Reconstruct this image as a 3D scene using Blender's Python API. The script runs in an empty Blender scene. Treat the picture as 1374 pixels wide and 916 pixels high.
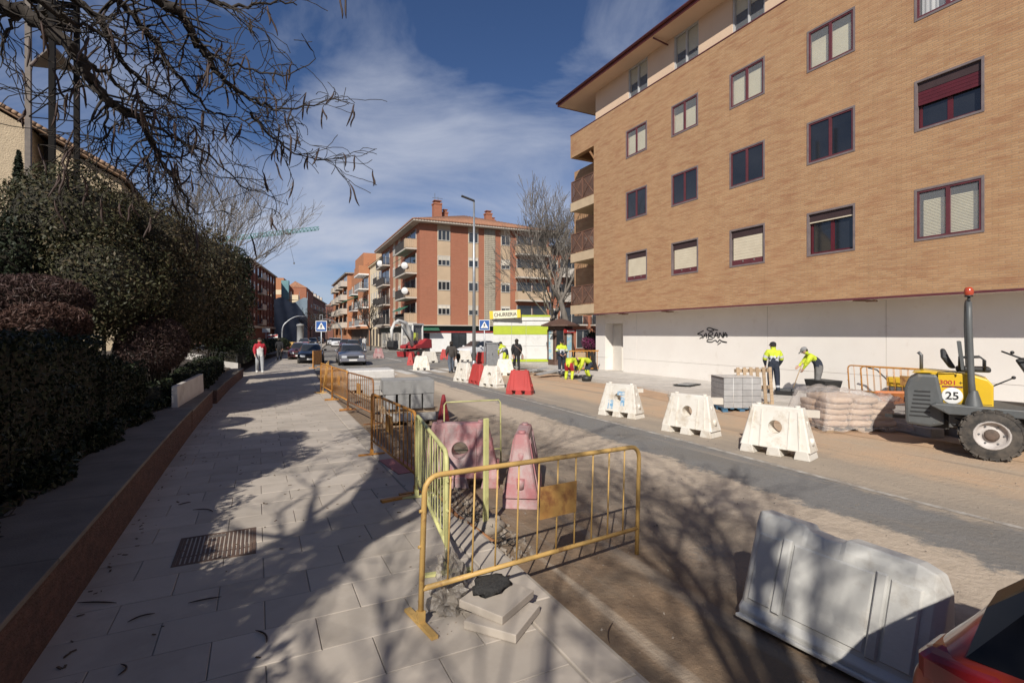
import bpy, math, random
import numpy as np
from mathutils import Vector, Matrix, Euler
random.seed(7)
R = math.radians
sc = bpy.context.scene
col = sc.collection
# ------------------------------------------------------------------ camera, sky, sun, exposure
CH = 2.05                       # eye height
YAW = R(26.6)                   # the camera looks 26.6 degrees to the right of the street (+Y)
cd = bpy.data.cameras.new('camera'); cam = bpy.data.objects.new('camera', cd); col.objects.link(cam)
cd.sensor_width = 36; cd.lens = 683/1374*36; cd.shift_y = -10/1374; cd.clip_end = 4000; cd.clip_start = .05
cam.location = (0, 0, CH); cam.rotation_euler = (R(90), 0, -YAW)
sc.camera = cam
SUN_EL, SUN_AZ = R(36), R(40)   # light travels 40 degrees to the right of the street direction
sd = bpy.data.lights.new('sun', 'SUN'); sun = bpy.data.objects.new('sun', sd); col.objects.link(sun)
sd.energy = 5.0; sd.angle = R(.55); sd.color = (1, .945, .86)
sdir = Vector((math.sin(SUN_AZ)*math.cos(SUN_EL), math.cos(SUN_AZ)*math.cos(SUN_EL), -math.sin(SUN_EL)))
sun.rotation_euler = sdir.to_track_quat('-Z', 'Y').to_euler(); sun.location = (-20, -25, 30)
w = bpy.data.worlds.new('World'); sc.world = w; w.use_nodes = True
nt = w.node_tree; nt.nodes.clear()
def nn(nt, t, **k):
    n = nt.nodes.new(t)
    for a, b in k.items():
        if a.startswith('i_'): n.inputs[a[2:].replace('_', ' ')].default_value = b
        else: setattr(n, a, b)
    return n
out = nn(nt, 'ShaderNodeOutputWorld'); bg = nn(nt, 'ShaderNodeBackground'); bg.inputs[1].default_value = .052
sky = nn(nt, 'ShaderNodeTexSky', sky_type='NISHITA', sun_disc=False, sun_elevation=SUN_EL, sun_rotation=R(220), altitude=800, air_density=1.0, dust_density=.5, ozone_density=3.0)
tc = nn(nt, 'ShaderNodeTexCoord'); mp = nn(nt, 'ShaderNodeMapping'); mp.inputs['Scale'].default_value = (1, 1, 2.3); mp.inputs['Rotation'].default_value = (0, .12, .5)
n1 = nn(nt, 'ShaderNodeTexNoise'); n1.inputs['Scale'].default_value = 2.1; n1.inputs['Detail'].default_value = 9; n1.inputs['Roughness'].default_value = .56; n1.inputs['Distortion'].default_value = .5
cr = nn(nt, 'ShaderNodeValToRGB'); cr.color_ramp.elements[0].position = .49; cr.color_ramp.elements[1].position = .78
cr.color_ramp.elements[1].color = (.85, .85, .85, 1)
mixc = nn(nt, 'ShaderNodeMixRGB'); mixc.inputs[2].default_value = (9.6, 10.3, 12.2, 1)
L = nt.links.new
L(tc.outputs['Generated'], mp.inputs[0]); L(mp.outputs[0], n1.inputs[0]); L(n1.outputs[0], cr.inputs[0])
sx = nn(nt, 'ShaderNodeSeparateXYZ'); L(tc.outputs['Generated'], sx.inputs[0])
lowc = nn(nt, 'ShaderNodeMapRange'); lowc.inputs[1].default_value = .0; lowc.inputs[2].default_value = .5; lowc.inputs[3].default_value = .21; lowc.inputs[4].default_value = 0; L(sx.outputs[2], lowc.inputs[0])   # cloud cover thickens towards the horizon
adn = nn(nt, 'ShaderNodeMath', operation='ADD'); L(n1.outputs[0], adn.inputs[0]); L(lowc.outputs[0], adn.inputs[1]); L(adn.outputs[0], cr.inputs[0])
tint = nn(nt, 'ShaderNodeMixRGB', blend_type='MULTIPLY'); tint.inputs[0].default_value = 1; tint.inputs[2].default_value = (.92, 1.06, 1.34, 1); L(sky.outputs[0], tint.inputs[1])
L(cr.outputs[0], mixc.inputs[0]); L(tint.outputs[0], mixc.inputs[1]); L(mixc.outputs[0], bg.inputs[0]); L(bg.outputs[0], out.inputs[0])
vs = sc.view_settings; vs.view_transform = 'Standard'; vs.look = 'None'; vs.exposure = 0.1; vs.gamma = 1; vs.use_curve_mapping = False
sc.cycles.max_bounces = 6; sc.cycles.transparent_max_bounces = 24
try: sc.cycles.use_denoising = True
except Exception: pass
# ------------------------------------------------------------------ helpers
sY, cY = math.sin(YAW), math.cos(YAW)
RZ = -.08                        # road level below the pavement
def G(px, py, z=0.0):            # a point of the ground (height z) seen at a photo pixel
    d = 683*(CH-z)/(py-448); u = (px-687)/683
    return Vector((d*(sY+u*cY), d*(cY-u*sY), z))
def D(px, d, py):                # a point at a given depth
    u = (px-687)/683
    return Vector((d*(sY+u*cY), d*(cY-u*sY), CH+(448-py)*d/683))
def off(y):                      # the street bends gently to the right
    if y < 8: return 0
    if y < 50: return .0016*(y-8)**2
    return 2.8224+.1344*(y-50)
MATS = {}
def pm(name, c1, c2=None, scale=4, rough=.75, bump=0, bscale=60, metal=0, rnd=0, detail=5, lo=.35, hi=.65, spec=.5, stretch=None, dirt=None, dscale=2, dlo=.55, dhi=.75, alpha=None, trans=0, coat=0, world=False, bdist=.02):
    """procedural material: two colours by noise, dirt stains, fine relief, per-object variation"""
    if name in MATS: return MATS[name]
    m = bpy.data.materials.new(name); m.use_nodes = True; t = m.node_tree; b = t.nodes['Principled BSDF']
    lk = t.links.new
    b.inputs['Roughness'].default_value = rough; b.inputs['Metallic'].default_value = metal
    b.inputs['Specular IOR Level'].default_value = spec; b.inputs['Coat Weight'].default_value = coat
    if world: src = nn(t, 'ShaderNodeNewGeometry').outputs['Position']
    else: src = nn(t, 'ShaderNodeTexCoord').outputs['Object']
    if rnd and not world:
        oi = nn(t, 'ShaderNodeObjectInfo'); ad = nn(t, 'ShaderNodeVectorMath', operation='ADD'); ml = nn(t, 'ShaderNodeMath', operation='MULTIPLY'); ml.inputs[1].default_value = 37
        lk(oi.outputs['Random'], ml.inputs[0]); lk(src, ad.inputs[0]); lk(ml.outputs[0], ad.inputs[1]); src = ad.outputs[0]
    if stretch:
        mpn = nn(t, 'ShaderNodeMapping'); mpn.inputs['Scale'].default_value = stretch; lk(src, mpn.inputs[0]); src = mpn.outputs[0]
    def noise(s, d=detail, r=.6):
        n = nn(t, 'ShaderNodeTexNoise'); n.inputs['Scale'].default_value = s; n.inputs['Detail'].default_value = d; n.inputs['Roughness'].default_value = r; lk(src, n.inputs[0]); return n.outputs[0]
    def ramp(o, a, z):
        r_ = nn(t, 'ShaderNodeMapRange'); r_.inputs[1].default_value = a; r_.inputs[2].default_value = z; lk(o, r_.inputs[0]); return r_.outputs[0]
    def mix(f, a, bb, bt='MIX'):
        x = nn(t, 'ShaderNodeMixRGB', blend_type=bt)
        for i, v in ((0, f), (1, a), (2, bb)):
            if isinstance(v, (tuple, list)): x.inputs[i].default_value = (*v[:3], 1)
            elif isinstance(v, (int, float)): x.inputs[i].default_value = v
            else: lk(v, x.inputs[i])
        return x.outputs[0]
    c2 = c2 or tuple(x*.8 for x in c1)
    c = mix(ramp(noise(scale), lo, hi), c1, c2)
    if dirt: c = mix(ramp(noise(dscale, 8, .7), dlo, dhi), c, dirt)
    if rnd:
        oi = nn(t, 'ShaderNodeObjectInfo'); mr = nn(t, 'ShaderNodeMapRange'); mr.inputs[3].default_value = 1-rnd; mr.inputs[4].default_value = 1+rnd
        lk(oi.outputs['Random'], mr.inputs[0]); hs = nn(t, 'ShaderNodeHueSaturation'); lk(mr.outputs[0], hs.inputs['Value']); lk(c, hs.inputs['Color']); c = hs.outputs[0]
    lk(c, b.inputs['Base Color'])
    if bump:
        bp = nn(t, 'ShaderNodeBump'); bp.inputs['Strength'].default_value = bump; bp.inputs['Distance'].default_value = bdist
        lk(noise(bscale, 4), bp.inputs['Height']); lk(bp.outputs[0], b.inputs['Normal'])
    if alpha is not None: b.inputs['Alpha'].default_value = alpha
    if trans: b.inputs['Transmission Weight'].default_value = trans
    MATS[name] = m
    return m
def emat(name, c, s):
    m = bpy.data.materials.new(name); m.use_nodes = True; b = m.node_tree.nodes['Principled BSDF']
    b.inputs['Emission Color'].default_value = (*c, 1); b.inputs['Emission Strength'].default_value = s; b.inputs['Base Color'].default_value = (*c, 1); return m
def link(o, parent=None):
    col.objects.link(o)
    if parent is not None: o.parent = parent
    return o
def thing(name, label, cat, loc=(0, 0, 0), rz=0, group=None, scale=1):
    o = bpy.data.objects.new(name, None); col.objects.link(o); o.empty_display_size = .1
    o.location = loc; o.rotation_euler = (0, 0, rz); o.scale = (scale,)*3
    return tag(o, label, cat, group)
def tag(o, label, cat, group=None, kind=None):
    if label: o['label'] = label
    if cat: o['category'] = cat
    if group: o['group'] = group
    if kind: o['kind'] = kind
    return o
def copy_tree(o, parent=None):
    c = o.copy(); col.objects.link(c); c.parent = parent
    for ch in o.children: copy_tree(ch, c)
    return c
def rot(rx=0, ry=0, rz=0): return Euler((rx, ry, rz)).to_matrix()
class MB:
    def __init__(s): s.v, s.f, s.mi, s.sm, s.cur = [], [], [], [], 0
    def add(s, vs, fs, smooth=False):
        n = len(s.v); s.v.extend([tuple(p) for p in vs])
        for f in fs: s.f.append(tuple(i+n for i in f)); s.mi.append(s.cur); s.sm.append(smooth)
        return s
    def box(s, c, d, m=None):
        x, y, z = d[0]/2, d[1]/2, d[2]/2; c = Vector(c)
        vs = [Vector((a, b, e)) for a in (-x, x) for b in (-y, y) for e in (-z, z)]
        if m is not None: vs = [m @ p for p in vs]
        return s.add([p+c for p in vs], [(0, 1, 3, 2), (4, 6, 7, 5), (0, 4, 5, 1), (2, 3, 7, 6), (0, 2, 6, 4), (1, 5, 7, 3)])
    def bx(s, x0, x1, y0, y1, z0, z1): return s.box(((x0+x1)/2, (y0+y1)/2, (z0+z1)/2), (abs(x1-x0), abs(y1-y0), abs(z1-z0)))
    def tube(s, pts, rad, n=8, cap=True, smooth=True):
        pts = [Vector(p) for p in pts]
        if not isinstance(rad, (list, tuple)): rad = [rad]*len(pts)
        vs, fs = [], []; up = None
        for i, p in enumerate(pts):
            t = (pts[min(i+1, len(pts)-1)]-pts[max(i-1, 0)])
            t = t.normalized() if t.length > 1e-9 else Vector((0, 0, 1))
            if up is None: up = t.cross(Vector((0, 0, 1)) if abs(t.z) < .9 else Vector((1, 0, 0))).normalized()
            up = up-t*up.dot(t)
            up = up.normalized() if up.length > 1e-6 else t.orthogonal().normalized()
            b = t.cross(up)
            for k in range(n):
                a = 2*math.pi*(k+.5)/n; vs.append(p+(up*math.cos(a)+b*math.sin(a))*rad[i])
        for i in range(len(pts)-1):
            for k in range(n): fs.append((i*n+k, i*n+(k+1) % n, (i+1)*n+(k+1) % n, (i+1)*n+k))
        s.add(vs, fs, smooth)
        if cap:
            m = len(s.v)-len(vs); k = m+(len(pts)-1)*n
            s.f += [tuple(reversed(range(m, m+n))), tuple(range(k, k+n))]; s.mi += [s.cur]*2; s.sm += [False]*2
        return s
    def cyl(s, a, b, r0, r1=None, n=12, smooth=True): return s.tube([a, b], [r0, r0 if r1 is None else r1], n, True, smooth)
    def prism(s, poly, p0, ux, uy, depth):      # polygon in the plane (p0, ux, uy) extruded along depth
        p0, ux, uy, dp = Vector(p0), Vector(ux), Vector(uy), Vector(depth)
        a = [p0+ux*x+uy*y for x, y in poly]; n = len(a)
        return s.add(a+[q+dp for q in a], [tuple(reversed(range(n))), tuple(range(n, 2*n))]+[(i, (i+1) % n, n+(i+1) % n, n+i) for i in range(n)])
    def sph(s, c, r, nu=12, nv=8, m=None):
        r = (r, r, r) if isinstance(r, (int, float)) else r; c = Vector(c); vs, fs = [], []
        for j in range(nv+1):
            th = math.pi*j/nv
            for i in range(nu):
                ph = 2*math.pi*i/nu; p = Vector((r[0]*math.sin(th)*math.cos(ph), r[1]*math.sin(th)*math.sin(ph), r[2]*math.cos(th)))
                vs.append(c+(m @ p if m is not None else p))
        for j in range(nv):
            for i in range(nu): fs.append((j*nu+i, (j+1)*nu+i, (j+1)*nu+(i+1) % nu, j*nu+(i+1) % nu))
        return s.add(vs, fs, True)
    def lathe(s, prof, c=(0, 0, 0), n=20, axis='z', smooth=True):
        vs, fs = [], []; c = Vector(c)
        for r, h in prof:
            for k in range(n):
                a = 2*math.pi*k/n; x, y = r*math.cos(a), r*math.sin(a)
                vs.append(c+(Vector((x, y, h)) if axis == 'z' else Vector((h, x, y)) if axis == 'x' else Vector((y, h, x))))
        for i in range(len(prof)-1):
            for k in range(n): fs.append((i*n+k, i*n+(k+1) % n, (i+1)*n+(k+1) % n, (i+1)*n+k))
        return s.add(vs, fs, smooth)
    def loft(s, rings, closed=True, cap=True, smooth=False):
        n = len(rings[0]); vs = [p for r_ in rings for p in r_]; fs = []
        for i in range(len(rings)-1):
            for k in range(n if closed else n-1): fs.append((i*n+k, i*n+(k+1) % n, (i+1)*n+(k+1) % n, (i+1)*n+k))
        if cap: fs += [tuple(reversed(range(n))), tuple(range((len(rings)-1)*n, len(rings)*n))]
        return s.add(vs, fs, smooth)
    def mesh(s, name, mats):
        me = bpy.data.meshes.new(name); me.from_pydata(s.v, [], s.f)
        for m in (mats if isinstance(mats, (list, tuple)) else [mats]): me.materials.append(m)
        me.polygons.foreach_set('material_index', s.mi); me.polygons.foreach_set('use_smooth', s.sm); me.update(); return me
    def build(s, name, mats, parent=None, bevel=0, loc=None, subsurf=0, fixn=False):
        me = s.mesh(name, mats)
        if fixn:
            import bmesh
            b = bmesh.new(); b.from_mesh(me); bmesh.ops.recalc_face_normals(b, faces=b.faces); b.to_mesh(me); b.free()
        o = link(bpy.data.objects.new(name, me), parent)
        if loc is not None: o.location = loc
        if bevel:
            bm_ = o.modifiers.new('bevel', 'BEVEL'); bm_.width = bevel; bm_.segments = 2; bm_.limit_method = 'ANGLE'; bm_.angle_limit = R(40)
        if subsurf:
            ss = o.modifiers.new('sub', 'SUBSURF'); ss.levels = ss.render_levels = subsurf
        return o
def struct(o, label=None): o['kind'] = 'structure'; return o
def bez(pts, n=8):                # Catmull-Rom through points
    pts = [Vector(p) for p in pts]; o = []
    for i in range(len(pts)-1):
        p0, p1, p2, p3 = pts[max(i-1, 0)], pts[i], pts[i+1], pts[min(i+2, len(pts)-1)]
        for k in range(n):
            t = k/n; o.append(.5*((2*p1)+(p2-p0)*t+(2*p0-5*p1+4*p2-p3)*t*t+(3*p1-p0-3*p2+p3)*t**3))
    return o+[pts[-1]]
def text(body, size, mat, parent, loc, rotm, name='lettering', ext=.004, sx=1, bold=False):
    cu = bpy.data.curves.new(name, 'FONT'); cu.body = body; cu.size = size; cu.extrude = ext; cu.align_x = 'CENTER'; cu.align_y = 'CENTER'
    if bold: cu.offset = size*.018
    cu.materials.append(mat); o = bpy.data.objects.new(name, cu); col.objects.link(o); me = bpy.data.meshes.new_from_object(o.evaluated_get(bpy.context.evaluated_depsgraph_get())); bpy.data.objects.remove(o); me.name = name
    o = link(bpy.data.objects.new(name, me), parent); o.location = loc; o.rotation_euler = rotm; o.scale = (sx, 1, 1); return o
# ------------------------------------------------------------------ shared materials
M_gran = pm('granite', (.445, .39, .33), (.39, .34, .285), 1.6, .8, .15, 220, rnd=.09, dirt=(.32, .275, .225), dscale=1.3, dlo=.5, dhi=.8, bdist=.004)
M_conc = pm('concrete', (.45, .43, .40), (.36, .34, .31), 3, .85, .2, 90, rnd=.06, dirt=(.27, .25, .22), dscale=2.5)
M_kerbc = pm('kerb_concrete', (.30, .295, .285), (.23, .225, .215), 3, .85, .25, 70, rnd=.12, dirt=(.17, .165, .155), dscale=3)
M_steel = pm('steel', (.20, .20, .205), (.14, .14, .14), 6, .5, metal=.6)
M_galv = pm('galvanised', (.42, .43, .44), (.34, .35, .36), 5, .45, metal=.7)
M_dark = pm('black_plastic', (.018, .018, .019), (.03, .03, .03), 8, .55)
M_rubber = pm('rubber', (.035, .033, .031), (.10, .085, .07), 7, .9, .3, 60)
M_glass = pm('window_glass', (.02, .023, .026), (.035, .038, .042), .7, .06, spec=.9)
M_wood = pm('pale_wood', (.42, .31, .20), (.31, .22, .14), 3, .8, .2, 40, rnd=.12, stretch=(1, 8, 8))
M_white = pm('white_paint', (.78, .77, .74), (.70, .69, .66), 2, .6)
M_red = pm('red_paint', (.42, .035, .03), (.34, .03, .03), 4, .5)
M_skin = pm('skin', (.50, .30, .21), (.44, .26, .18), 12, .6)
# ------------------------------------------------------------------ ground, road, pavements
def sheet(name, rings, mat, z=None):    # strip mesh from left/right edge points
    mb = MB(); n = len(rings)
    mb.add([p for r_ in rings for p in r_], [(i*2, i*2+1, i*2+3, i*2+2) for i in range(n-1)])
    return struct(mb.build(name, mat))
ground_m = pm('ground_dust', (.16, .14, .115), (.11, .10, .09), .3, .95, world=True)
g = MB(); g.add([(-900, -300, -.1), (900, -300, -.1), (900, 1500, -.1), (-900, 1500, -.1)], [(0, 1, 2, 3)]); struct(g.build('ground', ground_m))
def road_material():
    m = bpy.data.materials.new('road'); m.use_nodes = True; t = m.node_tree; b = t.nodes['Principled BSDF']; lk = t.links.new
    b.inputs['Roughness'].default_value = .92; b.inputs['Specular IOR Level'].default_value = .25
    pos = nn(t, 'ShaderNodeNewGeometry').outputs['Position']; sp = nn(t, 'ShaderNodeSeparateXYZ'); lk(pos, sp.inputs[0])
    def noise(s, d=6, r=.6, st=None):
        n = nn(t, 'ShaderNodeTexNoise'); n.inputs['Scale'].default_value = s; n.inputs['Detail'].default_value = d; n.inputs['Roughness'].default_value = r
        if st:
            mp = nn(t, 'ShaderNodeMapping'); mp.inputs['Scale'].default_value = st; lk(pos, mp.inputs[0]); lk(mp.outputs[0], n.inputs[0])
        else: lk(pos, n.inputs[0])
        return n.outputs[0]
    def mr(o, a, z, lo=0, hi=1):
        r_ = nn(t, 'ShaderNodeMapRange'); r_.interpolation_type = 'SMOOTHSTEP'
        for i, v in enumerate((a, z, lo, hi)): r_.inputs[i+1].default_value = v
        lk(o, r_.inputs[0]); return r_.outputs[0]
    def ma(op, a, bb):
        n = nn(t, 'ShaderNodeMath', operation=op)
        for i, v in ((0, a), (1, bb)):
            if isinstance(v, (int, float)): n.inputs[i].default_value = v
            else: lk(v, n.inputs[i])
        return n.outputs[0]
    def mix(f, a, bb):
        x = nn(t, 'ShaderNodeMixRGB')
        for i, v in ((0, f), (1, a), (2, bb)):
            if isinstance(v, tuple): x.inputs[i].default_value = (*v, 1)
            elif isinstance(v, (int, float)): x.inputs[i].default_value = v
            else: lk(v, x.inputs[i])
        return x.outputs[0]
    # cross-street coordinate, wobbling; drifts right with distance
    X = ma('SUBTRACT', ma('SUBTRACT', sp.outputs[0], ma('MULTIPLY', sp.outputs[1], .055)), .0)
    wob = ma('MULTIPLY', ma('SUBTRACT', noise(.55, 3), .5), .55); Xw = ma('ADD', X, wob)
    Xf = ma('ADD', Xw, ma('MULTIPLY', ma('SUBTRACT', noise(4, 9, .72), .5), .9))
    asph = mix(mr(noise(190, 2), .35, .7), (.15, .146, .14), (.29, .28, .265))
    asph = mix(mr(noise(.8, 6), .4, .7), asph, (.20, .185, .165))
    dustA = mix(mr(noise(2.2, 8, .7), .3, .7), (.31, .245, .185), (.235, .19, .145))       # trodden dust over asphalt, kerb side
    dustA = mix(mr(noise(60, 3), .5, .8), dustA, (.22, .185, .15))
    earth = mix(mr(noise(1.6, 8, .7), .35, .7), (.24, .165, .105), (.18, .135, .095))
    pale = mix(mr(noise(9, 8, .7), .3, .75), (.52, .43, .335), (.44, .36, .275))
    pale = mix(mr(noise(120, 2), .6, .8), pale, (.32, .27, .22))
    sand = mix(mr(noise(1.1, 8, .65), .3, .7), (.54, .375, .245), (.47, .36, .255))
    greyd = mix(mr(noise(1.5, 7, .65, (1, .25, 1)), .35, .65), (.33, .28, .225), (.40, .33, .255))
    c = mix(mr(Xf, 2.9, 3.9), earth, dustA)
    c = mix(mr(noise(.9, 8, .7), .58, .75), c, asph)
    c = mix(mr(Xf, 4.4, 5.2), c, pale)
    far_asph = mix(mr(noise(.5, 7, .7), .45, .75), asph, greyd)
    c = mix(mr(Xf, 5.85, 6.05), c, asph)
    c = mix(mr(Xf, 7.05, 7.35), c, greyd)
    c = mix(mr(Xf, 8.3, 9.1), c, sand)
    c = mix(mr(Xf, 10.9, 12.2), c, greyd)
    c = mix(mr(sp.outputs[1], 26, 33), c, far_asph)
    trk = mr(noise(2.6, 4, .55, (1, .06, 1)), .56, .68, 0, .55)          # tyre tracks and scrapes along the street
    c = mix(trk, c, (.27, .23, .185)); c = mix(mr(noise(3.4, 4, .5, (1, .05, 1)), .60, .72, 0, .5), c, (.46, .385, .30))
    c = mix(mr(noise(1.3, 9, .75), .62, .8, 0, .45), c, (.19, .155, .12)); c = mix(mr(noise(26, 4, .7), .62, .75, 0, .6), c, (.42, .36, .29))
    lk(c, b.inputs['Base Color'])
    bp = nn(t, 'ShaderNodeBump'); bp.inputs['Strength'].default_value = .8; bp.inputs['Distance'].default_value = .012
    h = ma('ADD', noise(130, 3), ma('MULTIPLY', noise(14, 5), 2.2)); lk(h, bp.inputs['Height']); lk(bp.outputs[0], b.inputs['Normal'])
    return m
ys = [-30, -10, 0, 4, 8, 12, 16, 20, 25, 30, 36, 42, 50, 60, 80, 120, 200]
mb = MB(); nx = 15
for j, y in enumerate(ys):
    for i in range(nx): mb.v.append((2.0+off(y)+i*1.0, y, RZ))
for j in range(len(ys)-1):
    for i in range(nx-1):
        a = j*nx+i; mb.f.append((a, a+1, a+nx+1, a+nx)); mb.mi.append(0); mb.sm.append(False)
struct(mb.build('road', road_material()))
# painted lane line, worn
M_line = pm('worn_white_paint', (.46, .43, .385), (.27, .24, .205), 6, .85, lo=.35, hi=.6, world=True)
mb = MB(); yy = [-8+1.0*i for i in range(40)]
pl = [(7.38+.022*y+.03*math.sin(y), y) for y in yy]
mb.add([p for x, y in pl for p in ((x, y, RZ+.004), (x+.10, y, RZ+.004))], [(i*2, i*2+1, i*2+3, i*2+2) for i in range(len(pl)-1)])
struct(mb.build('lane_line', M_line))
M_zebra = pm('zebra_paint', (.62, .60, .56), (.40, .37, .33), 4, .8, lo=.4, hi=.7, world=True)
for i in range(8):
    mb = MB(); x = 5.2+i*.95; mb.bx(x, x+.5, 26.5+.1*i, 29.6+.1*i, RZ+.002, RZ+.006); struct(mb.build('zebra_stripe', M_zebra))
for k, (x0, x1, y0, y1) in enumerate([(8.6, 8.75, 40, 52), (6.2, 6.3, 45, 75), (11.5, 12.0, 56, 56.6), (9.9, 10.4, 60, 60.8), (8.2, 11.8, 66, 66.5)]):
    mb = MB(); o_ = off((y0+y1)/2)-off(30); mb.bx(x0+o_, x1+o_, y0, y1, RZ+.002, RZ+.006); struct(mb.build('road_marking', M_zebra))
# left pavement: mortar bed + granite slabs, running bond, long side across the walk
M_bed = pm('mortar', (.35, .305, .25), (.29, .25, .21), 8, .95, world=True)
mb = MB(); yb = [-12, 0, 8]+[10+2*i for i in range(30)]
top = [(-1.62+off(y), y, -.012) for y in yb]; tr = [(2.08+off(y), y, -.012) for y in yb]
n = len(yb); vs_ = top+tr+[(x, y, -.1) for x, y, z in tr]
mb.add(vs_, [(i, n+i, n+i+1, i+1) for i in range(n-1)]+[(n+i, 2*n+i, 2*n+i+1, n+i+1) for i in range(n-1)])
walk = struct(mb.build('sidewalk', M_bed))
def slab_mesh(lx, ly, h, ch=.004):
    mb = MB(); x, y = lx/2, ly/2
    lo = [(-x, -y, -h), (x, -y, -h), (x, y, -h), (-x, y, -h)]; md = [(a, b, -ch) for a, b, _ in lo]
    hi = [(-x+ch, -y+ch, 0), (x-ch, -y+ch, 0), (x-ch, y-ch, 0), (-x+ch, y-ch, 0)]
    mb.loft([lo, md, hi], cap=False); mb.f.append((8, 9, 10, 11)); mb.mi.append(0); mb.sm.append(False); return mb
SL, SW_ = .65, .42
full = slab_mesh(SL-.005, SW_-.005, .06).mesh('paving_slab', M_gran)
halfw = {}
def slab(x0, x1, y, parent, mat=M_gran):
    k = round(x1-x0, 2)
    if k not in halfw: halfw[k] = full if abs(k-SL) < .01 else slab_mesh(k-.005, SW_-.005, .06).mesh('paving_slab', mat)
    o = link(bpy.data.objects.new('paving_slab', halfw[k]), parent)
    o.location = ((x0+x1)/2, y, random.uniform(-.0025, .0025)); o.rotation_euler = (random.gauss(0, .0015), random.gauss(0, .0015), 0)
nslab = 0; row = 0; y = 1.83
while y < 23.5:
    o_ = off(y); x = -1.58; x0 = -1.58
    st = .05-SL*3 if row % 2 else -.27-SL*2
    e = [-1.58]+[st+SL*i for i in range(8) if -1.50 < st+SL*i < 1.62]+[1.74]
    for a, b_ in zip(e[:-1], e[1:]): slab(a+o_, b_+o_, y+.21, walk); nslab += 1
    y += SW_; row += 1
# a few slabs the camera stands on, then plain jointed stone ahead
km = slab_mesh(.29, 1.0, .075, .008).mesh('kerb_stone', M_gran)
for i in range(36):
    y = .9+i*1.008
    if 9.6 < y < 11: continue
    o = link(bpy.data.objects.new('kerb_stone', km), walk); o.location = (1.905+off(y), y, .001); o.rotation_euler = (0, 0, -math.atan(.0032*max(0, y-8)))
def jointed(name, c1, c2, jc, sx, sy, o=.5):
    m = pm(name, c1, c2, 1.5, .85, .15, 200, world=True, dirt=tuple(v*.75 for v in c1), dscale=.8, bdist=.004); t = m.node_tree; b = t.nodes['Principled BSDF']
    src = b.inputs['Base Color'].links[0].from_socket; br = nn(t, 'ShaderNodeTexBrick'); br.offset = o
    br.inputs['Scale'].default_value = 1; br.inputs['Brick Width'].default_value = sx; br.inputs['Row Height'].default_value = sy; br.inputs['Mortar Size'].default_value = .006; br.inputs['Mortar Smooth'].default_value = .2
    t.links.new(nn(t, 'ShaderNodeNewGeometry').outputs['Position'], br.inputs[0]); t.links.new(src, br.inputs['Color1']); t.links.new(src, br.inputs['Color2']); br.inputs['Mortar'].default_value = (*jc, 1)
    t.links.new(br.outputs['Color'], b.inputs['Base Color']); return m
M_jgran = jointed('granite_jointed', (.445, .39, .33), (.39, .34, .285), (.30, .255, .21), SL, SW_)
mb = MB(); yb = [23.6]+[24.5+2*i for i in range(60)]
mb.add([p for y in yb for p in ((-1.6+off(y), y, -.002), (1.76+off(y), y, -.002))], [(i*2, i*2+1, i*2+3, i*2+2) for i in range(len(yb)-1)]); struct(mb.build('far_paving', M_jgran))
mb = MB(); mb.bx(-1.58, 1.75, -10, 1.82, -.02, -.002); struct(mb.build('near_paving', M_jgran))
# right pavement being laid: raised concrete apron, new slabs, kerbs
M_apron = jointed('apron', (.52, .48, .43), (.44, .405, .36), (.28, .25, .215), 1.2, .8)
mb = MB(); ap = [(13.9, 0), (13.5, 4), (13.0, 8.0), (12.9, 10.4), (13.0, 14), (13.5, 19), (15.2, 24), (16.2, 31), (17.5, 40), (18.5, 47)]
mb.add([q for x, y in ap for q in ((x, y, RZ), (x, y, .04), (26+.25*max(0, y-24), y, .04))], [(i*3+k, i*3+k+1, i*3+k+4, i*3+k+3) for i in range(len(ap)-1) for k in range(2)])
rw = struct(mb.build('right_pavement', M_apron))
M_newslab = pm('new_slab', (.54, .50, .45), (.47, .435, .39), 2, .8, .12, 150, rnd=.06, dirt=(.40, .37, .33), dscale=1.2)
sm = slab_mesh(.78, .58, .05).mesh('laid_slab', M_newslab)
for i in range(26):
    for j in range(6):
        x, y = 14.3+j*.8+.16*(i % 2), 9.2+i*.6
        if j == 0 and random.random() < .35: continue
        if x > 17.2: continue
        o = link(bpy.data.objects.new('laid_slab', sm), rw); o.location = (x, y, .052+random.uniform(-.003, .003))
# orange bedding sand heaped along the new kerb
M_sand = pm('bedding_sand', (.48, .32, .20), (.40, .27, .175), 1.6, .95, .6, 30, world=True, bdist=.03)
mb = MB(); N_, K_ = 60, 7
for i in range(N_):
    y = -4+i*.48
    for k in range(K_):
        u = k/(K_-1); w_ = .9+.35*math.sin(y*.9)+.2*math.sin(y*2.3)
        x = 11.35+.075*max(0, y-6)+(-.2+.25*math.sin(y*.5))+u*w_*1.5
        z = RZ+.006+(.05+.03*math.sin(y*1.7))*math.sin(math.pi*u)*(1+.5*math.sin(7*u+y*3))
        mb.v.append((x, y, max(z, RZ+.004)))
for i in range(N_-1):
    for k in range(K_-1): a = i*K_+k; mb.f.append((a, a+1, a+K_+1, a+K_)); mb.mi.append(0); mb.sm.append(True)
struct(mb.build('sand_bed', M_sand))
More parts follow.
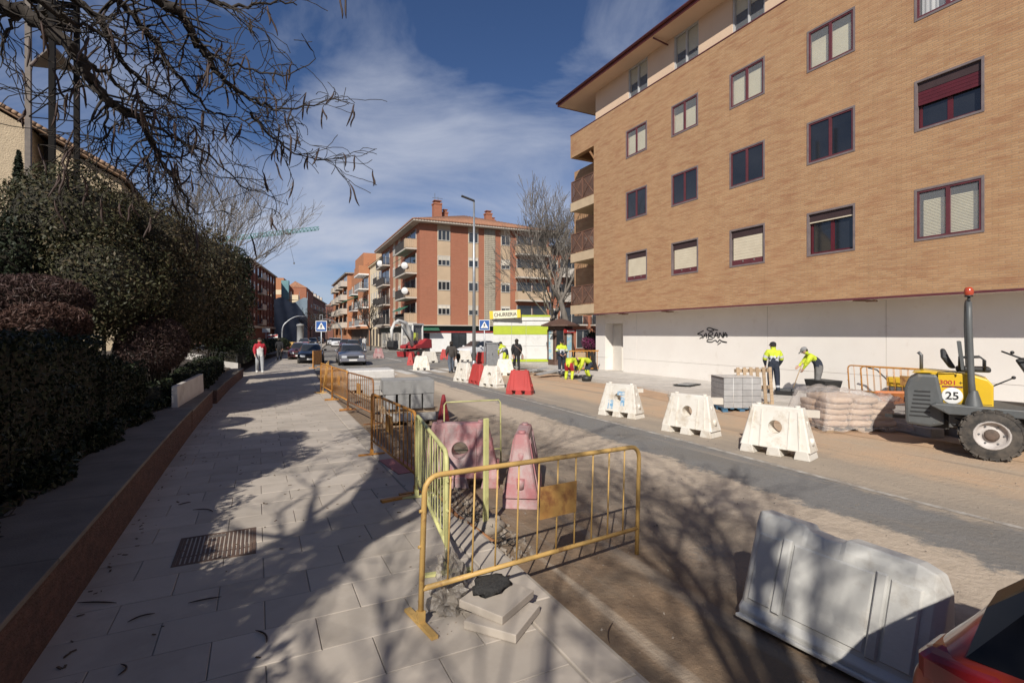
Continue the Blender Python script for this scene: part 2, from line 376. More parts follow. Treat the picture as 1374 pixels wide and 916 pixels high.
# ------------------------------------------------------------------ vegetation tools
rng = np.random.default_rng(5)
def leaf_mat(name, cols, rough=.55, trans=.25):
    m = bpy.data.materials.new(name); m.use_nodes = True; t = m.node_tree; b = t.nodes['Principled BSDF']; lk = t.links.new
    ge = nn(t, 'ShaderNodeNewGeometry'); r_ = nn(t, 'ShaderNodeValToRGB'); r_.color_ramp.interpolation = 'LINEAR'
    el = r_.color_ramp.elements
    while len(el) < len(cols): el.new(.5)
    for i, c in enumerate(cols): el[i].position = i/(len(cols)-1); el[i].color = (c[0]*.78, c[1]*.75, c[2]*.78, 1)
    lk(ge.outputs['Random Per Island'], r_.inputs[0]); lk(r_.outputs[0], b.inputs['Base Color']); b.inputs['Roughness'].default_value = rough
    b.inputs['Specular IOR Level'].default_value = .22
    return m
def leaves(name, mat, parent, pts, nrm, size, aspect=.42, droop=0, kind=None):
    n = len(pts); a = rng.normal(size=(n, 3))+nrm*1.1; a /= np.linalg.norm(a, axis=1)[:, None]
    t = rng.normal(size=(n, 3)); t[:, 2] -= droop; t -= a*(t*a).sum(1)[:, None]; t /= np.linalg.norm(t, axis=1)[:, None]
    s = np.cross(a, t); ln = size*rng.uniform(.65, 1.3, n)[:, None]; wd = ln*aspect
    v = np.stack([pts-t*ln*.5, pts+s*wd*.5+a*ln*.06, pts+t*ln*.5, pts-s*wd*.5+a*ln*.06], 1).reshape(-1, 3)
    me = bpy.data.meshes.new(name); me.vertices.add(4*n); me.vertices.foreach_set('co', v.ravel().astype(np.float32))
    me.loops.add(4*n); me.loops.foreach_set('vertex_index', np.arange(4*n, dtype=np.int32)); me.polygons.add(n)
    me.polygons.foreach_set('loop_start', np.arange(0, 4*n, 4, dtype=np.int32)); me.polygons.foreach_set('loop_total', np.full(n, 4, np.int32))
    me.materials.append(mat); me.update(calc_edges=True); o = link(bpy.data.objects.new(name, me), parent)
    if kind: o['kind'] = kind
    return o
def lump(p, k=1.3):       # smooth pseudo-noise in -1..1
    return (np.sin(p[:, 0]*2.1*k+1.3)*np.sin(p[:, 1]*1.7*k+.4)+np.sin(p[:, 2]*2.6*k+2.1)*np.sin(p[:, 0]*1.3*k-p[:, 1]*1.9*k))*.6
def crown_pts(blobs, n, shell=.55, lumpy=.16):
    P, N = [], []; vol = np.array([b[1][0]*b[1][1]*b[1][2] for b in blobs])**.67; vol = vol/vol.sum()
    for (c, r), q in zip(blobs, vol):
        k = int(n*q); d = rng.normal(size=(k, 3)); d /= np.linalg.norm(d, axis=1)[:, None]
        rad = 1-np.abs(rng.normal(size=k))*(1-shell)*.55; rad = np.clip(rad, .1, 1.12)
        p0 = np.array(c)+d*np.array(r); rad = rad*(1+lumpy*lump(p0, 1.6)+lumpy*.6*lump(p0, 4.1))
        P.append(np.array(c)+d*rad[:, None]*np.array(r)); N.append(d/np.array(r)*min(r))
    return np.concatenate(P), np.concatenate(N)
def inside(pts, blobs, k=.62):
    m = np.zeros(len(pts), bool)
    for c, r in blobs: m |= (((pts-np.array(c))/np.array(r))**2).sum(1) < k*k
    return m
def shrub(name, label, cat, base, blobs, n, size, mat, stems=7, group=None, aspect=.42, shell=.55, lumpy=.16, droop=0, cull=True, smat=None, core=True):
    t = thing(name, label, cat, base, 0, group); b = Vector(base)
    bl = [((c[0]-b.x, c[1]-b.y, c[2]-b.z), r) for c, r in blobs]
    P, N = crown_pts(bl, n, shell, lumpy)
    if cull and len(bl) > 1: k = ~inside(P, bl); P, N = P[k], N[k]
    k = P[:, 2] > .02; P, N = P[k], N[k]
    leaves('foliage', mat, t, P, N, size, aspect, droop)
    mb = MB()
    for c, r in bl: mb.sph(c, tuple(v*.74 for v in r), 14, 10)
    if core: mb.build('shade_core', M_inner, t)  # solid core added inside the crown to block light and look dark
    mb = MB()
    for i in range(stems):
        c, r = bl[i % len(bl)]; e = Vector(c)+Vector((random.uniform(-.45, .45)*r[0], random.uniform(-.45, .45)*r[1], random.uniform(-.2, .5)*r[2]))
        s0 = Vector((random.uniform(-.2, .2), random.uniform(-.2, .2), 0)); mid = s0.lerp(e, .5)+Vector((random.uniform(-.2, .2), random.uniform(-.2, .2), .2))
        mb.tube(bez([s0, mid, e], 4), [.05*(1-i_/9)+.008 for i_ in range(9)], 5)
    mb.build('stem', smat or M_bark, t)
    return t
M_bark = pm('bark', (.045, .036, .029), (.028, .022, .018), 9, .95, .6, 30, stretch=(1, 1, .25))
M_barkp = pm('pale_bark', (.20, .175, .15), (.12, .105, .09), 9, .95, .5, 30, stretch=(1, 1, .25))
M_lv1 = leaf_mat('laurel_leaves', [(.022, .026, .012), (.048, .052, .022), (.075, .075, .032), (.13, .10, .055)])
M_lv2 = leaf_mat('dark_leaves', [(.010, .016, .008), (.022, .032, .014), (.036, .048, .02)])
M_lv3 = leaf_mat('winter_purple_twigs', [(.045, .028, .026), (.085, .052, .045), (.12, .075, .062), (.07, .05, .035)])
M_lv4 = leaf_mat('cypress_leaves', [(.012, .018, .010), (.022, .032, .016), (.035, .045, .02)])
M_lv5 = leaf_mat('olive_leaves', [(.03, .032, .016), (.07, .068, .03), (.12, .09, .048), (.055, .052, .028)])
M_inner = pm('shade_core_dark', (.022, .02, .012), (.035, .03, .018), 14, .95, .8, 20, bdist=.05)  # near-black colour stands in for shade deep inside the foliage
GRPB = 'evergreen shrubs on the bank'
def B(px, py, rpx, d, kx=1., kz=1.):
    c = D(px, d, py); r = rpx*d/683; return ((c.x, c.y, c.z), (r*kx, r*kx, r*kz))
bank = MB()                                   # planted bank behind the wall
ysb = [-20, -6, 2, 6, 10, 14, 18, 22, 27, 34, 45, 60]
prof = [(-1.9, .42), (-2.4, .5), (-3.2, .75), (-4.5, 1.0), (-7, 1.1), (-30, 1.1)]
for y in ysb:
    for x, z in prof: bank.v.append((x+off(y) if x > -8 else x, y, z+.05*math.sin(y*2+x*3)))
n = len(prof)
for j in range(len(ysb)-1):
    for i in range(n-1): a = j*n+i; bank.f.append((a, a+1, a+n+1, a+n)); bank.mi.append(0); bank.sm.append(True)
M_soil = pm('soil', (.085, .062, .045), (.05, .04, .03), 3, 1, .6, 25, world=True)
struct(bank.build('planted_bank', M_soil))
shrub('laurel_bush', 'tall rounded evergreen bush in front of the three-post steel bell tower', 'bush', (-3.6, 13.6, .8), [B(95, 305, 84, 11), B(130, 380, 85, 11), B(52, 350, 58, 10.6)], 42000, .085, M_lv1, group=GRPB)
shrub('laurel_bush', 'broad evergreen bush with brownish tips, its top below the bare pod-hung branches', 'bush', (-3.4, 16.4, .8), [B(190, 336, 78, 13), B(215, 400, 74, 13.2), B(150, 300, 48, 12.6)], 36000, .09, M_lv5, group=GRPB)
shrub('laurel_bush', 'olive green evergreen bush leaning over the stair handrail', 'bush', (-2.6, 20.5, .6), [B(262, 362, 62, 17), B(285, 410, 50, 17.5), B(240, 420, 60, 16.5)], 30000, .10, M_lv5, group=GRPB)
shrub('laurel_bush', 'dark evergreen tree-like bush overhanging the pavement by the walker in red', 'bush', (-1.9, 26, .5), [B(306, 396, 36, 22), B(312, 358, 27, 22.5), B(300, 437, 40, 22)], 20000, .11, M_lv2, group=GRPB)
shrub('laurel_bush', 'shaded evergreen bush at the foot of the church wall beside the cypress', 'bush', (-4.6, 12.2, .9), [B(8, 350, 62, 10), B(30, 410, 60, 10)], 14000, .09, M_lv2, group=GRPB)
# clipped domes, winter-bare and purplish
def dome(label, px, py, rx, rz, d, n, mat=M_lv3):
    c = D(px, d, py); r = rx*d/683; h = rz*d/683
    t = thing('clipped_shrub', label, 'bush', (c.x, c.y, max(.45, c.z-h-.6)), 0, 'clipped dome shrubs'); b = t.location
    P, N = crown_pts([((0, 0, c.z-b.z), (r, r, h))], n, .8, .05); leaves('foliage', mat, t, P, N, .1, .14)
    mb = MB()
    for i in range(40):
        a, q = random.uniform(0, 6.28), random.uniform(.2, .95); e = Vector((r*q*math.cos(a), r*q*math.sin(a), c.z-b.z+h*.9*math.sqrt(1-q*q)*random.uniform(.3, 1)))
        mb.tube([(e.x*.15, e.y*.15, 0), e*.6, e], [.018, .01, .004], 4)
    mb.build('stem', M_bark, t)['kind'] = 'stuff'; return t
dome('clipped purple-brown twiggy dome shrub under the tall laurel bush', 45, 402, 64, 34, 8.2, 12000)
dome('small reddish clipped shrub nestled against the bigger purple dome', 62, 436, 50, 30, 7.4, 7000, leaf_mat('russet_twigs', [(.05, .028, .02), (.10, .055, .04), (.14, .08, .06)]))
dome('rounded purple-brown clipped shrub beside the white bench back', 205, 462, 43, 40, 11.6, 11000)
# shaded boxy hedge along the wall
def hedge(name, label, segs, n, mat, size=.06):
    y0 = segs[0]; t = thing(name, label, 'hedge', (-2.3, 8, .45), 0); P, N = [], []
    for (ya, yb_, xa, xb, za, zb) in segs:
        k = int(n*(yb_-ya)/sum(s[1]-s[0] for s in segs)); u = rng.uniform(size=k); y_ = ya+(yb_-ya)*u; z1 = za+(zb-za)*u
        w_ = rng.uniform(size=k); side = rng.uniform(size=k)
        x_ = np.where(side < .6, xb, xa+(xb-xa)*w_); z_ = np.where(side < .6, .42+(z1-.42)*w_, z1)
        x_ = x_-np.abs(rng.normal(size=k))*.09*(side < .6); z_ = z_-np.abs(rng.normal(size=k))*.07*(side >= .6)
        p = np.stack([x_, y_, z_], 1); q = lump(p, 1.7)*.11+lump(p, 5)*.05; p[:, 0] += q; p[:, 2] += q*1.3*(side >= .6)
        P.append(p-np.array([-2.3, 8, .45])); N.append(np.stack([side < .6, 0*u, side >= .6], 1).astype(float))
    leaves('foliage', mat, t, np.concatenate(P), np.concatenate(N), size, .5)
    mb = MB(); sg = segs
    for i, (ya, yb_, xa, xb, za, zb) in enumerate(segs): mb.loft([[(x+2.3, y-8, z-.45) for x, z in ((xa+.12, .3), (xb-.1, .3), (xb-.1, h_-.1), (xa+.12, h_-.1))] for y, h_ in ((ya+.05, za), (yb_-.05, zb))])
    mb.build('shade_core', M_inner, t)  # solid core added so no light passes through the hedge
    mb = MB()
    for (ya, yb_, xa, xb, za, zb) in segs:
        k = max(1, int((yb_-ya)/.3))
        for i in range(k):
            y_ = ya+(yb_-ya)*(i+.5)/k; h_ = za+(zb-za)*(i+.5)/k; x_ = (xa+xb)/2
            mb.tube([(x_+2.3, y_-8, -.1), (x_+2.3+random.uniform(-.15, .15), y_-8+random.uniform(-.1, .1), (h_-.5)*.6), (x_+2.3+random.uniform(-.3, .3), y_-8, h_-.52)], [.025, .015, .006], 4)
    mb.build('stem', M_bark, t)['kind'] = 'stuff'; return t
hedge('clipped_hedge', 'long dark clipped hedge behind the low red wall', [(-3, 6.5, -3.1, -2.0, 1.9, 2.0), (6.5, 9.6, -3.1, -2.02, 2.0, 1.95), (9.6, 12.4, -3.0, -1.95, 1.75, 1.3)], 42000, M_lv2)
hedge('ground_cover', 'low leafy ground cover at the foot of the dark hedge', [(1, 9.6, -2.1, -1.86, .62, .72), (9.6, 13, -2.1, -1.8, .75, .6)], 9000, M_lv2, .08)
hedge('ivy_bank', 'low dark planting between the white bench back and the stairs', [(13, 17.5, -2.6, -1.75, 1.0, .9), (17.5, 26, -2.3, -1.3, .9, 1.1)], 12000, M_lv2, .08)
def far_hedge(name, label, ya, yb_, x0, n):
    t = thing(name, label, 'hedge', (x0+off(ya), ya, .4), 0, 'far hedges along the left pavement'); u = rng.uniform(size=n); y_ = ya+(yb_-ya)*u; o_ = np.array([off(v) for v in y_]); a = rng.uniform(0, 3.14, n)
    P = np.stack([o_-off(ya)+.75*np.cos(a), y_-ya, .25+.85*np.sin(a)], 1); P += rng.normal(size=P.shape)*.07; leaves('foliage', M_lv2, t, P, np.stack([np.cos(a), 0*a, np.sin(a)], 1), .13, .5)
    mb = MB(); ys_ = np.linspace(ya, yb_, 9); mb.loft([[(off(v)-off(ya)+.62*math.cos(q), v-ya, .1+.75*math.sin(q)) for q in (0, .8, 1.57, 2.3, 3.14)] for v in ys_]); mb.build('shade_core', M_inner, t)  # dark solid core added under the leaves to block light
far_hedge('low_hedge', 'low dark hedge along the pavement behind the walker in red', 30.5, 44, -2.0, 9000)
far_hedge('low_hedge', 'low dark hedge farther along, level with the black pedestrian', 45, 64, -2.0, 9000)
# ------------------------------------------------------------------ low red wall, bench back, stair cheek
M_rwall = pm('red_rough_wall', (.19, .095, .068), (.11, .062, .046), 8, .95, 1.0, 28, dirt=(.07, .045, .038), dscale=3, bdist=.06, stretch=(1, 1, 2))
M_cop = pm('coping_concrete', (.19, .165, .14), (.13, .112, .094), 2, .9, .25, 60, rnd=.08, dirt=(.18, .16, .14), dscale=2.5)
rwall = thing('retaining_wall', 'low rough red retaining wall with grey coping along the pavement', 'wall', (-1.5, 5, 0))
def wall_seg(y0, y1, z, w0=-1.24, w1=-1.95):
    for i in range(max(1, round((y1-y0)/1.55))):
        n_ = max(1, round((y1-y0)/1.55)); a = y0+(y1-y0)*i/n_; b = y0+(y1-y0)*(i+1)/n_; oa, ob = off(a), off(b)
        mb = MB(); f = .04
        mb.loft([[(w0+oa+1.5, a-5, -.05), (w0+oa+1.5, a-5, z-f), (w1+oa+1.5, a-5, z-f), (w1+oa+1.5, a-5, -.05)], [(w0+ob+1.5, b-5, -.05), (w0+ob+1.5, b-5, z-f), (w1+ob+1.5, b-5, z-f), (w1+ob+1.5, b-5, -.05)]])
        mb.build('wall_block', M_rwall, rwall)
        mb = MB(); g_ = .004
        mb.loft([[(w0+oa+1.515, a-5+g_, z-f), (w0+oa+1.515, a-5+g_, z), (w1+oa+1.5, a-5+g_, z), (w1+oa+1.5, a-5+g_, z-f)], [(w0+ob+1.515, b-5-g_, z-f), (w0+ob+1.515, b-5-g_, z), (w1+ob+1.5, b-5-g_, z), (w1+ob+1.5, b-5-g_, z-f)]])
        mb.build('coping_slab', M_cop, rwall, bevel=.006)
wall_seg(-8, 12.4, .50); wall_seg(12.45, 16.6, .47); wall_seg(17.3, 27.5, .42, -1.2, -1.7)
M_pwhite = pm('pale_stone', (.56, .53, .49), (.48, .45, .41), 3, .85, .15, 50, dirt=(.34, .30, .26), dscale=2)
bb = thing('bench_back', 'pale stone bench back standing on the low red wall', 'bench', (-1.54, 12.9, .47), math.atan2(.21, -3.3)+R(90)-R(90))
bb.rotation_euler = (0, 0, 0)
mb = MB(); mb.loft([[(-.10, .1, 0), (.02, .1, 0), (.0, .1, .46), (-.10, .1, .46)], [(.12, 3.3, 0), (.24, 3.3, 0), (.22, 3.3, .5), (.12, 3.3, .5)]]); mb.build('backrest', M_pwhite, bb, bevel=.01)
st = thing('garden_stair', 'pale stair cheek wall with steps and black handrail beside the pavement', 'stairs', (-.9, 28.8, 0))
mb = MB(); mb.prism([(0.05, 0), (0.05, .6), (-.45, .68), (-1.35, 1.0), (-2.6, 1.25), (-2.6, 0)], (0, 0, 0), (1, 0, 0), (0, 0, 1), (0, .18, 0)); mb.build('cheek_wall', M_pwhite, st, bevel=.01)
for i in range(6): mb = MB(); mb.bx(-.5-.35*i, -.15-.35*i+.02, .19, 1.7, 0, .16*(i+1)); mb.build('step', M_cop, st)
mb = MB(); mb.tube([(0, .1, 1.05), (-.6, .1, 1.12), (-2.6, .1, 1.95)], .028, 8); mb.tube([(0, .1, .85), (-.6, .1, .92), (-2.6, .1, 1.75)], .015, 6); mb.build('handrail', M_dark, st)
for x, z0, z1 in ((-.02, .55, 1.06), (-.75, .2, 1.18), (-2.4, 1.0, 1.85)): mb = MB(); mb.bx(x-.035, x+.035, -.05 if x == -.75 else .06, .02 if x == -.75 else .14, z0, z1); mb.build('rail_post', M_dark, st)
# pale things glimpsed between the bushes
pw = thing('parapet_wall', 'short pale parapet seen end-on behind the stairs', 'wall', (-1.0, 33, 0))
mb = MB(); mb.bx(-.3, .1, 0, 3, 0, .95); mb.build('wall', M_pwhite, pw, bevel=.01)
# ------------------------------------------------------------------ church with rendered gable, steel bell tower, cypresses
M_rough = pm('roughcast', (.50, .40, .27), (.43, .34, .23), 3, .95, 1.0, 14, world=True, bdist=.06, dirt=(.36, .28, .19), dscale=.5)
M_tilebr = pm('brown_tile', (.30, .19, .115), (.20, .125, .08), 5, .9, .3, 20, rnd=.2)
ch = thing('church', 'sand-coloured rendered church gable with tiled sloping verge', 'church', (-12, 35, 0))
k_ = (13.6-10.9)/4.8
mb = MB(); mb.prism([(-14, 0), (1.45, 0), (1.45, 12.75), (-5, 16.35), (-14, 11.5)], (0, 0, 0), (1, 0, 0), (0, 0, 1), (0, 22, 0)); mb.build('wall', M_rough, ch, fixn=True)
mb = MB(); mb.prism([(2.0, 0), (5.15, 0), (5.15, 10.7), (2.0, 12.4)], (0, .6, 0), (1, 0, 0), (0, 0, 1), (0, 21, 0)); mb.build('wall', M_rough, ch, fixn=True)
mb = MB(); mb.prism([(1.3, 0), (2.1, 0), (2.1, 12.3), (1.3, 12.8)], (0, 1.8, 0), (1, 0, 0), (0, 0, 1), (0, 19, 0)); mb.build('gap_shade_fill', pm('gap_shade_brown', (.07, .05, .04), (.05, .035, .03), 4, .6), ch, fixn=True)  # fills the recess between the walls; its shade is put into the dark colour
mb = MB(); mb.prism([(5.5, 10.62), (5.5, 10.78), (-5, 16.65), (-5, 16.5)], (0, -.25, 0), (1, 0, 0), (0, 0, 1), (0, 22.5, 0)); mb.build('verge', M_tilebr, ch, fixn=True)
for i in range(44):
    u = i/44; mb = MB(); x = 5.55-10.5*u; z = 10.8+5.87*u; mb.tube([(x, -.3, z), (x-.2, -.3, z+.11)], [.1, .085], 8); o = mb.build('verge_tile', M_tilebr, ch)
mb = MB(); mb.prism([(5.5, 10.79), (-5, 16.66), (-14, 11.7), (-14, 11.6), (-5, 16.6), (5.5, 10.7)], (0, .05, 0), (1, 0, 0), (0, 0, 1), (0, 22, 0)); mb.build('roof', M_tilebr, ch, fixn=True)
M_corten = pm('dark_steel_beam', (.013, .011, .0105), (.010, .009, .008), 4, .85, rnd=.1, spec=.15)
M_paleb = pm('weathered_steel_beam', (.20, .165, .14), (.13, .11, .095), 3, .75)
tw = thing('bell_tower', 'tall open steel bell tower of three posts with plate platforms and bells', 'tower', tuple(D(70, 19, 448)*1.0)[:2]+(.9,))
tw.location.z = .9; o0 = tw.location
def T3(px, d): p = D(px, d, 448); return Vector((p.x-o0.x, p.y-o0.y, 0))
pa, pb, pc = T3(38, 19.6), T3(70, 18.2), T3(103, 20)
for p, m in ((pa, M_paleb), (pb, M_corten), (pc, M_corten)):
    mb = MB(); mb.box((p.x, p.y, 8.4), (.17, .17, 16.8)); mb.box((p.x, p.y, .05), (.5, .5, .1)); mb.build('post', m, tw)
def tri(z, t, m, name):
    mb = MB(); mb.prism([(p.x, p.y) for p in (pa, pb, pc)], (0, 0, z), (1, 0, 0), (0, 1, 0), (0, 0, t)); mb.build(name, m, tw, fixn=True)
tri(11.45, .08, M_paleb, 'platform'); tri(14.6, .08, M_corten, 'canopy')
for z, hh in ((9.5, .55), (5.6, .5)):
    mb = MB()
    for a, b in ((pa, pc), (pa, pb), (pb, pc)):
        for dz in (0, hh): mb.cyl((a.x, a.y, z+dz), (b.x, b.y, z+dz), .022, n=6)
    mb.build('brace', M_corten, tw)
for k, (q, z) in enumerate(((.28, 13.4), (.62, 13.35), (.5, 12.55))):
    p = pa.lerp(pc, q).lerp(pb, .25); mb = MB()
    mb.lathe([(0, .42), (.1, .42), (.17, .36), (.2, .1), (.27, -.12), (.36, -.22), (.33, -.22), (.2, -.05), (0, .0)], (p.x, p.y, z), 16); mb.cyl((p.x, p.y, z+.4), (p.x, p.y, z+.6), .04); bl = mb.build('bell', pm('bronze', (.05, .04, .03), (.03, .03, .025), 5, .45, metal=.7), tw)
mb = MB()
for z in (13.05, 14.05):
    for a, b in ((pa, pc), (pa, pb), (pb, pc)): mb.box(((a.x+b.x)/2, (a.y+b.y)/2, z), ((b-a).length, .1, .14), rot(0, 0, math.atan2(b.y-a.y, b.x-a.x)))
mb.build('bell_beam', M_corten, tw)
mb = MB(); a, b = pa, pc
for i in range(7): mb.box(((a.x+b.x)/2, (a.y+b.y)/2, 13.15+.13*i), ((b-a).length*.9, .05, .1), rot(.5, 0, math.atan2(b.y-a.y, b.x-a.x)))
mb.build('louvre', M_corten, tw)
def cypress(label, x, y, z0, h, r, n):
    t = thing('cypress_tree', label, 'tree', (x, y, z0), 0, 'cypresses'); u = rng.uniform(.02, 1, n); a = rng.uniform(0, 6.283, n)
    rr = r*np.minimum(1, (1-u)**.62*1.35)*np.minimum(1, .45+u*4)*(1-.35*np.abs(rng.normal(size=n))*.6)*(1+.14*np.sin(a*5+u*30))
    P = np.stack([rr*np.cos(a), rr*np.sin(a), u*h], 1); N = np.stack([np.cos(a), np.sin(a), .8+0*a], 1)
    leaves('crown', M_lv4, t, P, N, .11, .35, -.8); mb = MB(); mb.tube([(0, 0, -.1), (0, 0, h*.8)], [.09, .02], 6); mb.build('trunk', M_bark, t); return t
cypress('slim dark cypress against the sand-coloured church wall', *D(25, 15, 448)[:2], 1, 6.45, .36, 6000)
cypress('short cypress tucked beside the slim one at the church wall', *D(14, 15.3, 448)[:2], 1, 4.6, .33, 4000)
cypress('tall cypress on the planted bank behind the photographer', -4.1, -.25, .7, 6.9, .72, 15000)
shrub('holm_oak', 'dense small evergreen tree standing in the clipped hedge', 'tree', (-3.9, 5.6, .6), [((-3.7, 5.4, 3.5), (1.05, 1.25, 1.2)), ((-3.9, 6.2, 4.1), (.95, 1.0, .9)), ((-3.7, 4.7, 2.7), (.9, .9, .8))], 18000, .13, M_lv2, smat=M_bark)
shrub('holm_oak', 'dense evergreen tree on the bank beside the photographer', 'tree', (-3.4, -.9, .6), [((-3.3, .9, 2.3), (1.0, 1.2, 1.1)), ((-3.5, -1.6, 2.3), (1.1, 1.3, 1.0)), ((-3.4, -3.4, 2.2), (1.0, 1.4, 1.0))], 16000, .13, M_lv2)
# ------------------------------------------------------------------ bare trees
def grow(mb, p, d, r, L, depth, seg=4, spread=.55, droop=0, twigs=None, rmin=.003, nside=5, kids=(2, 3), wig=.14, up=.0):
    pts, rad = [p], [r]; q = Vector(p); d = Vector(d).normalized()
    for i in range(seg):
        d = (d+Vector((random.gauss(0, wig), random.gauss(0, wig), random.gauss(0, wig)-droop+up))).normalized(); q = q+d*(L/seg); pts.append(q.copy()); rad.append(max(rmin, r*(1-.55*(i+1)/seg)))
    mb.tube(pts, rad, nside if r > .012 else 3, cap=False)
    if depth == 0:
        if twigs is not None: twigs.append((q.copy(), d.copy()))
        return
    for k in range(random.randint(*kids)):
        i = random.randint(max(1, seg//2-1), seg); b = pts[i]; ax = Vector((random.gauss(0, 1), random.gauss(0, 1), random.gauss(0, 1))).cross(d).normalized()
        nd = (Matrix.Rotation(random.uniform(.35, 1)*spread*1.5*random.choice((-1, 1)), 3, ax) @ d)
        grow(mb, b, nd, rad[i]*random.uniform(.6, .8), L*random.uniform(.6, .85), depth-1, seg, spread, droop, twigs, rmin, max(3, nside-1), kids, wig, up)
    grow(mb, q, d, rad[-1], L*.75, depth-1, seg, spread, droop, twigs, rmin, max(3, nside-1), kids, wig, up)
def bare_tree(name, label, base, h, r, depth, mat, kids=(2, 3), spread=.5, lean=(0, 0, 1), limbs=5, up=.05, L=None, fork=.45, rmin=.004, wig=.12, group='bare winter trees'):
    t = thing(name, label, 'tree', base, 0, group); tr = MB(); top = Vector((lean[0]*h*fork, lean[1]*h*fork, h*fork))
    tr.tube(bez([(0, 0, -.2), top*.5+Vector((.08, -.05, 0)), top], 4), [r*(1.15-.5*i/8) for i in range(9)], 9); tr.build('trunk', mat, t)
    cr_ = MB()
    for i in range(limbs):
        a = 6.283*i/limbs+random.uniform(-.4, .4); d = Vector((math.cos(a)*.75, math.sin(a)*.75, random.uniform(.6, 1.3)))
        grow(cr_, top*random.uniform(.8, 1), d, r*.55, L or h*.28, depth, 4, spread, 0, None, rmin, 6, kids, wig, up)
    cr_.build('crown', mat, t); return t
SEED1, SEED2 = 8, 17
random.seed(SEED1)
# pod tree whose limbs hang into the top left of the view
t = thing('pod_tree', 'bare tree with drooping limbs and hanging dark seed pods over the hedge', 'tree', (-2.95, .45, .5), 0, 'pod trees on the bank'); o1 = t.location
tr = MB(); tr.tube(bez([(0, 0, -.2), (.05, -.05, 2), (-.05, .1, 3.6)], 5), [.2-.006*i for i in range(11)], 10); tr.build('trunk', M_bark, t)
crn = MB(); tips = []
def zz(x, y): return x*.3348, y*.3348
LIMBS = [  # (zoomed pixels), start depth, end depth, r0, r1
 ([(-120, -60), (0, 20), (120, 70), (250, 165), (330, 260), (390, 350), (440, 410), (510, 450), (570, 490), (610, 570), (640, 640), (690, 700), (740, 790), (800, 870)], 4.4, 5.8, .085, .008),
 ([(560, -60), (640, 0), (740, 80), (790, 180), (850, 260), (920, 340), (1000, 390), (1080, 430), (1180, 440), (1330, 400)], 4.8, 6.2, .06, .006),
 ([(420, -60), (480, 0), (560, 90), (640, 200), (700, 290), (760, 360), (830, 430), (920, 470), (1020, 480)], 4.9, 5.8, .04, .006),
 ([(230, -60), (300, 0), (400, 80), (470, 220), (560, 310), (640, 380), (740, 430), (850, 460)], 4.7, 6.0, .045, .006),
 ([(1000, 450), (1080, 540), (1160, 600), (1250, 640), (1350, 630)], 5.7, 6.3, .018, .005),
 ([(560, 480), (680, 540), (740, 580), (860, 640), (960, 740), (1040, 770)], 5.5, 6.0, .02, .005),
 ([(760, -60), (850, 0), (960, 30), (1080, 20), (1190, 15)], 4.6, 5.2, .03, .006),
 ([(100, -50), (230, 60), (330, 100), (450, 160), (560, 190), (700, 240)], 4.3, 5.2, .03, .005),
 ([(330, 250), (420, 290), (520, 380), (640, 460), (760, 470), (880, 540)], 5.0, 5.8, .026, .005),
 ([(800, 200), (900, 250), (1010, 280), (1130, 300), (1260, 240)], 5.4, 6.0, .022, .005),
 ([(60, 40), (40, 110), (10, 180), (5, 240), (60, 280)], 4.6, 4.9, .02, .004),
 ([(440, 420), (430, 500), (420, 560), (445, 620), (430, 690)], 5.1, 5.3, .014, .004),
 ([(470, 490), (420, 540), (360, 580), (300, 620)], 5.1, 5.3, .012, .004),
 ([(560, 490), (600, 560), (580, 640), (610, 720), (640, 760)], 5.4, 5.6, .016, .004),
]
for pts, d0, d1, r0, r1 in LIMBS:
    P_ = [D(*((lambda a: (a[0], d0+(d1-d0)*i/(len(pts)-1), a[1]))(zz(*q))))-o1 for i, q in enumerate(pts)]
    cv = bez(P_, 4); cv = [p+Vector((random.gauss(0, .012), random.gauss(0, .03), random.gauss(0, .012))) for p in cv]; n_ = len(cv)
    crn.tube(cv, [r0+(r1-r0)*(i/(n_-1))**.8 for i in range(n_)], 6, cap=False)
    for i in range(2, n_):
        for rep in range(2):
            if random.random() < .43:
                dd = (cv[i]-cv[i-1]).normalized(); ax = Vector((random.gauss(0, 1), random.gauss(0, 1), random.gauss(0, 1))).cross(dd).normalized()
                nd = Matrix.Rotation(random.uniform(.4, 1.1), 3, ax) @ dd; nd.z *= .7
                rr = max(.005, (r0+(r1-r0)*i/n_)*.4)
                grow(crn, cv[i], nd, min(rr, .014), random.uniform(.2, .46), random.choice((1, 1, 2)), 4, .6, .03, tips, .0045, 4, (1, 2), .24)
for p in [Vector((-2.1, 3.2, 4.6)), Vector((-2.3, 2.9, 5.4))]:
    pass
fk = Vector((-.05, .1, 3.6))
for pts, d0, d1, r0, r1 in LIMBS[:4]+[LIMBS[6], LIMBS[7]]:
    q = zz(*pts[0]); e = D(q[0], d0, q[1])-o1; crn.tube(bez([fk, fk.lerp(e, .5)+Vector((0, -.2, .5)), e], 6), [max(r0*1.7-.7*r0*i/12, r0) for i in range(13)], 7, cap=False)
for k in range(3):          # the rest of the crown, above and behind the camera
    a = 2.2+k*.75; grow(crn, fk, (math.cos(a), math.sin(a)*.8, 1.0), .085, 1.7, 4, 4, .5, .0, None, .007, 6, (2, 3), .13, .03)
for k in range(2): grow(crn, fk, (.5+.4*k, -.3+.6*k, 1.4), .07, 1.9, 4, 4, .5, .0, None, .007, 6, (2, 2), .12, .03)
crn.build('crown', M_bark, t)
M_pod = pm('seed_pod', (.035, .022, .018), (.055, .03, .022), 6, .7)
def pod(L, curve):
    mb = MB(); pts = [(curve*math.sin(i/6*3.1)*L, .01*math.sin(i), -L*i/6) for i in range(7)]; mb.tube(pts, [.004, .009, .011, .010, .011, .009, .003], 5); 
    return mb.mesh('seed_pod', M_pod)
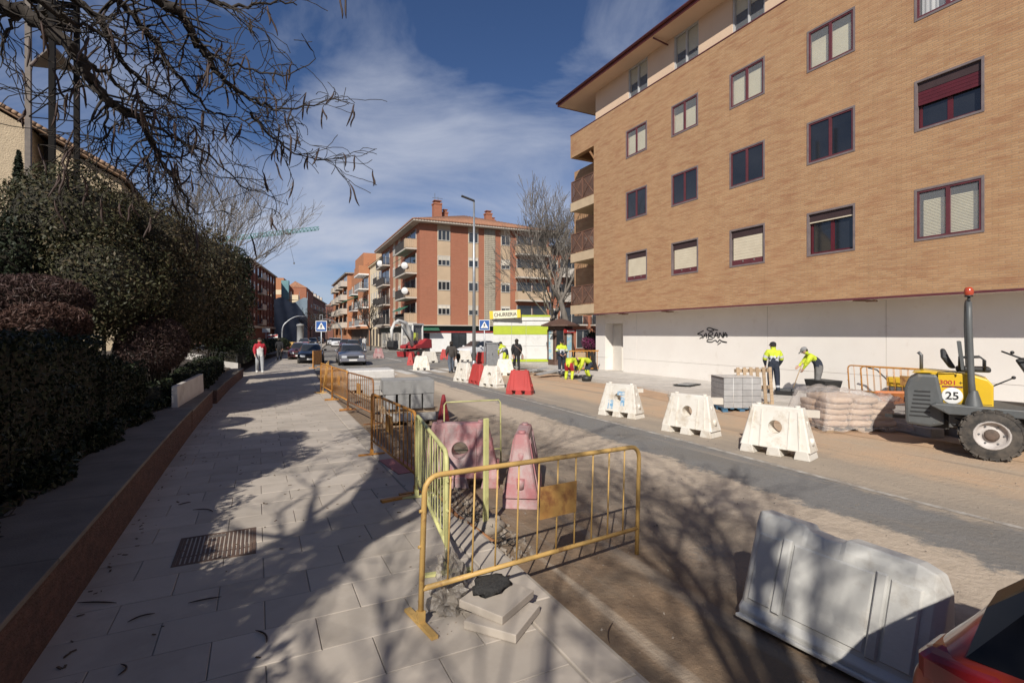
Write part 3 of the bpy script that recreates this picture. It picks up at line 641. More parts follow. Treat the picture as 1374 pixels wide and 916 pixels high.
pods = [pod(.2, .06), pod(.26, -.05), pod(.16, .1), pod(.3, .03)]
vis = [q for q in tips]
random.shuffle(vis)
for p, d in vis[:150]:
    for k in range(random.choice((1, 1, 2))):
        o = link(bpy.data.objects.new('seed_pod', random.choice(pods)), t); o.location = p; o.rotation_euler = (random.gauss(0, .25), random.gauss(0, .25), random.uniform(0, 6.28))
random.seed(SEED2)
bare_tree('pod_tree', 'bare branching tree on the bank behind the photographer', (-2.7, -3.9, .5), 8.5, .2, 4, M_bark, (2, 3), .55, lean=(.1, 0, 1), limbs=6, up=.0, L=1.8, rmin=.010, group='pod trees on the bank')
# far bare trees
c = D(305, 38, 448); bare_tree('bare_tree', 'pale bare tree rising behind the evergreen bushes', (c.x-.6, c.y, .9), 12.6, .2, 4, M_barkp, (2, 3), .42, limbs=6, up=.06, rmin=.012)
c = D(275, 46, 448); bare_tree('bare_tree', 'thin pale bare tree behind the bushes toward the church', (c.x, c.y, .9), 13.5, .2, 4, M_barkp, (2, 3), .42, limbs=5, up=.06, rmin=.014)
# fallen pods and twigs on the pavement
PODL = ['kinked twig-like seed pod in the sunlit patch behind the drain grate', 'curled seed pod arching on the shaded slabs nearest the red wall', 'seed pod lying across the edge of the shade near the fence foot', 'long nearly straight seed pod beside the foot of the red wall', 'straight seed pod on a shaded slab in front of the drain grate', 'small hooked seed pod on the shaded slabs before the red wall', 'short seed pod lying at the shade edge behind the grate', 'dark seed pod lying in the road dirt along the kerb', 'dark seed pod on the kerb beside the stacked loose slabs']
for (x, y, L_, c_, a) in [(272, 686, .28, .2, .9), (190, 830, .16, .2, 1.9), (350, 855, .2, .15, .35), (130, 810, .3, .04, 1.1), (275, 806, .22, .05, 1.55), (160, 900, .12, .3, .1), (248, 676, .14, .1, 2.0), (820, 850, .25, .08, 2.4), (700, 815, .2, .1, .4)]:
    p = G(x, y, 0 if x < 700 else RZ); mb = MB(); mb.tube([(c_*math.sin(i/6*3.1)*L_, L_*(i/6-.5), .011) for i in range(7)], [.002, .005, .006, .0055, .006, .005, .002], 5)
    o = mb.build('fallen_pod', M_pod); o.location = p; o.rotation_euler = (0, 0, a); tag(o, PODL.pop(0), 'seed pod', 'fallen seed pods')
# cast-iron grate
gr = thing('drain_grate', 'rusty cast-iron drain grate set in the pavement slabs', 'drain grate', (-.345, 5.69, 0))
M_rust = pm('rusty_iron', (.085, .06, .05), (.13, .075, .05), 9, .8, .3, 60, dirt=(.20, .15, .115), dscale=5)
mb = MB()
for a, b, c_, d_ in ((-.335, .335, -.355, -.325), (-.335, .335, .325, .355), (-.335, -.305, -.325, .325), (.305, .335, -.325, .325)): mb.bx(a, b, c_, d_, -.04, .006)
mb.build('frame', M_rust, gr)
for i in range(17): mb = MB(); x = -.29+i*.03625; mb.bx(x-.012, x+.012, -.32, .32, -.03, .005); mb.build('bar', M_rust, gr)
mb = MB(); mb.bx(-.08, .06, .235, .30, .0, .0075); mb.build('name_plate', pm('plate_iron', (.14, .12, .105), (.1, .08, .07), 9, .7), gr)
mb = MB()
for y in (-.16, 0, .16): mb.bx(-.3, .3, y-.012, y+.012, -.035, .002)
mb.build('cross_rib', M_rust, gr)
mb = MB(); mb.bx(-.3, .3, -.32, .32, -.05, -.042); mb.build('pit_shade', pm('pit_shade_black', (.012, .01, .009), (.02, .017, .015), 9, 1), gr)  # shallow plate, its black colour stands in for the unlit pit
# ------------------------------------------------------------------ right-hand apartment building
def brick_mat(name, c1, c2, mortar, axis='yz', bw=.25, bh=.062, streak=(.36, .2, .11), ms=.008, sk=.55, bump=.3):
    m = bpy.data.materials.new(name); m.use_nodes = True; t = m.node_tree; b = t.nodes['Principled BSDF']; lk = t.links.new; b.inputs['Roughness'].default_value = .9; b.inputs['Specular IOR Level'].default_value = .25
    pos = nn(t, 'ShaderNodeNewGeometry').outputs['Position']; sp = nn(t, 'ShaderNodeSeparateXYZ'); cb = nn(t, 'ShaderNodeCombineXYZ'); lk(pos, sp.inputs[0])
    if axis == 'yz': lk(sp.outputs[1], cb.inputs[0])
    elif axis == 'xz': lk(sp.outputs[0], cb.inputs[0])
    else:
        a = nn(t, 'ShaderNodeMath', operation='ADD'); lk(sp.outputs[0], a.inputs[0]); lk(sp.outputs[1], a.inputs[1]); lk(a.outputs[0], cb.inputs[0])
    lk(sp.outputs[2], cb.inputs[1])
    br = nn(t, 'ShaderNodeTexBrick'); br.inputs['Scale'].default_value = 1; br.inputs['Brick Width'].default_value = bw; br.inputs['Row Height'].default_value = bh; br.inputs['Mortar Size'].default_value = ms; br.inputs['Mortar Smooth'].default_value = .1; br.inputs['Bias'].default_value = -.2
    br.inputs['Color1'].default_value = (*c1, 1); br.inputs['Color2'].default_value = (*c2, 1); br.inputs['Mortar'].default_value = (*mortar, 1); lk(cb.outputs[0], br.inputs[0])
    def noise(s, st, d=6):
        mp = nn(t, 'ShaderNodeMapping'); mp.inputs['Scale'].default_value = st; n = nn(t, 'ShaderNodeTexNoise'); n.inputs['Scale'].default_value = s; n.inputs['Detail'].default_value = d; n.inputs['Roughness'].default_value = .65; lk(cb.outputs[0], mp.inputs[0]); lk(mp.outputs[0], n.inputs[0]); return n.outputs[0]
    def mr(o, a, z, hi=1):
        r_ = nn(t, 'ShaderNodeMapRange'); r_.inputs[1].default_value = a; r_.inputs[2].default_value = z; r_.inputs[4].default_value = hi; lk(o, r_.inputs[0]); return r_.outputs[0]
    def mix(f, a, c):
        x = nn(t, 'ShaderNodeMixRGB'); lk(f, x.inputs[0]); lk(a, x.inputs[1]); x.inputs[2].default_value = (*c, 1); return x.outputs[0]
    c = mix(mr(noise(1.1, (.9, 5, 1)), .47, .68, sk), br.outputs[0], streak)
    c = mix(mr(noise(5, (1, 4.5, 1), 3), .60, .74, .5*sk), c, tuple(v*.8 for v in streak))
    c = mix(mr(noise(.35, (1, 1, 1), 4), .45, .75, .35), c, tuple(v*1.12 for v in c1))
    c = mix(mr(noise(1.6, (3.2, .22, 1), 6), .56, .78, .42), c, tuple(v*.62 for v in c1))     # rain streaks
    lk(c, b.inputs['Base Color'])
    bp = nn(t, 'ShaderNodeBump'); bp.inputs['Strength'].default_value = bump; bp.inputs['Distance'].default_value = .01; bp.invert = True; lk(br.outputs['Fac'], bp.inputs['Height']); lk(bp.outputs[0], b.inputs['Normal']); return m
M_tan = brick_mat('tan_brick', (.455, .275, .145), (.37, .205, .10), (.35, .235, .145), sk=.9, streak=(.31, .155, .085), ms=.010, bump=.5)
M_tanx = brick_mat('tan_brick_end', (.455, .285, .155), (.40, .24, .125), (.33, .225, .14), 'xz')
M_plast = pm('cream_render', (.66, .49, .345), (.62, .455, .32), .8, .9, .1, 60, world=True)
M_maroon = pm('maroon_aluminium', (.135, .036, .044), (.10, .028, .034), 3, .45, spec=.4)
M_maroon2 = pm('maroon_shutter', (.10, .012, .02), (.08, .01, .016), 3, .5)
M_box = pm('shutter_box', (.05, .028, .028), (.04, .022, .022), 3, .6)
M_creamsh = pm('cream_shutter', (.62, .55, .415), (.56, .49, .365), 2, .6)
M_blind = pm('cream_blind', (.52, .48, .33), (.46, .42, .29), 2, .7)
M_curt = pm('white_curtain', (.55, .54, .52), (.35, .35, .35), 1, .9, stretch=(1, 9, .3))
M_fgrey = pm('window_surround', (.20, .16, .155), (.15, .12, .12), 4, .6)
M_room = pm('dim_room', (.035, .03, .03), (.02, .018, .018), 1.5, .9)
M_reveal = pm('glass_dark_reflect', (.012, .014, .017), (.02, .022, .026), .6, .04, spec=1.0)
M_pane = pm('pane_clear', (.75, .78, .8), (.72, .75, .78), 1, .03, alpha=.10, spec=.7)
ab = thing('apartment_building', 'tan brick apartment block with maroon windows and white ground floor', 'building', (16.4, 8, 0))
FX, Y1, Y0 = 0.0, 25.1-8, -9.0-8
cols_ = [(20.09-3.105*i-1.53-8, 20.09-3.105*i-8) for i in range(9)]
rows_ = [(4.62, 6.06), (7.66, 9.07), (10.73, 12.10)]
YB = 22.8-8
def grid_wall(mb, ye, ze, holes, x0, x1):
    for i in range(len(ye)-1):
        for j in range(len(ze)-1):
            cy, cz = (ye[i]+ye[i+1])/2, (ze[j]+ze[j+1])/2
            if any(a < cy < b and c < cz < d for a, b, c, d in holes): continue
            mb.bx(x0, x1, ye[i], ye[i+1], ze[j], ze[j+1])
ye = sorted(set([Y0, YB]+[v for c in cols_ for v in c])); ze = [3.15]+[v for r_ in rows_ for v in r_]+[13.6]
ye = [y for y in ye if y >= Y0]
holes = [(a, b, c, d) for a, b in cols_ for c, d in rows_]
mb = MB(); grid_wall(mb, ye, ze, holes, 0, .3); mb.build('brick_wall', M_tan, ab)
mb = MB(); mb.bx(.0, .3, YB, Y1, 12.3, 13.6); mb.bx(.3, 12, Y1-.3, Y1, 12.3, 13.6); mb.build('brick_band', M_tan, ab)
mb = MB(); mb.bx(-.02, .34, Y0, Y1+.02, 13.6, 13.64); mb.build('brick_cap', M_maroon, ab)
mb = MB(); mb.bx(.3, 12, YB-.3, YB, 3.2, 13.6); mb.build('end_wall', M_tanx, ab)
mb = MB(); mb.bx(1.6, 1.9, YB, Y1+2.0, 3.2, 12.3); mb.build('loggia_back_wall', M_tan, ab)
mb = MB(); mb.bx(.3, 12, Y0, YB-.3, 3.15, 3.3); mb.bx(.3, 12, Y0, Y0+.3, 3.3, 13.6); mb.bx(11.7, 12, Y0, YB, 3.3, 13.6); mb.build('rear_walls', M_tan, ab)
mb = MB(); mb.bx(.6, .62, Y0+.3, YB-.3, 3.3, 13.5)
mb.build('interior', M_room, ab)
# windows
def window(kind, a, b, z0, z1, k):
    fr = MB(); t_ = .06
    for args in ((a, b, z0, z0+t_), (a, b, z1-t_, z1), (a, a+t_, z0+t_, z1-t_), (b-t_, b, z0+t_, z1-t_)): fr.bx(-.015, .10, *args)
    wd = fr.build('window', M_fgrey, ab)
    if kind in ('blind', 'dark', 'curtain', 'slat'):       # sliding leaves flush with the brick
        mb = MB(); m_ = (a+b)/2; s_ = .05
        a2, b2, c2, d2 = a+t_, b-t_, z0+t_, z1-t_
        for args in ((a2, b2, c2, c2+s_), (a2, b2, d2-s_, d2), (a2, a2+s_, c2+s_, d2-s_), (b2-s_, b2, c2+s_, d2-s_), (m_-.045, m_+.045, c2+s_, d2-s_)): mb.bx(.0, .06, *args)
        mb.build('sash', M_maroon, wd)
        for (p, q) in ((a2+s_, m_-.045), (m_+.045, b2-s_)):
            mb = MB(); mb.bx(.03, .036, p, q, c2+s_, d2-s_); mb.build('pane', M_reveal if kind == 'dark' else M_pane, wd)
        if kind in ('blind', 'slat'):
            top_ = z1-(.30, .42, .26, .34, .30, .7)[k % 6]; n_ = 26
            mb = MB()
            if kind == 'slat':
                for i in range(n_): z = z0+.1+(top_-z0-.1)*i/n_; mb.box((.16, (a+b)/2, z), (.035, b-a-.3, .035), rot(0, .6, 0))
            else: mb.bx(.15, .17, a+.07, b-.07, z0+.08, top_)
            mb.build('blind', M_blind, wd)
        if kind == 'curtain':
            mb = MB(); N_ = 40; v = []
            for i in range(N_): y = a+.1+(b-a-.2)*i/(N_-1); v.append((.2+.025*math.sin(i*1.7), y))
            mb.add([(x, y, z) for x, y in v for z in (z0+.1, z1-.1)], [(2*i, 2*i+1, 2*i+3, 2*i+2) for i in range(N_-1)], True); mb.build('curtain', M_curt, wd)
        if kind == 'dark' and k % 2 == 0:
            mb = MB(); mb.bx(-.02, .02, a+.06, b-.06, z0+.062, z0+.075); mb.build('sill_strip', M_fgrey, wd)
    else:
        mb = MB(); bz = z1-t_-(.27 if kind == 'closed' else .25); mb.bx(.05, .12, a+t_, b-t_, bz, z1-t_); mb.build('shutter_box', M_box, wd)
        if kind == 'closed':
            mb = MB(); n_ = 16; zb = z0+.26
            for i in range(n_): mb.bx(.055+.004*(i % 2), .09, a+t_+.07, b-t_-.07, zb+(bz-zb)*i/n_, zb+(bz-zb)*(i+.97)/n_)
            mb.build('shutter', M_creamsh, wd); mb = MB(); mb.bx(.06, .1, a+t_, b-t_, z0+t_, zb-.002); mb.build('shutter_rail', M_maroon, wd)
            for q in (.3, .62): mb = MB(); mb.bx(.045, .06, a+(b-a)*q, a+(b-a)*q+.05, zb-.1, zb-.03); mb.build('shutter_stop', M_fgrey, wd)
        else:
            zb = bz-(.04 if kind == 'open' else .38); mb = MB()
            if kind == 'open': mb.bx(.05, .09, a+t_, b-t_, zb, bz-.003); mb.build('shutter', M_creamsh, wd)
            else:
                for i in range(8): mb.bx(.055+.005*(i % 2), .09, a+t_, b-t_, zb+(bz-zb)*i/8, zb+(bz-zb)*(i+.95)/8)
                mb.build('shutter', M_maroon2, wd)
            mb = MB(); m_ = (a+b)/2; s_ = .07
            for args in ((a+t_, b-t_, z0+t_, z0+t_+s_), (a+t_, a+t_+s_, z0+t_+s_, zb-.004), (b-t_-s_, b-t_, z0+t_+s_, zb-.004), (m_-.06, m_+.06, z0+t_+s_, zb-.004)): mb.bx(.13, .19, *args)
            mb.build('sash', M_maroon2, wd)
            for p, q in ((a+t_+s_, m_-.06), (m_+.06, b-t_-s_)): mb = MB(); mb.bx(.15, .156, p, q, z0+t_+s_, z1-t_); mb.build('pane', M_reveal, wd)
kinds = [['closed', 'closed', 'closed', 'open', 'slat', 'closed', 'open', 'closed', 'slat'], ['dark', 'dark', 'dark', 'dark', 'half', 'dark', 'half', 'dark', 'dark'], ['blind', 'blind', 'blind', 'blind', 'curtain', 'blind', 'blind', 'dark', 'blind']]
for j, (z0, z1) in enumerate(rows_):
    for i, (a, b) in enumerate(cols_): window(kinds[j][i], a, b, z0, z1, i)
# attic storey
mb = MB(); ac = [(c[0]+.1, c[1]-.02) for c in cols_]; yy_ = sorted([Y0, YB]+[v for c in ac for v in c])
mb.bx(.35, 10, YB-.25, YB, 13.645, 15.2); mb.build('attic_end_wall', M_plast, ab)
for i in range(0, len(yy_)-1, 2): mb = MB(); mb.bx(.12, .35, yy_[i], yy_[i+1], 13.645, 15.2); mb.build('attic_panel', M_plast, ab)
M_alu = pm('grey_aluminium', (.50, .50, .49), (.44, .44, .43), 3, .45)
for i, (a, b) in enumerate(ac):
    mb = MB(); m_ = (a+b)/2
    for args in ((a, b, 13.645, 13.71), (a, b, 15.13, 15.2), (a, a+.06, 13.71, 15.13), (b-.06, b, 13.71, 15.13), (m_-.03, m_+.03, 13.71, 15.13)): mb.bx(.15, .24, *args)
    wd = mb.build('attic_window', M_alu, ab)
    for p, q, u in ((a+.06, m_-.03, .45+.2*(i % 2)), (m_+.03, b-.06, .5)):
        mb = MB(); mb.bx(.2, .206, p, q, 13.71, 15.13); mb.build('pane', M_pane, wd); mb = MB(); mb.bx(.26, .28, p, q, 15.13-1.42*u, 15.13); mb.build('blind', M_blind, wd)
    if i % 3 == 1: mb = MB(); mb.cyl((-.75, b+.35, 15.12), (.1, b+.35, 15.02), .035); mb.build('roof_pipe', M_maroon, ab)
mb = MB(); mb.bx(.45, .47, Y0, YB-.25, 13.65, 15.2); mb.build('attic_interior', M_room, ab)
mb = MB(); mb.bx(-.8, 11, Y0, Y1+.05, 15.2, 15.32); mb.build('eave_soffit', M_plast, ab)
mb = MB(); mb.bx(-.84, -.8, Y0, Y1+.09, 15.18, 15.40); mb.bx(-.8, 11, Y1+.05, Y1+.09, 15.18, 15.40)
mb.tube([(-.9, Y0, 15.36), (-.9, Y1+.1, 15.36)], .065, 8); mb.build('fascia_gutter', pm('maroon_gutter', (.16, .035, .03), (.12, .03, .025), 3, .5), ab)
mb = MB(); mb.prism([(-.85, 15.4), (11, 15.4), (5.5, 17.6)], (0, Y0, 0), (1, 0, 0), (0, 0, 1), (0, Y1-Y0, 0)); mb.build('roof', M_tilebr, ab, fixn=True)
# loggias with braced railings
M_rail = pm('brown_railing', (.19, .095, .06), (.14, .07, .045), 4, .6)
M_railp = pm('railing_screen', (.15, .085, .06), (.11, .06, .045), 4, .8, alpha=.72)
M_slab = pm('loggia_slab', (.52, .40, .26), (.46, .35, .23), 2, .9)
for zt, zs in ((10.91, 9.17), (7.86, 6.2), (4.80, 3.2)):
    mb = MB(); mb.bx(0, 1.6, YB+.002, Y1, zs, zs+.5); lg = mb.build('loggia_slab', M_slab, ab); ex = MB()
    for k in range(2):
        a, b = YB+.02+k*1.13, YB+.02+(k+1)*1.13; z0, z1 = zs+.55, zt; mb = MB()
        for args in ((a, b, z1-.05, z1), (a, b, z0, z0+.04), (a, a+.05, z0+.04, z1-.05), (b-.05, b, z0+.04, z1-.05)): mb.bx(.03, .08, *args)
        for q0, q1 in (((a, z0), (b, z1)), ((a, z1), (b, z0))):
            mb.cyl((.055, q0[0], q0[1]), (.055, q1[0], q1[1]), .02, n=6)
        r_ = mb.build('railing', M_rail, ab); mb = MB(); mb.bx(.058, .062, a+.05, b-.05, z0+.04, z1-.05); mb.build('screen', M_railp, r_)
    mb = MB()
    for args in ((.08, 1.6, zt-.05, zt), (.08, 1.6, zs+.55, zs+.6)): mb.bx(args[0], args[1], Y1-.06, Y1-.02, args[2], args[3])
    for i in range(9): mb.bx(.1+i*.18, .12+i*.18, Y1-.05, Y1-.03, zs+.6, zt-.05)
    mb.build('side_railing', M_rail, ab)
    mb = MB(); mb.bx(1.55, 1.59, YB+.5, YB+1.9, zs+.52, zs+2.5); mb.build('loggia_door', M_glass, ab)
    mb = MB(); mb.bx(1.52, 1.58, YB+1.17, YB+1.23, zs+.52, zs+2.5); mb.build('door_mullion', M_maroon, ab)
for k, (y, z) in enumerate(((Y1-.9, 7.0), (Y1-1.3, 7.0))):
    mb = MB(); mb.bx(.3, .7, y, y+.05, z-.25, z+.6); mb.bx(.3, .7, y, y+.4, z, z+.05); mb.build('balcony_chair', M_white, ab)
# white ground floor set back under the overhang
M_wwall = pm('white_render', (.76, .72, .665), (.72, .675, .62), .7, .85, .06, 40, world=True, dirt=(.60, .54, .47), dscale=1.6, dlo=.58, dhi=.8)
M_soff = pm('soffit_render', (.62, .55, .47), (.56, .49, .42), 1, .9)
WY1 = 24.0-8; jy = [Y0, -5.0, 0.9, 4.99, 12.49, 13.56, 15.11, WY1]
mb = MB(); mb.bx(-.0, 1.02, Y0, YB, 3.11, 3.148); mb.build('overhang_soffit', M_soff, ab)
mb = MB(); mb.bx(-.01, .05, Y0, YB, 3.09, 3.15); mb.build('drip_edge', M_maroon, ab)
for i in range(len(jy)-1):
    a, b = jy[i]+.008, jy[i+1]-.008
    if i == 5: continue
    for z0, z1 in ((.0, .735), (.747, 3.11)):
        mb = MB(); mb.bx(1.0, 1.2, a, b, z0, z1); mb.build('wall_panel', M_wwall, ab)
mb = MB(); mb.bx(1.0, 1.2, 13.565, 15.1, 2.63, 3.11); mb.build('door_lintel', M_wwall, ab)
mb = MB(); mb.bx(1.01, 1.19, Y0, 13.5, .70, .78); mb.bx(1.012, 1.25, Y0, 13.5, 0, 3.1); mb.build('wall_backing', pm('joint_backing', (.42, .38, .34), (.38, .34, .3), 3, .9), ab)  # backing seen in the panel joints, darker than the panels
mb = MB(); mb.bx(1.55, 1.6, 13.56, 15.11, 0, 2.63); mb.bx(1.2, 1.55, 13.45, 13.56, 0, 2.63); mb.bx(1.2, 1.55, 15.11, 15.2, 0, 2.63); mb.bx(1.2, 1.6, 13.45, 15.2, 2.63, 2.7); mb.build('door_recess', M_wwall, ab)
mb = MB(); mb.bx(1.5, 1.55, 14.3, 15.05, 0.04, 2.55); mb.build('door', pm('door_cream', (.62, .58, .52), (.56, .52, .46), 1, .7), ab)
mb = MB(); mb.bx(1.2, 12, WY1-.2, WY1, 0, 3.2); mb.build('ground_end_wall', M_wwall, ab)
for y, l_ in ((1.1, .35), (9.5, .3), (12.6, .25)):
    mb = MB(); mb.box((.25, y, 3.07), (.3, l_*1.6, .05), rot(.08, 0, 0)); mb.box((.2, y-.2, 3.05), (.2, .25, .04), rot(-.1, 0, .3)); mb.build('loose_soffit_strip', pm('torn_strip', (.33, .2, .13), (.2, .12, .08), 4, .9), ab)
# spray-painted tag
M_spray = pm('black_spray', (.012, .012, .013), (.02, .02, .02), 9, .6)
tagm = MB()
def stroke(pts, r=.022):           # u runs to the right of the wall as seen (towards -Y), v up, unit = pixel of the zoom / k
    k = .00915; P_ = [Vector((.985, 16.45-8-(x-718)*k*.93, 2.335-(y-165)*k*.62)) for x, y in pts]
    tagm.tube([Vector((.996, p.y, p.z)) for p in bez(P_, 5)], r, 6)
for s_ in ([(850, 188), (825, 180), (795, 168), (782, 180), (800, 192), (826, 188), (812, 174)],
           [(760, 190), (735, 205), (720, 215), (745, 222), (752, 238), (735, 250)], [(755, 248), (775, 210), (782, 246)], [(765, 232), (784, 228)],
           [(792, 248), (795, 208), (818, 205), (815, 222), (796, 228), (822, 244)], [(826, 246), (842, 204), (852, 244)], [(832, 230), (852, 226)],
           [(858, 244), (862, 206), (880, 240), (884, 202)], [(884, 242), (896, 206), (906, 238)], [(888, 228), (908, 222)],
           [(818, 255), (788, 258), (784, 272), (812, 276), (834, 262), (850, 276), (860, 258), (880, 272), (905, 276)], [(905, 276), (872, 268)], [(868, 278), (850, 294)]): stroke(s_)
tagm.build('graffiti', M_spray, ab)
# ------------------------------------------------------------------ far buildings
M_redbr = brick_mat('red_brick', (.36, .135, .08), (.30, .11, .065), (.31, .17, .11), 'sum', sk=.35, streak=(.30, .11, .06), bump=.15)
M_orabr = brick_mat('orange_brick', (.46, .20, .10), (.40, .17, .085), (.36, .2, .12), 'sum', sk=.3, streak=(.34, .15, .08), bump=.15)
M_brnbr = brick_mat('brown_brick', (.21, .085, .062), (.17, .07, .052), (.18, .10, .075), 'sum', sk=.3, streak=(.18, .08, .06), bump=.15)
M_beige = pm('beige_render', (.50, .37, .245), (.44, .325, .215), .6, .9, world=True, dirt=(.48, .36, .23), dscale=.9)
M_cream = pm('cream_facade', (.70, .58, .40), (.64, .53, .36), .5, .9, world=True, dirt=(.55, .45, .31), dscale=.9)
M_cstone = pm('pale_slab', (.52, .47, .40), (.45, .40, .34), 1, .9)
M_roof = pm('clay_tiles', (.40, .20, .115), (.27, .135, .085), 2.2, .9, .4, 8, rnd=.15, world=True)
M_winf = pm('pale_window_frame', (.52, .49, .44), (.46, .43, .38), 2, .6)
M_shut = pm('roller_blind', (.62, .56, .46), (.55, .49, .40), 1.5, .7, rnd=.25)
M_green = pm('green_awning', (.035, .13, .075), (.025, .10, .06), 3, .8)
M_iron = pm('balcony_iron', (.05, .045, .042), (.035, .03, .03), 4, .6)
class Bd:
    """a building: facade A is the plane x=0 (faces -x) along +y, facade B the plane y=0 (faces -y) along +x"""
    def __init__(s, name, label, px, d, ang, W, Ln, H, mat, cat='building', z0=0, loc=None):
        p = loc or D(px, d, 448); s.t = thing(name, label, cat, (p[0], p[1], z0), -ang); s.W, s.L, s.H = W, Ln, H
        mb = MB(); mb.bx(0, W, 0, Ln, 0, H); mb.build('wall', mat, s.t)
    def patch(s, f, a, b, z0, z1, mat, name='panel', pr=.03):
        mb = MB(); (mb.bx(-pr, .02, a, b, z0, z1) if f == 'A' else mb.bx(a, b, -pr, .02, z0, z1)); return mb.build(name, mat, s.t)
    def win(s, f, a, b, z0, z1, blind=0., fm=M_winf, mull=1, pr=.05):
        mb = MB(); t = .07; q = []
        for args in ((a, b, z0, z0+t), (a, b, z1-t, z1), (a, a+t, z0+t, z1-t), (b-t, b, z0+t, z1-t)): q.append(args)
        for k in range(mull): m = a+(b-a)*(k+1)/(mull+1); q.append((m-.03, m+.03, z0+t, z1-t))
        for u0, u1, v0, v1 in q: (mb.bx(-pr-.04, .02, u0, u1, v0, v1) if f == 'A' else mb.bx(u0, u1, -pr-.04, .02, v0, v1))
        w_ = mb.build('window', fm, s.t); zb = z1-t-(z1-z0-2*t)*blind
        mb = MB(); (mb.bx(-pr, .01, a+t, b-t, z0+t, zb) if f == 'A' else mb.bx(a+t, b-t, -pr, .01, z0+t, zb))
        if blind < .97: mb.build('pane', M_glass, w_)
        if blind > .03:
            mb = MB(); (mb.bx(-pr-.015, .01, a+t, b-t, zb+.003, z1-t) if f == 'A' else mb.bx(a+t, b-t, -pr-.015, .01, zb+.003, z1-t)); mb.build('blind', M_shut, w_)
        return w_
    def balcony(s, f, a, b, z, dep=1.1, hr=1.0, slab=M_cstone, rail=M_iron, solid=None, door=True):
        def bx(mb, u0, u1, v0, v1, z0, z1): (mb.bx(-v1, -v0, u0, u1, z0, z1) if f == 'A' else mb.bx(u0, u1, -v1, -v0, z0, z1))
        mb = MB(); bx(mb, a, b, -.01, dep, z-.18, z); bl = mb.build('balcony', slab, s.t)
        mb = MB()
        if solid:
            bx(mb, a, b, dep-.08, dep, z, z+hr); bx(mb, a, a+.08, .01, dep-.08, z, z+hr); bx(mb, b-.08, b, .01, dep-.08, z, z+hr); mb.build('parapet', solid, bl)
        else:
            n_ = max(4, int((b-a)/.16))
            for i in range(n_+1): u = a+(b-a-.03)*i/n_; bx(mb, u, u+.03, dep-.06, dep-.03, z+.05, z+hr-.05)
            for i in range(6): v = dep*i/6; bx(mb, a, a+.03, v, v+.03, z+.05, z+hr-.05); bx(mb, b-.03, b, v, v+.03, z+.05, z+hr-.05)
            for zz_ in (z+.02, z+hr-.05): bx(mb, a, b, dep-.07, dep-.02, zz_, zz_+.05); bx(mb, a, a+.05, .0, dep-.07, zz_, zz_+.05); bx(mb, b-.05, b, .0, dep-.07, zz_, zz_+.05)
            mb.build('railing', rail, bl)
        if door:
            mb = MB(); bx(mb, a+.25, b-.25, -.02, .05, z+.02, z+2.15); dr = mb.build('balcony_door', M_glass, s.t)
            mb = MB(); m = (a+b)/2; bx(mb, m-.05, m+.05, .05, .08, z+.02, z+2.15); bx(mb, a+.2, a+.27, .0, .08, z+.02, z+2.2); bx(mb, b-.27, b-.2, .0, .08, z+.02, z+2.2); mb.build('door_frame', M_winf, dr)
        return bl
    def hip(s, z, ov, h, mat=M_roof, fascia=M_cstone):
        W, Ln = s.W, s.L; m = min(W, Ln)/2
        mb = MB(); mb.bx(-ov, W+ov, -ov, Ln+ov, z, z+.18); mb.build('eave', fascia, s.t)
        e = [(-ov-.06, -ov-.06), (W+ov+.06, -ov-.06), (W+ov+.06, Ln+ov+.06), (-ov-.06, Ln+ov+.06)]
        r0, r1 = ((m, m), (W-m, m)) if W >= Ln else ((m, m), (m, Ln-m))
        mb = MB(); vs_ = [(x, y, z+.182) for x, y in e]+[(r0[0], r0[1], z+h), (r1[0], r1[1], z+h)]
        fs = [(0, 1, 5, 4), (1, 2, 5), (2, 3, 4, 5), (3, 0, 4)] if W >= Ln else [(0, 1, 4), (1, 2, 5, 4), (2, 3, 5), (3, 0, 4, 5)]
        mb.add(vs_, fs); rf = mb.build('roof', mat, s.t)
        return rf
    def tilerows(s, z, ov, h, rf, mat):     # ribs of curved tiles on the two visible slopes
        W, Ln = s.W, s.L; m = min(W, Ln)/2; mb = MB(); k = h/(m+ov)
        n_ = int((W+2*ov)/.32)
        for i in range(n_):
            x = -ov+(i+.5)*.32; run = min(x+ov, W+ov-x, m+ov)
            if run > .1: mb.tube([(x, -ov-.1, z+.2), (x, -ov+run, z+.2+k*run)], [.09, .09], 5, smooth=True)
        n_ = int((Ln+2*ov)/.32)
        for i in range(n_):
            y = -ov+(i+.5)*.32; run = min(y+ov, Ln+ov-y, m+ov)
            if run > .1: mb.tube([(-ov-.1, y, z+.2), (-ov+run, y, z+.2+k*run)], [.09, .09], 5, smooth=True)
        o = mb.build('tile_row', mat, rf); o['kind'] = 'stuff'
    def chimney(s, x, y, z, w_, h, mat, rf=None):
        mb = MB(); mb.bx(x-w_/2, x+w_/2, y-w_/2, y+w_/2, z, z+h); mb.bx(x-w_/2-.06, x+w_/2+.06, y-w_/2-.06, y+w_/2+.06, z+h-.18, z+h); mb.bx(x-w_/3, x+w_/3, y-w_/3, y+w_/3, z+h, z+h+.25); mb.bx(x-w_/2, x+w_/2, y-w_/2, y+w_/2, z+h+.25, z+h+.32); mb.build('chimney', mat, s.t)
def dish(parent, p, r, az):
    mb = MB(); mb.lathe([(0, .0), (r*.5, .03*r*2), (r*.85, .09*r*2), (r, .13*r*2), (r*.97, .14*r*2), (r*.5, .045*r*2), (0, .01)], (0, 0, 0), 18); mb.cyl((0, 0, .02), (0, 0, r*.9), .02, n=5); o = mb.build('satellite_dish', M_white, parent); o.location = p; o.rotation_euler = (R(78), 0, az); return o
a0 = R(2.1)
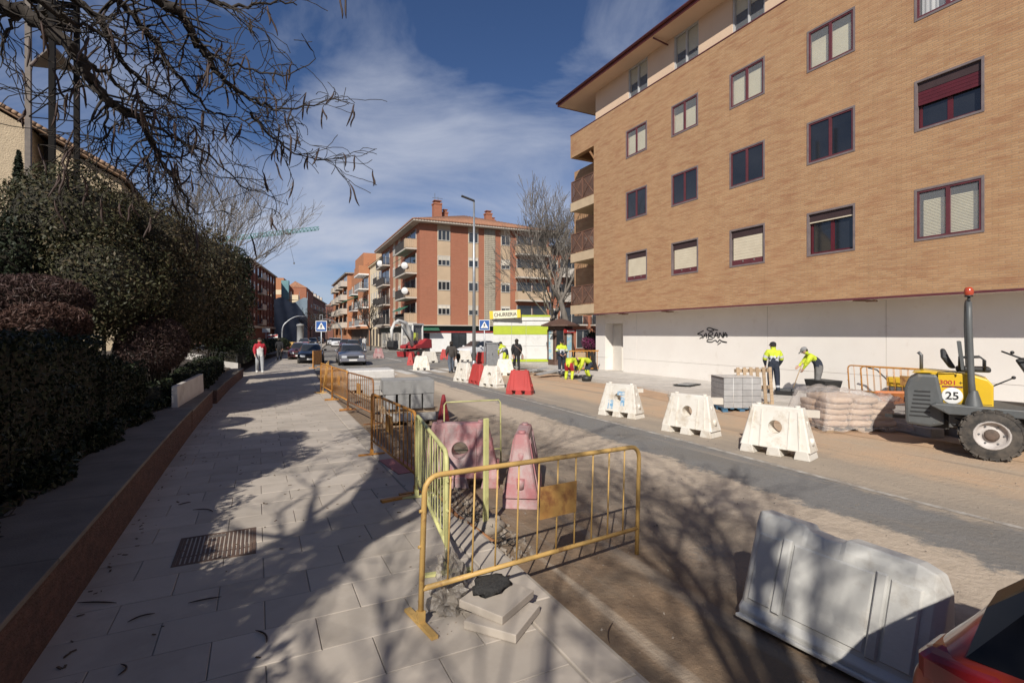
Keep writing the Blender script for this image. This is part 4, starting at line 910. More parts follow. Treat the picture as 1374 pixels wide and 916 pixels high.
mbd = Bd('corner_apartment_building', 'red brick corner block with tiled hip roof, beige window strips and satellite dishes', 563, 56, a0, 16.2, 23, 14.3, M_redbr)
rf = mbd.hip(14.3, .9, 3.1); mbd.tilerows(14.3, .9, 3.0, rf, M_roof)
mbd.chimney(3.4, 5, 15.6, .95, 2.3, M_redbr); mbd.chimney(4.6, 5.6, 15.8, .6, 1.3, M_redbr); mbd.chimney(10.5, 6, 16.0, .8, 1.6, M_redbr); mbd.chimney(12, 8, 16.6, .5, .7, M_redbr)
fl = [4.2, 6.95, 9.7, 12.5]
for (a, b, nm) in ((2.0, 3.52, 2), (5.63, 6.90, 1), (9.69, 10.93, 1)):
    mbd.patch('B', a, b, 3.05, 14.28, M_beige, 'beige_strip')
    for i, z in enumerate(fl): mbd.win('B', a+.04, b-.04, z, z+1.12+(.05 if i == 3 else 0), [.35, .12, .45, .0][i] if a < 5 else [.5, .1, .3, .0][i] if a < 8 else [.2, .15, .6, .05][i], mull=nm)
mb = MB(); nl = 0
for j in range(52):
    for i in range(7):
        x = 7.66+i*.187; z = 3.15+j*.213
        mb.bx(x, x+.10, -.09, .0, z, z+.15) if (i+j) % 1 == 0 else None
mbd.patch('B', 7.62, 9.0, 3.1, 14.25, pm('lattice_back', (.10, .085, .07), (.07, .06, .05), 2, .9), 'lattice_back', .02)
o = mb.build('lattice_block', pm('lattice_concrete', (.50, .44, .34), (.42, .37, .29), 2, .9), mbd.t); o['kind'] = 'stuff'
mb = MB()
for i in range(8): x = 7.62+i*.187; mb.bx(x, x+.035, -.11, 0, 3.1, 14.25)
mb.build('lattice_rib', MATS['lattice_concrete'], mbd.t)
for z in (3.3, 6.1, 8.85, 11.6):
    bl = mbd.balcony('B', 11.56, 16.0, z, .9, 1.0, solid=M_beige)
    mb = MB(); mb.bx(11.56, 11.75, -.05, .01, z, z+2.5); mb.bx(13.7, 13.95, -.05, .01, z, z+2.5); mb.build('balcony_pier', M_redbr, mbd.t)
    for k in range(3): mb = MB(); mb.sph((12.2+k*1.4, -.95, z+1.0), (.16, .12, .14), 7, 5); mb.build('flower_pot', pm('potted_green', (.06, .08, .03), (.1, .05, .03), 6, .9), bl)
for z in (3.4, 6.2, 8.95, 11.7):
    mbd.balcony('A', 1.2, 7.2, z, 1.25, 1.0, rail=M_iron); mbd.balcony('A', 16.5, 22.3, z, 1.0, 1.0, rail=M_iron)
    mbd.patch('A', 1.2, 2.0, z, z+1.0, M_beige, 'balcony_cheek', 1.28)
for a, b in ((9.6, 10.9), (12.9, 14.2)):
    mbd.patch('A', a, b, 3.05, 14.2, M_beige, 'beige_strip')
    for z in fl: mbd.win('A', a+.04, b-.04, z, z+1.3, .2)
for z in (5.2, 11.0):
    mb = MB(); mb.loft([[(-.9, 1.6, z), (-1.7, 1.6, z-.5), (-1.72, 1.6, z-.55), (-.9, 1.6, z-.04)], [(-.9, 6.5, z), (-1.7, 6.5, z-.5), (-1.72, 6.5, z-.55), (-.9, 6.5, z-.04)]]); mb.build('balcony_awning', M_green, mbd.t)
for p, r_ in (((-1.45, 1.1, 9.6), .4), ((-1.45, 1.0, 6.8), .4), ((-1.25, 17.5, 11.9), .45)): dish(mbd.t, p, r_, 2.6)
mb = MB(); mb.bx(-.7, 16.4, -.75, 0, 2.95, 3.06); mb.bx(-.7, 0, 0, 23, 2.95, 3.06); mb.build('canopy', M_cstone, mbd.t)
mbd.patch('B', 0.05, 16.1, 2.35, 2.94, pm('green_fascia', (.02, .045, .03), (.015, .035, .025), 2, .5), 'shop_fascia', .12)
mbd.patch('B', 0.05, 16.1, 2.22, 2.35, M_red, 'shop_red_band', .14)
mbd.patch('B', 0.05, 16.1, .05, 2.2, M_white, 'shop_front_wall', .04)
mbd.patch('A', 0.05, 22.9, 2.3, 2.94, MATS['green_fascia'], 'shop_fascia', .12)
mbd.patch('A', 0.05, 22.9, .05, 2.3, pm('shop_cream', (.5, .45, .38), (.4, .36, .3), .5, .8), 'shop_front_wall', .04)
for a, b in ((.2, 1.1), (3.6, 5.4), (12.9, 14.4)): mbd.win('B', a, b, .1, 2.15, 0, M_dark, 1, .08)
for k in range(5): mbd.win('A', 1.5+k*4.4, 4.2+k*4.4, .1, 2.2, .3*(k % 2), M_winf, 2, .08)
mb = MB(); mb.loft([[(-.1, -.12, 2.95), (-.1, -1.0, 2.5), (-.1, -1.0, 2.42), (-.1, -.12, 2.9)], [(2.0, -.12, 2.95), (2.0, -1.0, 2.5), (2.0, -1.0, 2.42), (2.0, -.12, 2.9)]]); mb.build('shop_awning', M_green, mbd.t)
mb = MB()
for dx in (0, 1.0, 2.2): mb.cyl((3.2+dx*.4, 5.2, 17.0), (3.2+dx*.4, 5.2, 19.2-dx*.4), .03, n=5)
mb.bx(2.9, 4.2, 5.18, 5.22, 18.6, 18.64); mb.bx(3.1, 4.0, 5.18, 5.22, 18.2, 18.24); mb.build('roof_aerial', M_steel, mbd.t)
# side wing behind the balconies, right of the corner block
e = mbd.t.matrix_basis @ Vector((17.0, 1.5, 0))
sb = Bd('side_apartment_building', 'dark red brick block half hidden by the bare tree and kiosk', 0, 0, a0, 14, 12, 13.0, M_redbr, loc=(e.x+0, e.y, 0))
sb.hip(13.0, .5, 1.5)
for z in (3.3, 6.3, 9.4):
    sb.balcony('B', 1.4, 5.2, z, .9, 1.0, solid=M_cstone if z > 5 else None); sb.balcony('B', 6.2, 10.6, z, .9, 1.0); sb.win('B', .2, 1.2, z+.6, z+2, .3)
sb.win('B', 4.0, 6.0, .2, 2.6, 0); sb.patch('B', .02, .2, .2, 12.5, M_white, 'downpipe', .15)
dish(sb.t, (1.2, -.8, 13.2), .7, 2.9)
# row continuing down the right side of the street
def along(b, q, x=0): e = b.t.matrix_basis @ Vector((x, q, 0)); return (e.x, e.y, 0)
r1 = Bd('cream_apartment_building', 'cream rendered block with paired windows and corner balconies', 0, 0, a0, 12, 12.6, 13.6, M_cream, loc=along(mbd, 23.3, .3))
for z in (4.0, 7.2, 10.4):
    for y in (5.0, 7.2, 9.6): r1.win('A', y, y+1.0, z, z+1.7, .2)
    r1.balcony('A', .3, 3.6, z-.7, 1.0)
r1.hip(13.6, .3, 1.2, M_roof, M_cream)
mb = MB(); mb.bx(2.5, 8, 2, 9, 13.7, 16.6); mb.bx(2.1, 8.4, 1.6, 9.4, 16.6, 16.8); mb.build('roof_storey', M_orabr, r1.t)
r1.patch('A', .1, 12.5, .1, 2.9, pm('shop_dark', (.06, .05, .045), (.12, .1, .08), .6, .6), 'shop_front_wall', .05)
for k in range(4): r1.patch('A', .3+k*3.1, .9+k*3.1, .1, 3.2, M_cream, 'shop_pier', .12)
r2 = Bd('orange_brick_building', 'orange brick block with white-railed balconies in the right-hand row', 0, 0, a0, 14, 24, 14.6, M_orabr, loc=along(mbd, 36.2, .2))
for z in (3.6, 6.8, 10.0):
    r2.balcony('A', .4, 6.0, z, 1.7, 1.0, M_white, M_galv); r2.balcony('A', 14, 19, z, 1.2, 1.0, M_white, M_galv)
    for y in (8, 10.5, 21.5): r2.win('A', y, y+1.2, z+.6, z+2.1, .3)
r2.patch('A', .3, 6.1, 12.6, 14.0, M_orabr, 'parapet_block', 1.7); r2.patch('A', .2, 6.2, 12.35, 12.6, M_white, 'white_band', 1.75)
mb = MB(); mb.bx(0, 9, 6.5, 18, 14.6, 17.2); mb.build('roof_storey', M_orabr, r2.t); r2.patch('B', 1.2, 5, 14.7, 17.0, M_beige, 'beige_panel')
mb = MB(); mb.loft([[(-.02, 13.5, 9.6), (-2.6, 13.5, 8.6), (-2.6, 13.5, 8.4), (-.02, 13.5, 9.5)], [(-.02, 19.5, 9.6), (-2.6, 19.5, 8.6), (-2.6, 19.5, 8.4), (-.02, 19.5, 9.5)]]); mb.build('balcony_awning', M_green, r2.t)
r2.patch('A', .1, 23.9, .1, 3.0, MATS['shop_dark'], 'shop_front_wall', .05); r2.patch('A', .1, 23.9, 3.0, 3.4, M_orabr, 'shop_canopy', 1.4)
r3 = Bd('pale_balcony_building', 'pale block with stacked white balconies at the end of the right-hand row', 0, 0, a0, 14, 32, 15.2, M_orabr, loc=along(mbd, 60.5, -.6))
for z in (3.6, 6.6, 9.6, 12.6):
    for y in (.5, 9, 18): r3.balcony('A', y, y+6.0, z, 1.4, 1.0, M_cstone, M_galv, solid=M_cstone)
r3.hip(15.2, .5, 1.2)
# buildings on the shaded left side and closing the view
a1 = R(9.5)
def facade(b, f, L0, L1, n, zs, w_=1.3, h_=1.5, bl=.25, fm=M_winf):
    for z in zs:
        for k in range(n): y = L0+(L1-L0)*(k+.5)/n; b.win(f, y-w_/2, y+w_/2, z, z+h_, bl*(1+math.sin(k*2.3+z)), fm)
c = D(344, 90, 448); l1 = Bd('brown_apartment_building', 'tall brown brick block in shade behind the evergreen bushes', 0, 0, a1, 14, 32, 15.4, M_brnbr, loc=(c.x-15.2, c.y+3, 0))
for z in (4.4, 7.4, 10.4, 13.4):
    for k in range(8):
        mb = MB(); mb.bx(13.98, 14.08, 1.2+k*3.9, 2.6+k*3.9, z, z+1.5); w_ = mb.build('window', M_winf, l1.t); mb = MB(); mb.bx(14.0, 14.1, 1.3+k*3.9, 2.5+k*3.9, z+.1, z+1.4-.5*(k % 2)); mb.build('pane', M_glass, w_)
    mb = MB(); mb.bx(14, 15.1, 9, 13, z-.6, z-.4); mb.bx(15.0, 15.1, 9, 13, z-.4, z+.5); mb.build('balcony', M_cstone, l1.t)
for k in range(9): mb = MB(); mb.bx(13.99, 14.25, .2+k*3.9, .5+k*3.9, 3.6, 15.35); mb.build('pier', M_brnbr, l1.t)
mb = MB(); mb.bx(13.9, 14.6, -.2, 32.2, 3.2, 3.6); mb.build('string_course', M_cstone, l1.t); l1.hip(15.4, .5, 1.4)
l2 = Bd('orange_gable_building', 'small orange brick end wall beside the scaffolding', 368, 128, a1, 2.2, 10, 16.2, M_orabr); l2.patch('B', .1, 2.1, 12, 13.2, M_cream, 'cream_band')
# scaffolding with netting
M_net = pm('scaffold_net', (.22, .28, .33), (.16, .21, .26), .5, .9, world=True, dirt=(.34, .39, .42), dscale=.3)
M_teal = pm('teal_sheet', (.16, .30, .32), (.12, .24, .27), .5, .8, world=True)
sc0 = D(368, 118, 448); scf = thing('scaffolding', 'scaffolding wrapped in blue-grey netting with a teal hoist tower', 'scaffolding', (sc0.x, sc0.y, 0), -a1)
mb = MB(); N_ = 18; Mh = 9
for i in range(N_):
    for j in range(Mh): mb.v.append((i*.42, .25*math.sin(i*1.1+j*.7), j*1.25+(.6*math.sin(i*.5) if j == Mh-1 else 0)))
for i in range(N_-1):
    for j in range(Mh-1): a = i*Mh+j; mb.f.append((a, a+Mh, a+Mh+1, a+1)); mb.mi.append(0); mb.sm.append(True)
mb.build('netting', M_net, scf)
for i in range(5):
    mb = MB(); mb.cyl((i*1.78, .5, 0), (i*1.78, .5, 12), .05, n=6); mb.build('standard', M_galv, scf)
for j in range(5): mb = MB(); mb.bx(0, 7.2, .3, 1.4, 2.2*j+1.2, 2.2*j+1.3); mb.build('deck', M_wood, scf)
mb = MB(); mb.bx(1.4, 3.0, .6, 2.2, 0, 14.6); mb.build('hoist_tower', M_teal, scf)
l3 = Bd('red_gable_building', 'red brick building end wall rising behind the scaffolding', 386, 132, a1, 4.5, 22, 14.2, M_redbr)
mb = MB(); mb.prism([(-.2, 14.2), (4.7, 14.2), (1.8, 15.8)], (0, -.1, 0), (1, 0, 0), (0, 0, 1), (0, 22, 0)); mb.build('roof', M_roof, l3.t, fixn=True); l3.patch('B', .6, 2.6, 10.2, 12.2, M_cream, 'cream_dormer', .6)
for k in range(2): l3.win('B', .6+k*2, 1.5+k*2, 6, 7.5)
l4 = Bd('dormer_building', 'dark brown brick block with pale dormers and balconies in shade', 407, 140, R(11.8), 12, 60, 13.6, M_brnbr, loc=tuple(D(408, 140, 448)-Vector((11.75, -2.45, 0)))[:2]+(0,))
for z in (3.8, 6.9, 10.0):
    for k in range(12):
        mb = MB(); mb.bx(11.98, 12.1, 1+k*5, 3+k*5, z, z+1.6); w_ = mb.build('window', M_winf, l4.t); mb = MB(); mb.bx(12.0, 12.12, 1.15+k*5, 2.85+k*5, z+.15, z+1.2); mb.build('pane', M_glass, w_)
        if k % 2: mb = MB(); mb.bx(12, 13.1, .5+k*5, 3.6+k*5, z-.4, z-.2); mb.bx(13, 13.1, .5+k*5, 3.6+k*5, z-.2, z+.6); mb.build('balcony', M_cstone, l4.t)
l4.hip(13.6, .5, 2.2)
for k in range(6): mb = MB(); mb.bx(10.2, 11.8, 3+k*9, 5+k*9, 13.8, 15.4); mb.build('dormer', M_cstone, l4.t)
l5 = Bd('end_building', 'brick block with stacked balconies closing the far end of the street', 444, 225, R(5), 26, 20, 16.5, M_brnbr)
for z in (3.2, 6.2, 9.2, 12.0):
    for k in range(4): l5.balcony('B', 1+k*6.2, 5.6+k*6.2, z, 1.3, 1.0, solid=[M_cstone, M_brnbr][k % 2])
l5.hip(14.6, .6, 1.8); l5.chimney(6, 6, 15, 1.5, 1.6, M_brnbr); l5.chimney(14, 6, 15, 1.5, 1.4, M_brnbr)
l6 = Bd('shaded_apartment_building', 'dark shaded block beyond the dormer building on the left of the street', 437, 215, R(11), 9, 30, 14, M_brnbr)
facade(l6, 'B', .5, 8.5, 4, (3.5, 6.4, 9.3)); l6.hip(14, .5, 1.6)
pc0 = D(325, 60, 448); pb_ = thing('pavilion', 'small pale pavilion wall glimpsed under the bushes', 'building', (pc0.x-1, pc0.y, 0)); mb = MB(); mb.bx(-3, 1.0, 0, 4, 0, 3.0); mb.build('wall', M_pwhite, pb_)
mb = MB(); mb.bx(-3.2, 1.2, -.2, 4.2, 3.0, 3.2); mb.build('roof', M_tilebr, pb_)
# tower crane
cr0 = D(300, 150, 448); ct = thing('tower_crane', 'green lattice tower crane jib standing above the distant roofs', 'crane', (cr0.x, cr0.y, 0))
M_crane = pm('crane_green', (.10, .30, .26), (.08, .25, .22), 3, .6)
j0 = D(300, 150, 324)-Vector((cr0.x, cr0.y, 0)); j1 = D(428, 148, 308)-Vector((cr0.x, cr0.y, 0))
mb = MB(); nj = 26; pz = Vector((0, 0, 1.3)); sd_ = Vector((0, .9, 0))
for k in range(nj):
    a, b = j0.lerp(j1, k/nj), j0.lerp(j1, (k+1)/nj); t_ = 1-.35*k/nj
    mb.cyl(a+pz*t_, b+pz*t_, .085, n=5); mb.cyl(a-sd_, b-sd_, .08, n=5); mb.cyl(a+sd_, b+sd_, .08, n=5)
    m = a.lerp(b, .5)+pz*t_
    for q in (a-sd_, b-sd_, a+sd_, b+sd_): mb.cyl(q, m, .06, n=4)
mb.build('jib', M_crane, ct)
mb = MB()
for dx in (-.7, .7):
    for dy in (-.7, .7): mb.cyl((dx, dy, 0), (dx, dy, j0.z+1), .1, n=5)
for k in range(18):
    z = k*j0.z/18
    for s_ in (-1, 1): mb.cyl((-.7, .7*s_, z), (.7, .7*s_, z+1.6), .05, n=4); mb.cyl((.7*s_, -.7, z), (.7*s_, .7, z+1.6), .05, n=4)
mb.build('mast', M_crane, ct)
hk = j0.lerp(j1, .68); mb = MB(); mb.tube([hk, hk+Vector((.6, 0, -4)), hk+Vector((1.6, 0, -8.5))], .05, 4); mb.box(hk+Vector((1.6, 0, -8.6)), (.4, .3, .5)); mb.box(hk, (1.6, 1.8, .5)); mb.build('hoist_rope', M_steel, ct)
# tall bare tree beside the tan block
c = D(779, 34, 448); bare_tree('bare_tree', 'tall bare tree rising beside the braced balconies of the tan block', (c.x+.3, c.y+1.2, 0), 13.5, .24, 5, M_barkp, (2, 3), .40, lean=(-.22, .08, 1), limbs=5, up=.09, L=2.7, fork=.38, rmin=.012)
c = D(742, 38, 448); bare_tree('bare_tree', 'slim reddish bare tree in front of the brick side block', (c.x, c.y, 0), 10.0, .14, 4, M_barkp, (2, 3), .5, limbs=6, up=.05, fork=.35, rmin=.012)
for k, (px, d, h_) in enumerate(((438, 95, 7), (447, 130, 8), (416, 110, 7), (497, 66, 6))):
    c = D(px, d, 448); bare_tree('bare_tree', ['thin bare street tree beside the far road', 'small bare tree at the far end of the street', 'bare street tree in front of the dormer building', 'small bare tree before the cream block'][k], (c.x, c.y, 0), h_, .1, 3, M_bark, (2, 3), .5, limbs=5, rmin=.02)
# ------------------------------------------------------------------ pedestrian fences
M_fyel = pm('ochre_fence_paint', (.56, .36, .12), (.50, .31, .10), 6, .55, .1, 80, rnd=.05, dirt=(.26, .13, .05), dscale=7, dlo=.58, dhi=.7)
M_fora = pm('orange_fence_paint', (.52, .24, .045), (.42, .18, .035), 6, .55, .1, 80, rnd=.08, dirt=(.17, .075, .03), dscale=7, dlo=.53, dhi=.66)
M_fgrn = pm('pale_yellow_fence_paint', (.62, .60, .26), (.55, .53, .23), 6, .6, .1, 80, rnd=.05, dirt=(.24, .17, .08), dscale=9, dlo=.6, dhi=.72)
M_frust = pm('rusty_fence_paint', (.28, .125, .045), (.20, .085, .035), 6, .7, .2, 60, rnd=.08, dirt=(.10, .05, .03), dscale=6)
def fence(label, p0, p1, mat, h=1.03, bars=11, plate=True, r=.0205, feet=(0, 1), flat=False, group='yellow pedestrian barriers', cat='fence', lean=0, plate_pos=None):
    p0, p1 = Vector(p0), Vector(p1); ln = (p1-p0).length; ang = math.atan2(p1.y-p0.y, p1.x-p0.x)
    t = thing('pedestrian_barrier', label, cat, p0, ang, group); t.rotation_euler = (lean, -math.asin((p1.z-p0.z)/ln), ang)
    R_ = .11; pts = [(0, 0, 0), (0, 0, h-R_)]+[(R_-R_*math.cos(a), 0, h-R_+R_*math.sin(a)) for a in (.4, .8, 1.2, 1.57)]+[(ln-R_+R_*math.sin(a), 0, h-R_+R_*math.cos(a)) for a in (0, .4, .8, 1.2)]+[(ln, 0, h-R_), (ln, 0, 0)]
    mb = MB(); mb.tube(pts, r, 9); mb.build('frame', mat, t)
    mb = MB(); mb.cyl((0, 0, .25), (ln, 0, .25), r*.95, n=8); mb.build('bottom_rail', mat, t)
    bm = MB()
    if flat: bm.bx(-.017, .017, -.004, .004, .25, h)
    else: bm.cyl((0, 0, .25), (0, 0, h), .0075, n=6)
    me = bm.mesh('bar', mat)
    for i in range(bars):
        o = link(bpy.data.objects.new('bar', me), t); o.location = (ln*(i+1)/(bars+1), 0, 0)
    if plate:
        a = plate_pos or .48; mb = MB(); mb.bx(ln*a, ln*a+ln*2/(bars+1)-.01, -.014, -.009, .55, .82); mb.build('plate', pm('stained_plate', (.45, .27, .08), (.34, .17, .05), 3, .6, dirt=(.20, .08, .03), dscale=5, dlo=.5, dhi=.65), t)
    if feet:
        for x in [ln*q for q in feet]:
            mb = MB(); mb.prism([(-.025, -.22), (.025, -.22), (.025, .22), (-.025, .22)], (x, 0, .004), (1, 0, 0), (0, 1, 0), (0, 0, .022)); mb.box((x, 0, .06), (.05, .05, .08)); mb.build('foot', mat, t)
    for z in (.55, .8): mb = MB(); mb.cyl((-.035, 0, z), (.0, 0, z), .012, n=6); mb.build('hook', mat, t)
    return t
fence('ochre tubular barrier standing across the kerb in front of the loose slabs', (1.03, 3.50, 0), (3.29, 3.87, RZ), M_fyel, 1.04, 10, plate_pos=.46, feet=(0,))
fence('pale yellow-green barrier with flat bars, hooked behind the ochre barrier', (1.45, 4.14, 0), (1.79, 6.25, 0), M_fgrn, 1.04, 12, False, flat=True)
fence('bright orange barrier joining the pale yellow-green one along the kerb', (1.83, 6.42, 0), (1.74, 8.79, 0), M_fora, 1.04, 12, True)
fence('rust-brown barrier beside the stacked kerbstones', (2.36, 11.75, 0), (2.17, 14.15, 0), M_frust, 1.03, 12, True)
fence('rusty orange barrier beside the wrapped paver pallet', (2.2, 14.35, 0), (2.08, 16.6, 0), M_fora, 1.03, 12, True)
fence('orange barrier angled into the pavement beyond the wrapped pavers', (2.1, 16.8, 0), (2.0, 19.0, 0), M_fora, 1.03, 12, False)
fence('yellow-orange barrier leaning against the end of the barrier row', (2.02, 18.6, 0), (2.35, 20.7, 0), M_fyel, 1.03, 10, False, lean=.12)
fb = thing('slatted_barrier', 'short orange barrier of wide slats beside the black parked car', 'fence', (3.0, 32.6, 0), R(62), 'yellow pedestrian barriers')
for i in range(7): mb = MB(); mb.bx(.06+i*.16, .19+i*.16, -.02, .02, .25, 1.0); mb.build('slat', M_fora, fb)
for x in (0, 1.2): mb = MB(); mb.bx(x-.03, x+.03, -.03, .03, 0, 1.05); mb.bx(x-.03, x+.03, -.25, .25, 0, .04); mb.build('post', M_fora, fb)
mb = MB(); mb.bx(0, 1.2, -.03, .03, .98, 1.04); mb.bx(0, 1.2, -.03, .03, .2, .26); mb.build('rail', M_fora, fb)
# post in a concrete foot and thin open frame inside the trench
po = thing('marker_post', 'pale yellow flat post standing in a lump of concrete beside the kerb', 'post', (2.20, 5.02, RZ))
mb = MB(); mb.box((0, 0, .62), (.055, .035, 1.22), rot(.05, -.03, .2)); mb.build('post', M_fgrn, po, bevel=.004)
mb = MB(); mb.sph((.05, .03, .03), (.19, .13, .085), 16, 9); mb.v = [(x*(1+.12*math.sin(23*y)), y*(1+.1*math.sin(19*x)), z*(1+.15*math.sin(17*x+13*y))) for x, y, z in mb.v]; mb.build('concrete_foot', pm('dusty_rubble', (.33, .28, .225), (.26, .22, .175), 12, .95, .5, 50), po)
fr = thing('tube_frame', 'thin yellow open tube frame behind the faded pink barrier', 'frame', (2.62, 7.6, RZ), R(-16))
mb = MB(); mb.tube([(0, 0, 0), (0, 0, 1.02), (.03, 0, 1.06), (.86, 0, 1.08), (.89, 0, 1.04), (.9, 0, 0)], .012, 7); mb.build('frame', M_fgrn, fr)
mb = MB(); mb.cyl((0, 0, .3), (.9, 0, .3), .01, n=6); mb.build('rail', M_fgrn, fr)
fence('orange barrier standing against the white wall by the mixer', (16.65, 9.55, .06), (16.6, 7.35, .06), M_fora, 1.02, 11, False, lean=.1)
fence('second orange barrier stacked in front of the one at the white wall', (16.45, 9.05, .06), (16.4, 6.85, .06), M_fora, 1.02, 11, True, lean=.12)
# ------------------------------------------------------------------ water-filled barriers
def bmat(name, a, b, d, dl=.5): return pm(name, a, b, 2.0, .6, .1, 40, rnd=.06, dirt=d, dscale=3.5, dlo=dl, dhi=dl+.22, spec=.35)
M_bw = bmat('white_barrier_plastic', (.70, .665, .60), (.63, .59, .52), (.46, .38, .28))
M_bg = bmat('grey_white_barrier_plastic', (.58, .57, .535), (.50, .49, .46), (.38, .345, .30), .54)
M_br = bmat('red_barrier_plastic', (.46, .055, .05), (.38, .045, .04), (.30, .12, .09), .58)
M_bp = bmat('faded_pink_barrier_plastic', (.40, .15, .155), (.37, .225, .22), (.42, .35, .33), .45)
def barrier(label, c, ang, mat, L_=1.15, h=.84, z=RZ, hole=True, tilt=(0, 0), sticker=None, group='water-filled road barriers', bt=.22, tt=.085, top_in=.16):
    t = thing('road_barrier', label, 'barrier', (c[0], c[1], z), ang, group); t.rotation_euler = (tilt[0], tilt[1], ang)
    N_ = 40; hz = h*.58; rh = .115 if hole else .0; zb = .13; hw0, hw1 = L_/2, L_/2-top_in
    def outer(a):
        dx, dz = math.cos(a), math.sin(a); best = 9
        for k in range(4):
            A, B_ = [((-hw0, zb), (hw0, zb)), ((hw0, zb), (hw1, h)), ((hw1, h), (-hw1, h)), ((-hw1, h), (-hw0, zb))][k]
            ex, ez = B_[0]-A[0], B_[1]-A[1]; den = dx*ez-dz*ex
            if abs(den) < 1e-9: continue
            s_ = ((A[0])*ez-(A[1]-hz)*ex)/den
            if s_ > 0 and s_ < best:
                q = (dx*s_-A[0])*ex+(dz*s_+hz-A[1])*ez
                if -1e-6 <= q <= ex*ex+ez*ez+1e-6: best = s_
        return best
    th = lambda z_: bt+(tt-bt)*max(0, (z_-zb)/(h-zb))**.8
    angs = sorted([2*math.pi*i/N_ for i in range(N_)]+[math.atan2(p[1]-hz, p[0]) % (2*math.pi) for p in ((-hw0, zb), (hw0, zb), (hw1, h), (-hw1, h))])
    mb = MB(); n_ = len(angs)
    for side in (-1, 1):
        rings = []
        for f, ins in ((0, 0), (.3, 0), (.65, 0), (.95, 0), (1, .022)):
            ring = []
            for a in angs:
                o = outer(a); r_ = max(rh, .001)+(o-max(rh, .001))*f; x, z_ = r_*math.cos(a), hz+r_*math.sin(a); ring.append((x, side*(th(z_)-ins-(0 if f else .0)), z_))
            rings.append(ring)
        base = len(mb.v); mb.v += [p for r_ in rings for p in r_]
        for i in range(len(rings)-1):
            for k in range(n_):
                q = (base+i*n_+k, base+i*n_+(k+1) % n_, base+(i+1)*n_+(k+1) % n_, base+(i+1)*n_+k); mb.f.append(q if side < 0 else q[::-1]); mb.mi.append(0); mb.sm.append(False)
    m_ = len(mb.v)//2
    for k in range(n_):
        k2 = (k+1) % n_; a = 4*n_
        mb.f.append((a+k, a+k2, m_+a+k2, m_+a+k)); mb.mi.append(0); mb.sm.append(False)
        mb.f.append((k2, k, m_+k, m_+k2)); mb.mi.append(0); mb.sm.append(False)
    mb.build('shell', mat, t, bevel=.006)
    for x in (-hw0+.13, 0, hw0-.13):
        mb = MB(); mb.loft([[(x-.13, -bt+.0, 0), (x+.13, -bt, 0), (x+.13, bt, 0), (x-.13, bt, 0)], [(x-.09, -bt-.004, zb+.03), (x+.09, -bt-.004, zb+.03), (x+.09, bt+.004, zb+.03), (x-.09, bt+.004, zb+.03)]]); mb.build('foot', mat, t, bevel=.012)
    for x in (-.36*L_, -.2*L_, .2*L_, .36*L_):
        for s_ in (-1, 1):
            z0, z1 = zb+.02, h-.07; sx = .86 if abs(x) > .3*L_ else 1
            mb = MB(); mb.loft([[(x-.012, s_*(th(z0)-.004), z0), (x+.012, s_*(th(z0)-.004), z0), (x+.009, s_*(th(z0)+.011), z0), (x-.009, s_*(th(z0)+.011), z0)], [(x*sx-.012, s_*(th(z1)-.004), z1), (x*sx+.012, s_*(th(z1)-.004), z1), (x*sx+.009, s_*(th(z1)+.011), z1), (x*sx-.009, s_*(th(z1)+.011), z1)]]); mb.build('rib', mat, t, fixn=True)
    for x, q in ((-hw1+.1, 1), (hw1-.1, 1)): mb = MB(); mb.cyl((x, 0, h-.01), (x, 0, h+.03), .045, n=12); mb.build('filler_cap', mat, t)
    for x, z_ in ((-hw0+.05, .3), (hw0-.05, .3), (-hw1-.02, .68*h), (hw1+.02, .68*h)): mb = MB(); mb.cyl((x, 0, z_-.06), (x, 0, z_+.06), .05, n=10); mb.build('pin_lug', mat, t)
    if sticker:
        for (x0, x1, z0, z1) in sticker:
            mb = MB(); ym = -th(z0)-.006; ym2 = -th(z1)-.006; mb.add([(x0, ym, z0), (x1, ym, z0), (x1*.96, ym2, z1), (x0*.96, ym2, z1)], [(0, 1, 2, 3)]); mb.build('torn_sticker', pm('blue_sticker', (.16, .33, .50), (.55, .58, .58), 14, .6, lo=.45, hi=.6), t)
    return t
def bar2(label, a, b, mat, **k):
    a, b = Vector(a), Vector(b); c = (a+b)/2; ang = math.atan2(b.y-a.y, b.x-a.x); n = Vector((-(b-a).y, (b-a).x)).normalized()
    c = Vector((c.x, c.y))+Vector((math.sin(math.atan2(c.x, c.y)), math.cos(math.atan2(c.x, c.y))))*.18
    return barrier(label, c, ang, mat, L_=max(.95, min(1.25, (b-a).length)), **k)
bar2('white barrier with torn blue stickers round its hole, along the road', (8.15, 10.95), (8.5, 9.85), M_bw, sticker=[(-.02, .2, .56, .66), (-.28, -.12, .2, .42), (.1, .22, .3, .52)])
bar2('dusty white barrier between the stickered one and the beam-topped one', (8.05, 8.5), (8.32, 7.35), M_bw)
bar2('large white barrier with a pale timber beam lying behind its top', (7.95, 6.42), (8.28, 5.3), M_bw, h=.86)
bar2('red barrier standing alone near the bending workers', (7.95, 16.2), (8.6, 15.6), M_br, hole=False)
bar2('white barrier at the far end of the mid-road row, beside the walking man', (8.1, 21.7), (8.28, 20.55), M_bw)
bar2('red barrier wedged between two white ones in the mid-road row', (8.36, 20.5), (8.38, 19.4), M_br, hole=False)
bar2('white barrier next to the wedged red one, nearest the lone red barrier', (8.2, 19.0), (8.5, 17.95), M_bw)
barrier('white barrier by the woman in black at the new pavement edge', (11.4, 23.6), R(-25), M_bw, hole=False, L_=1.0)
barrier('white barrier standing in the zebra crossing', (8.7, 29.3), R(-20), M_bw, hole=False, L_=1.0)
barrier('faded red barrier beyond the zebra crossing', (9.5, 34.6), R(70), M_br, L_=1.0, hole=False)
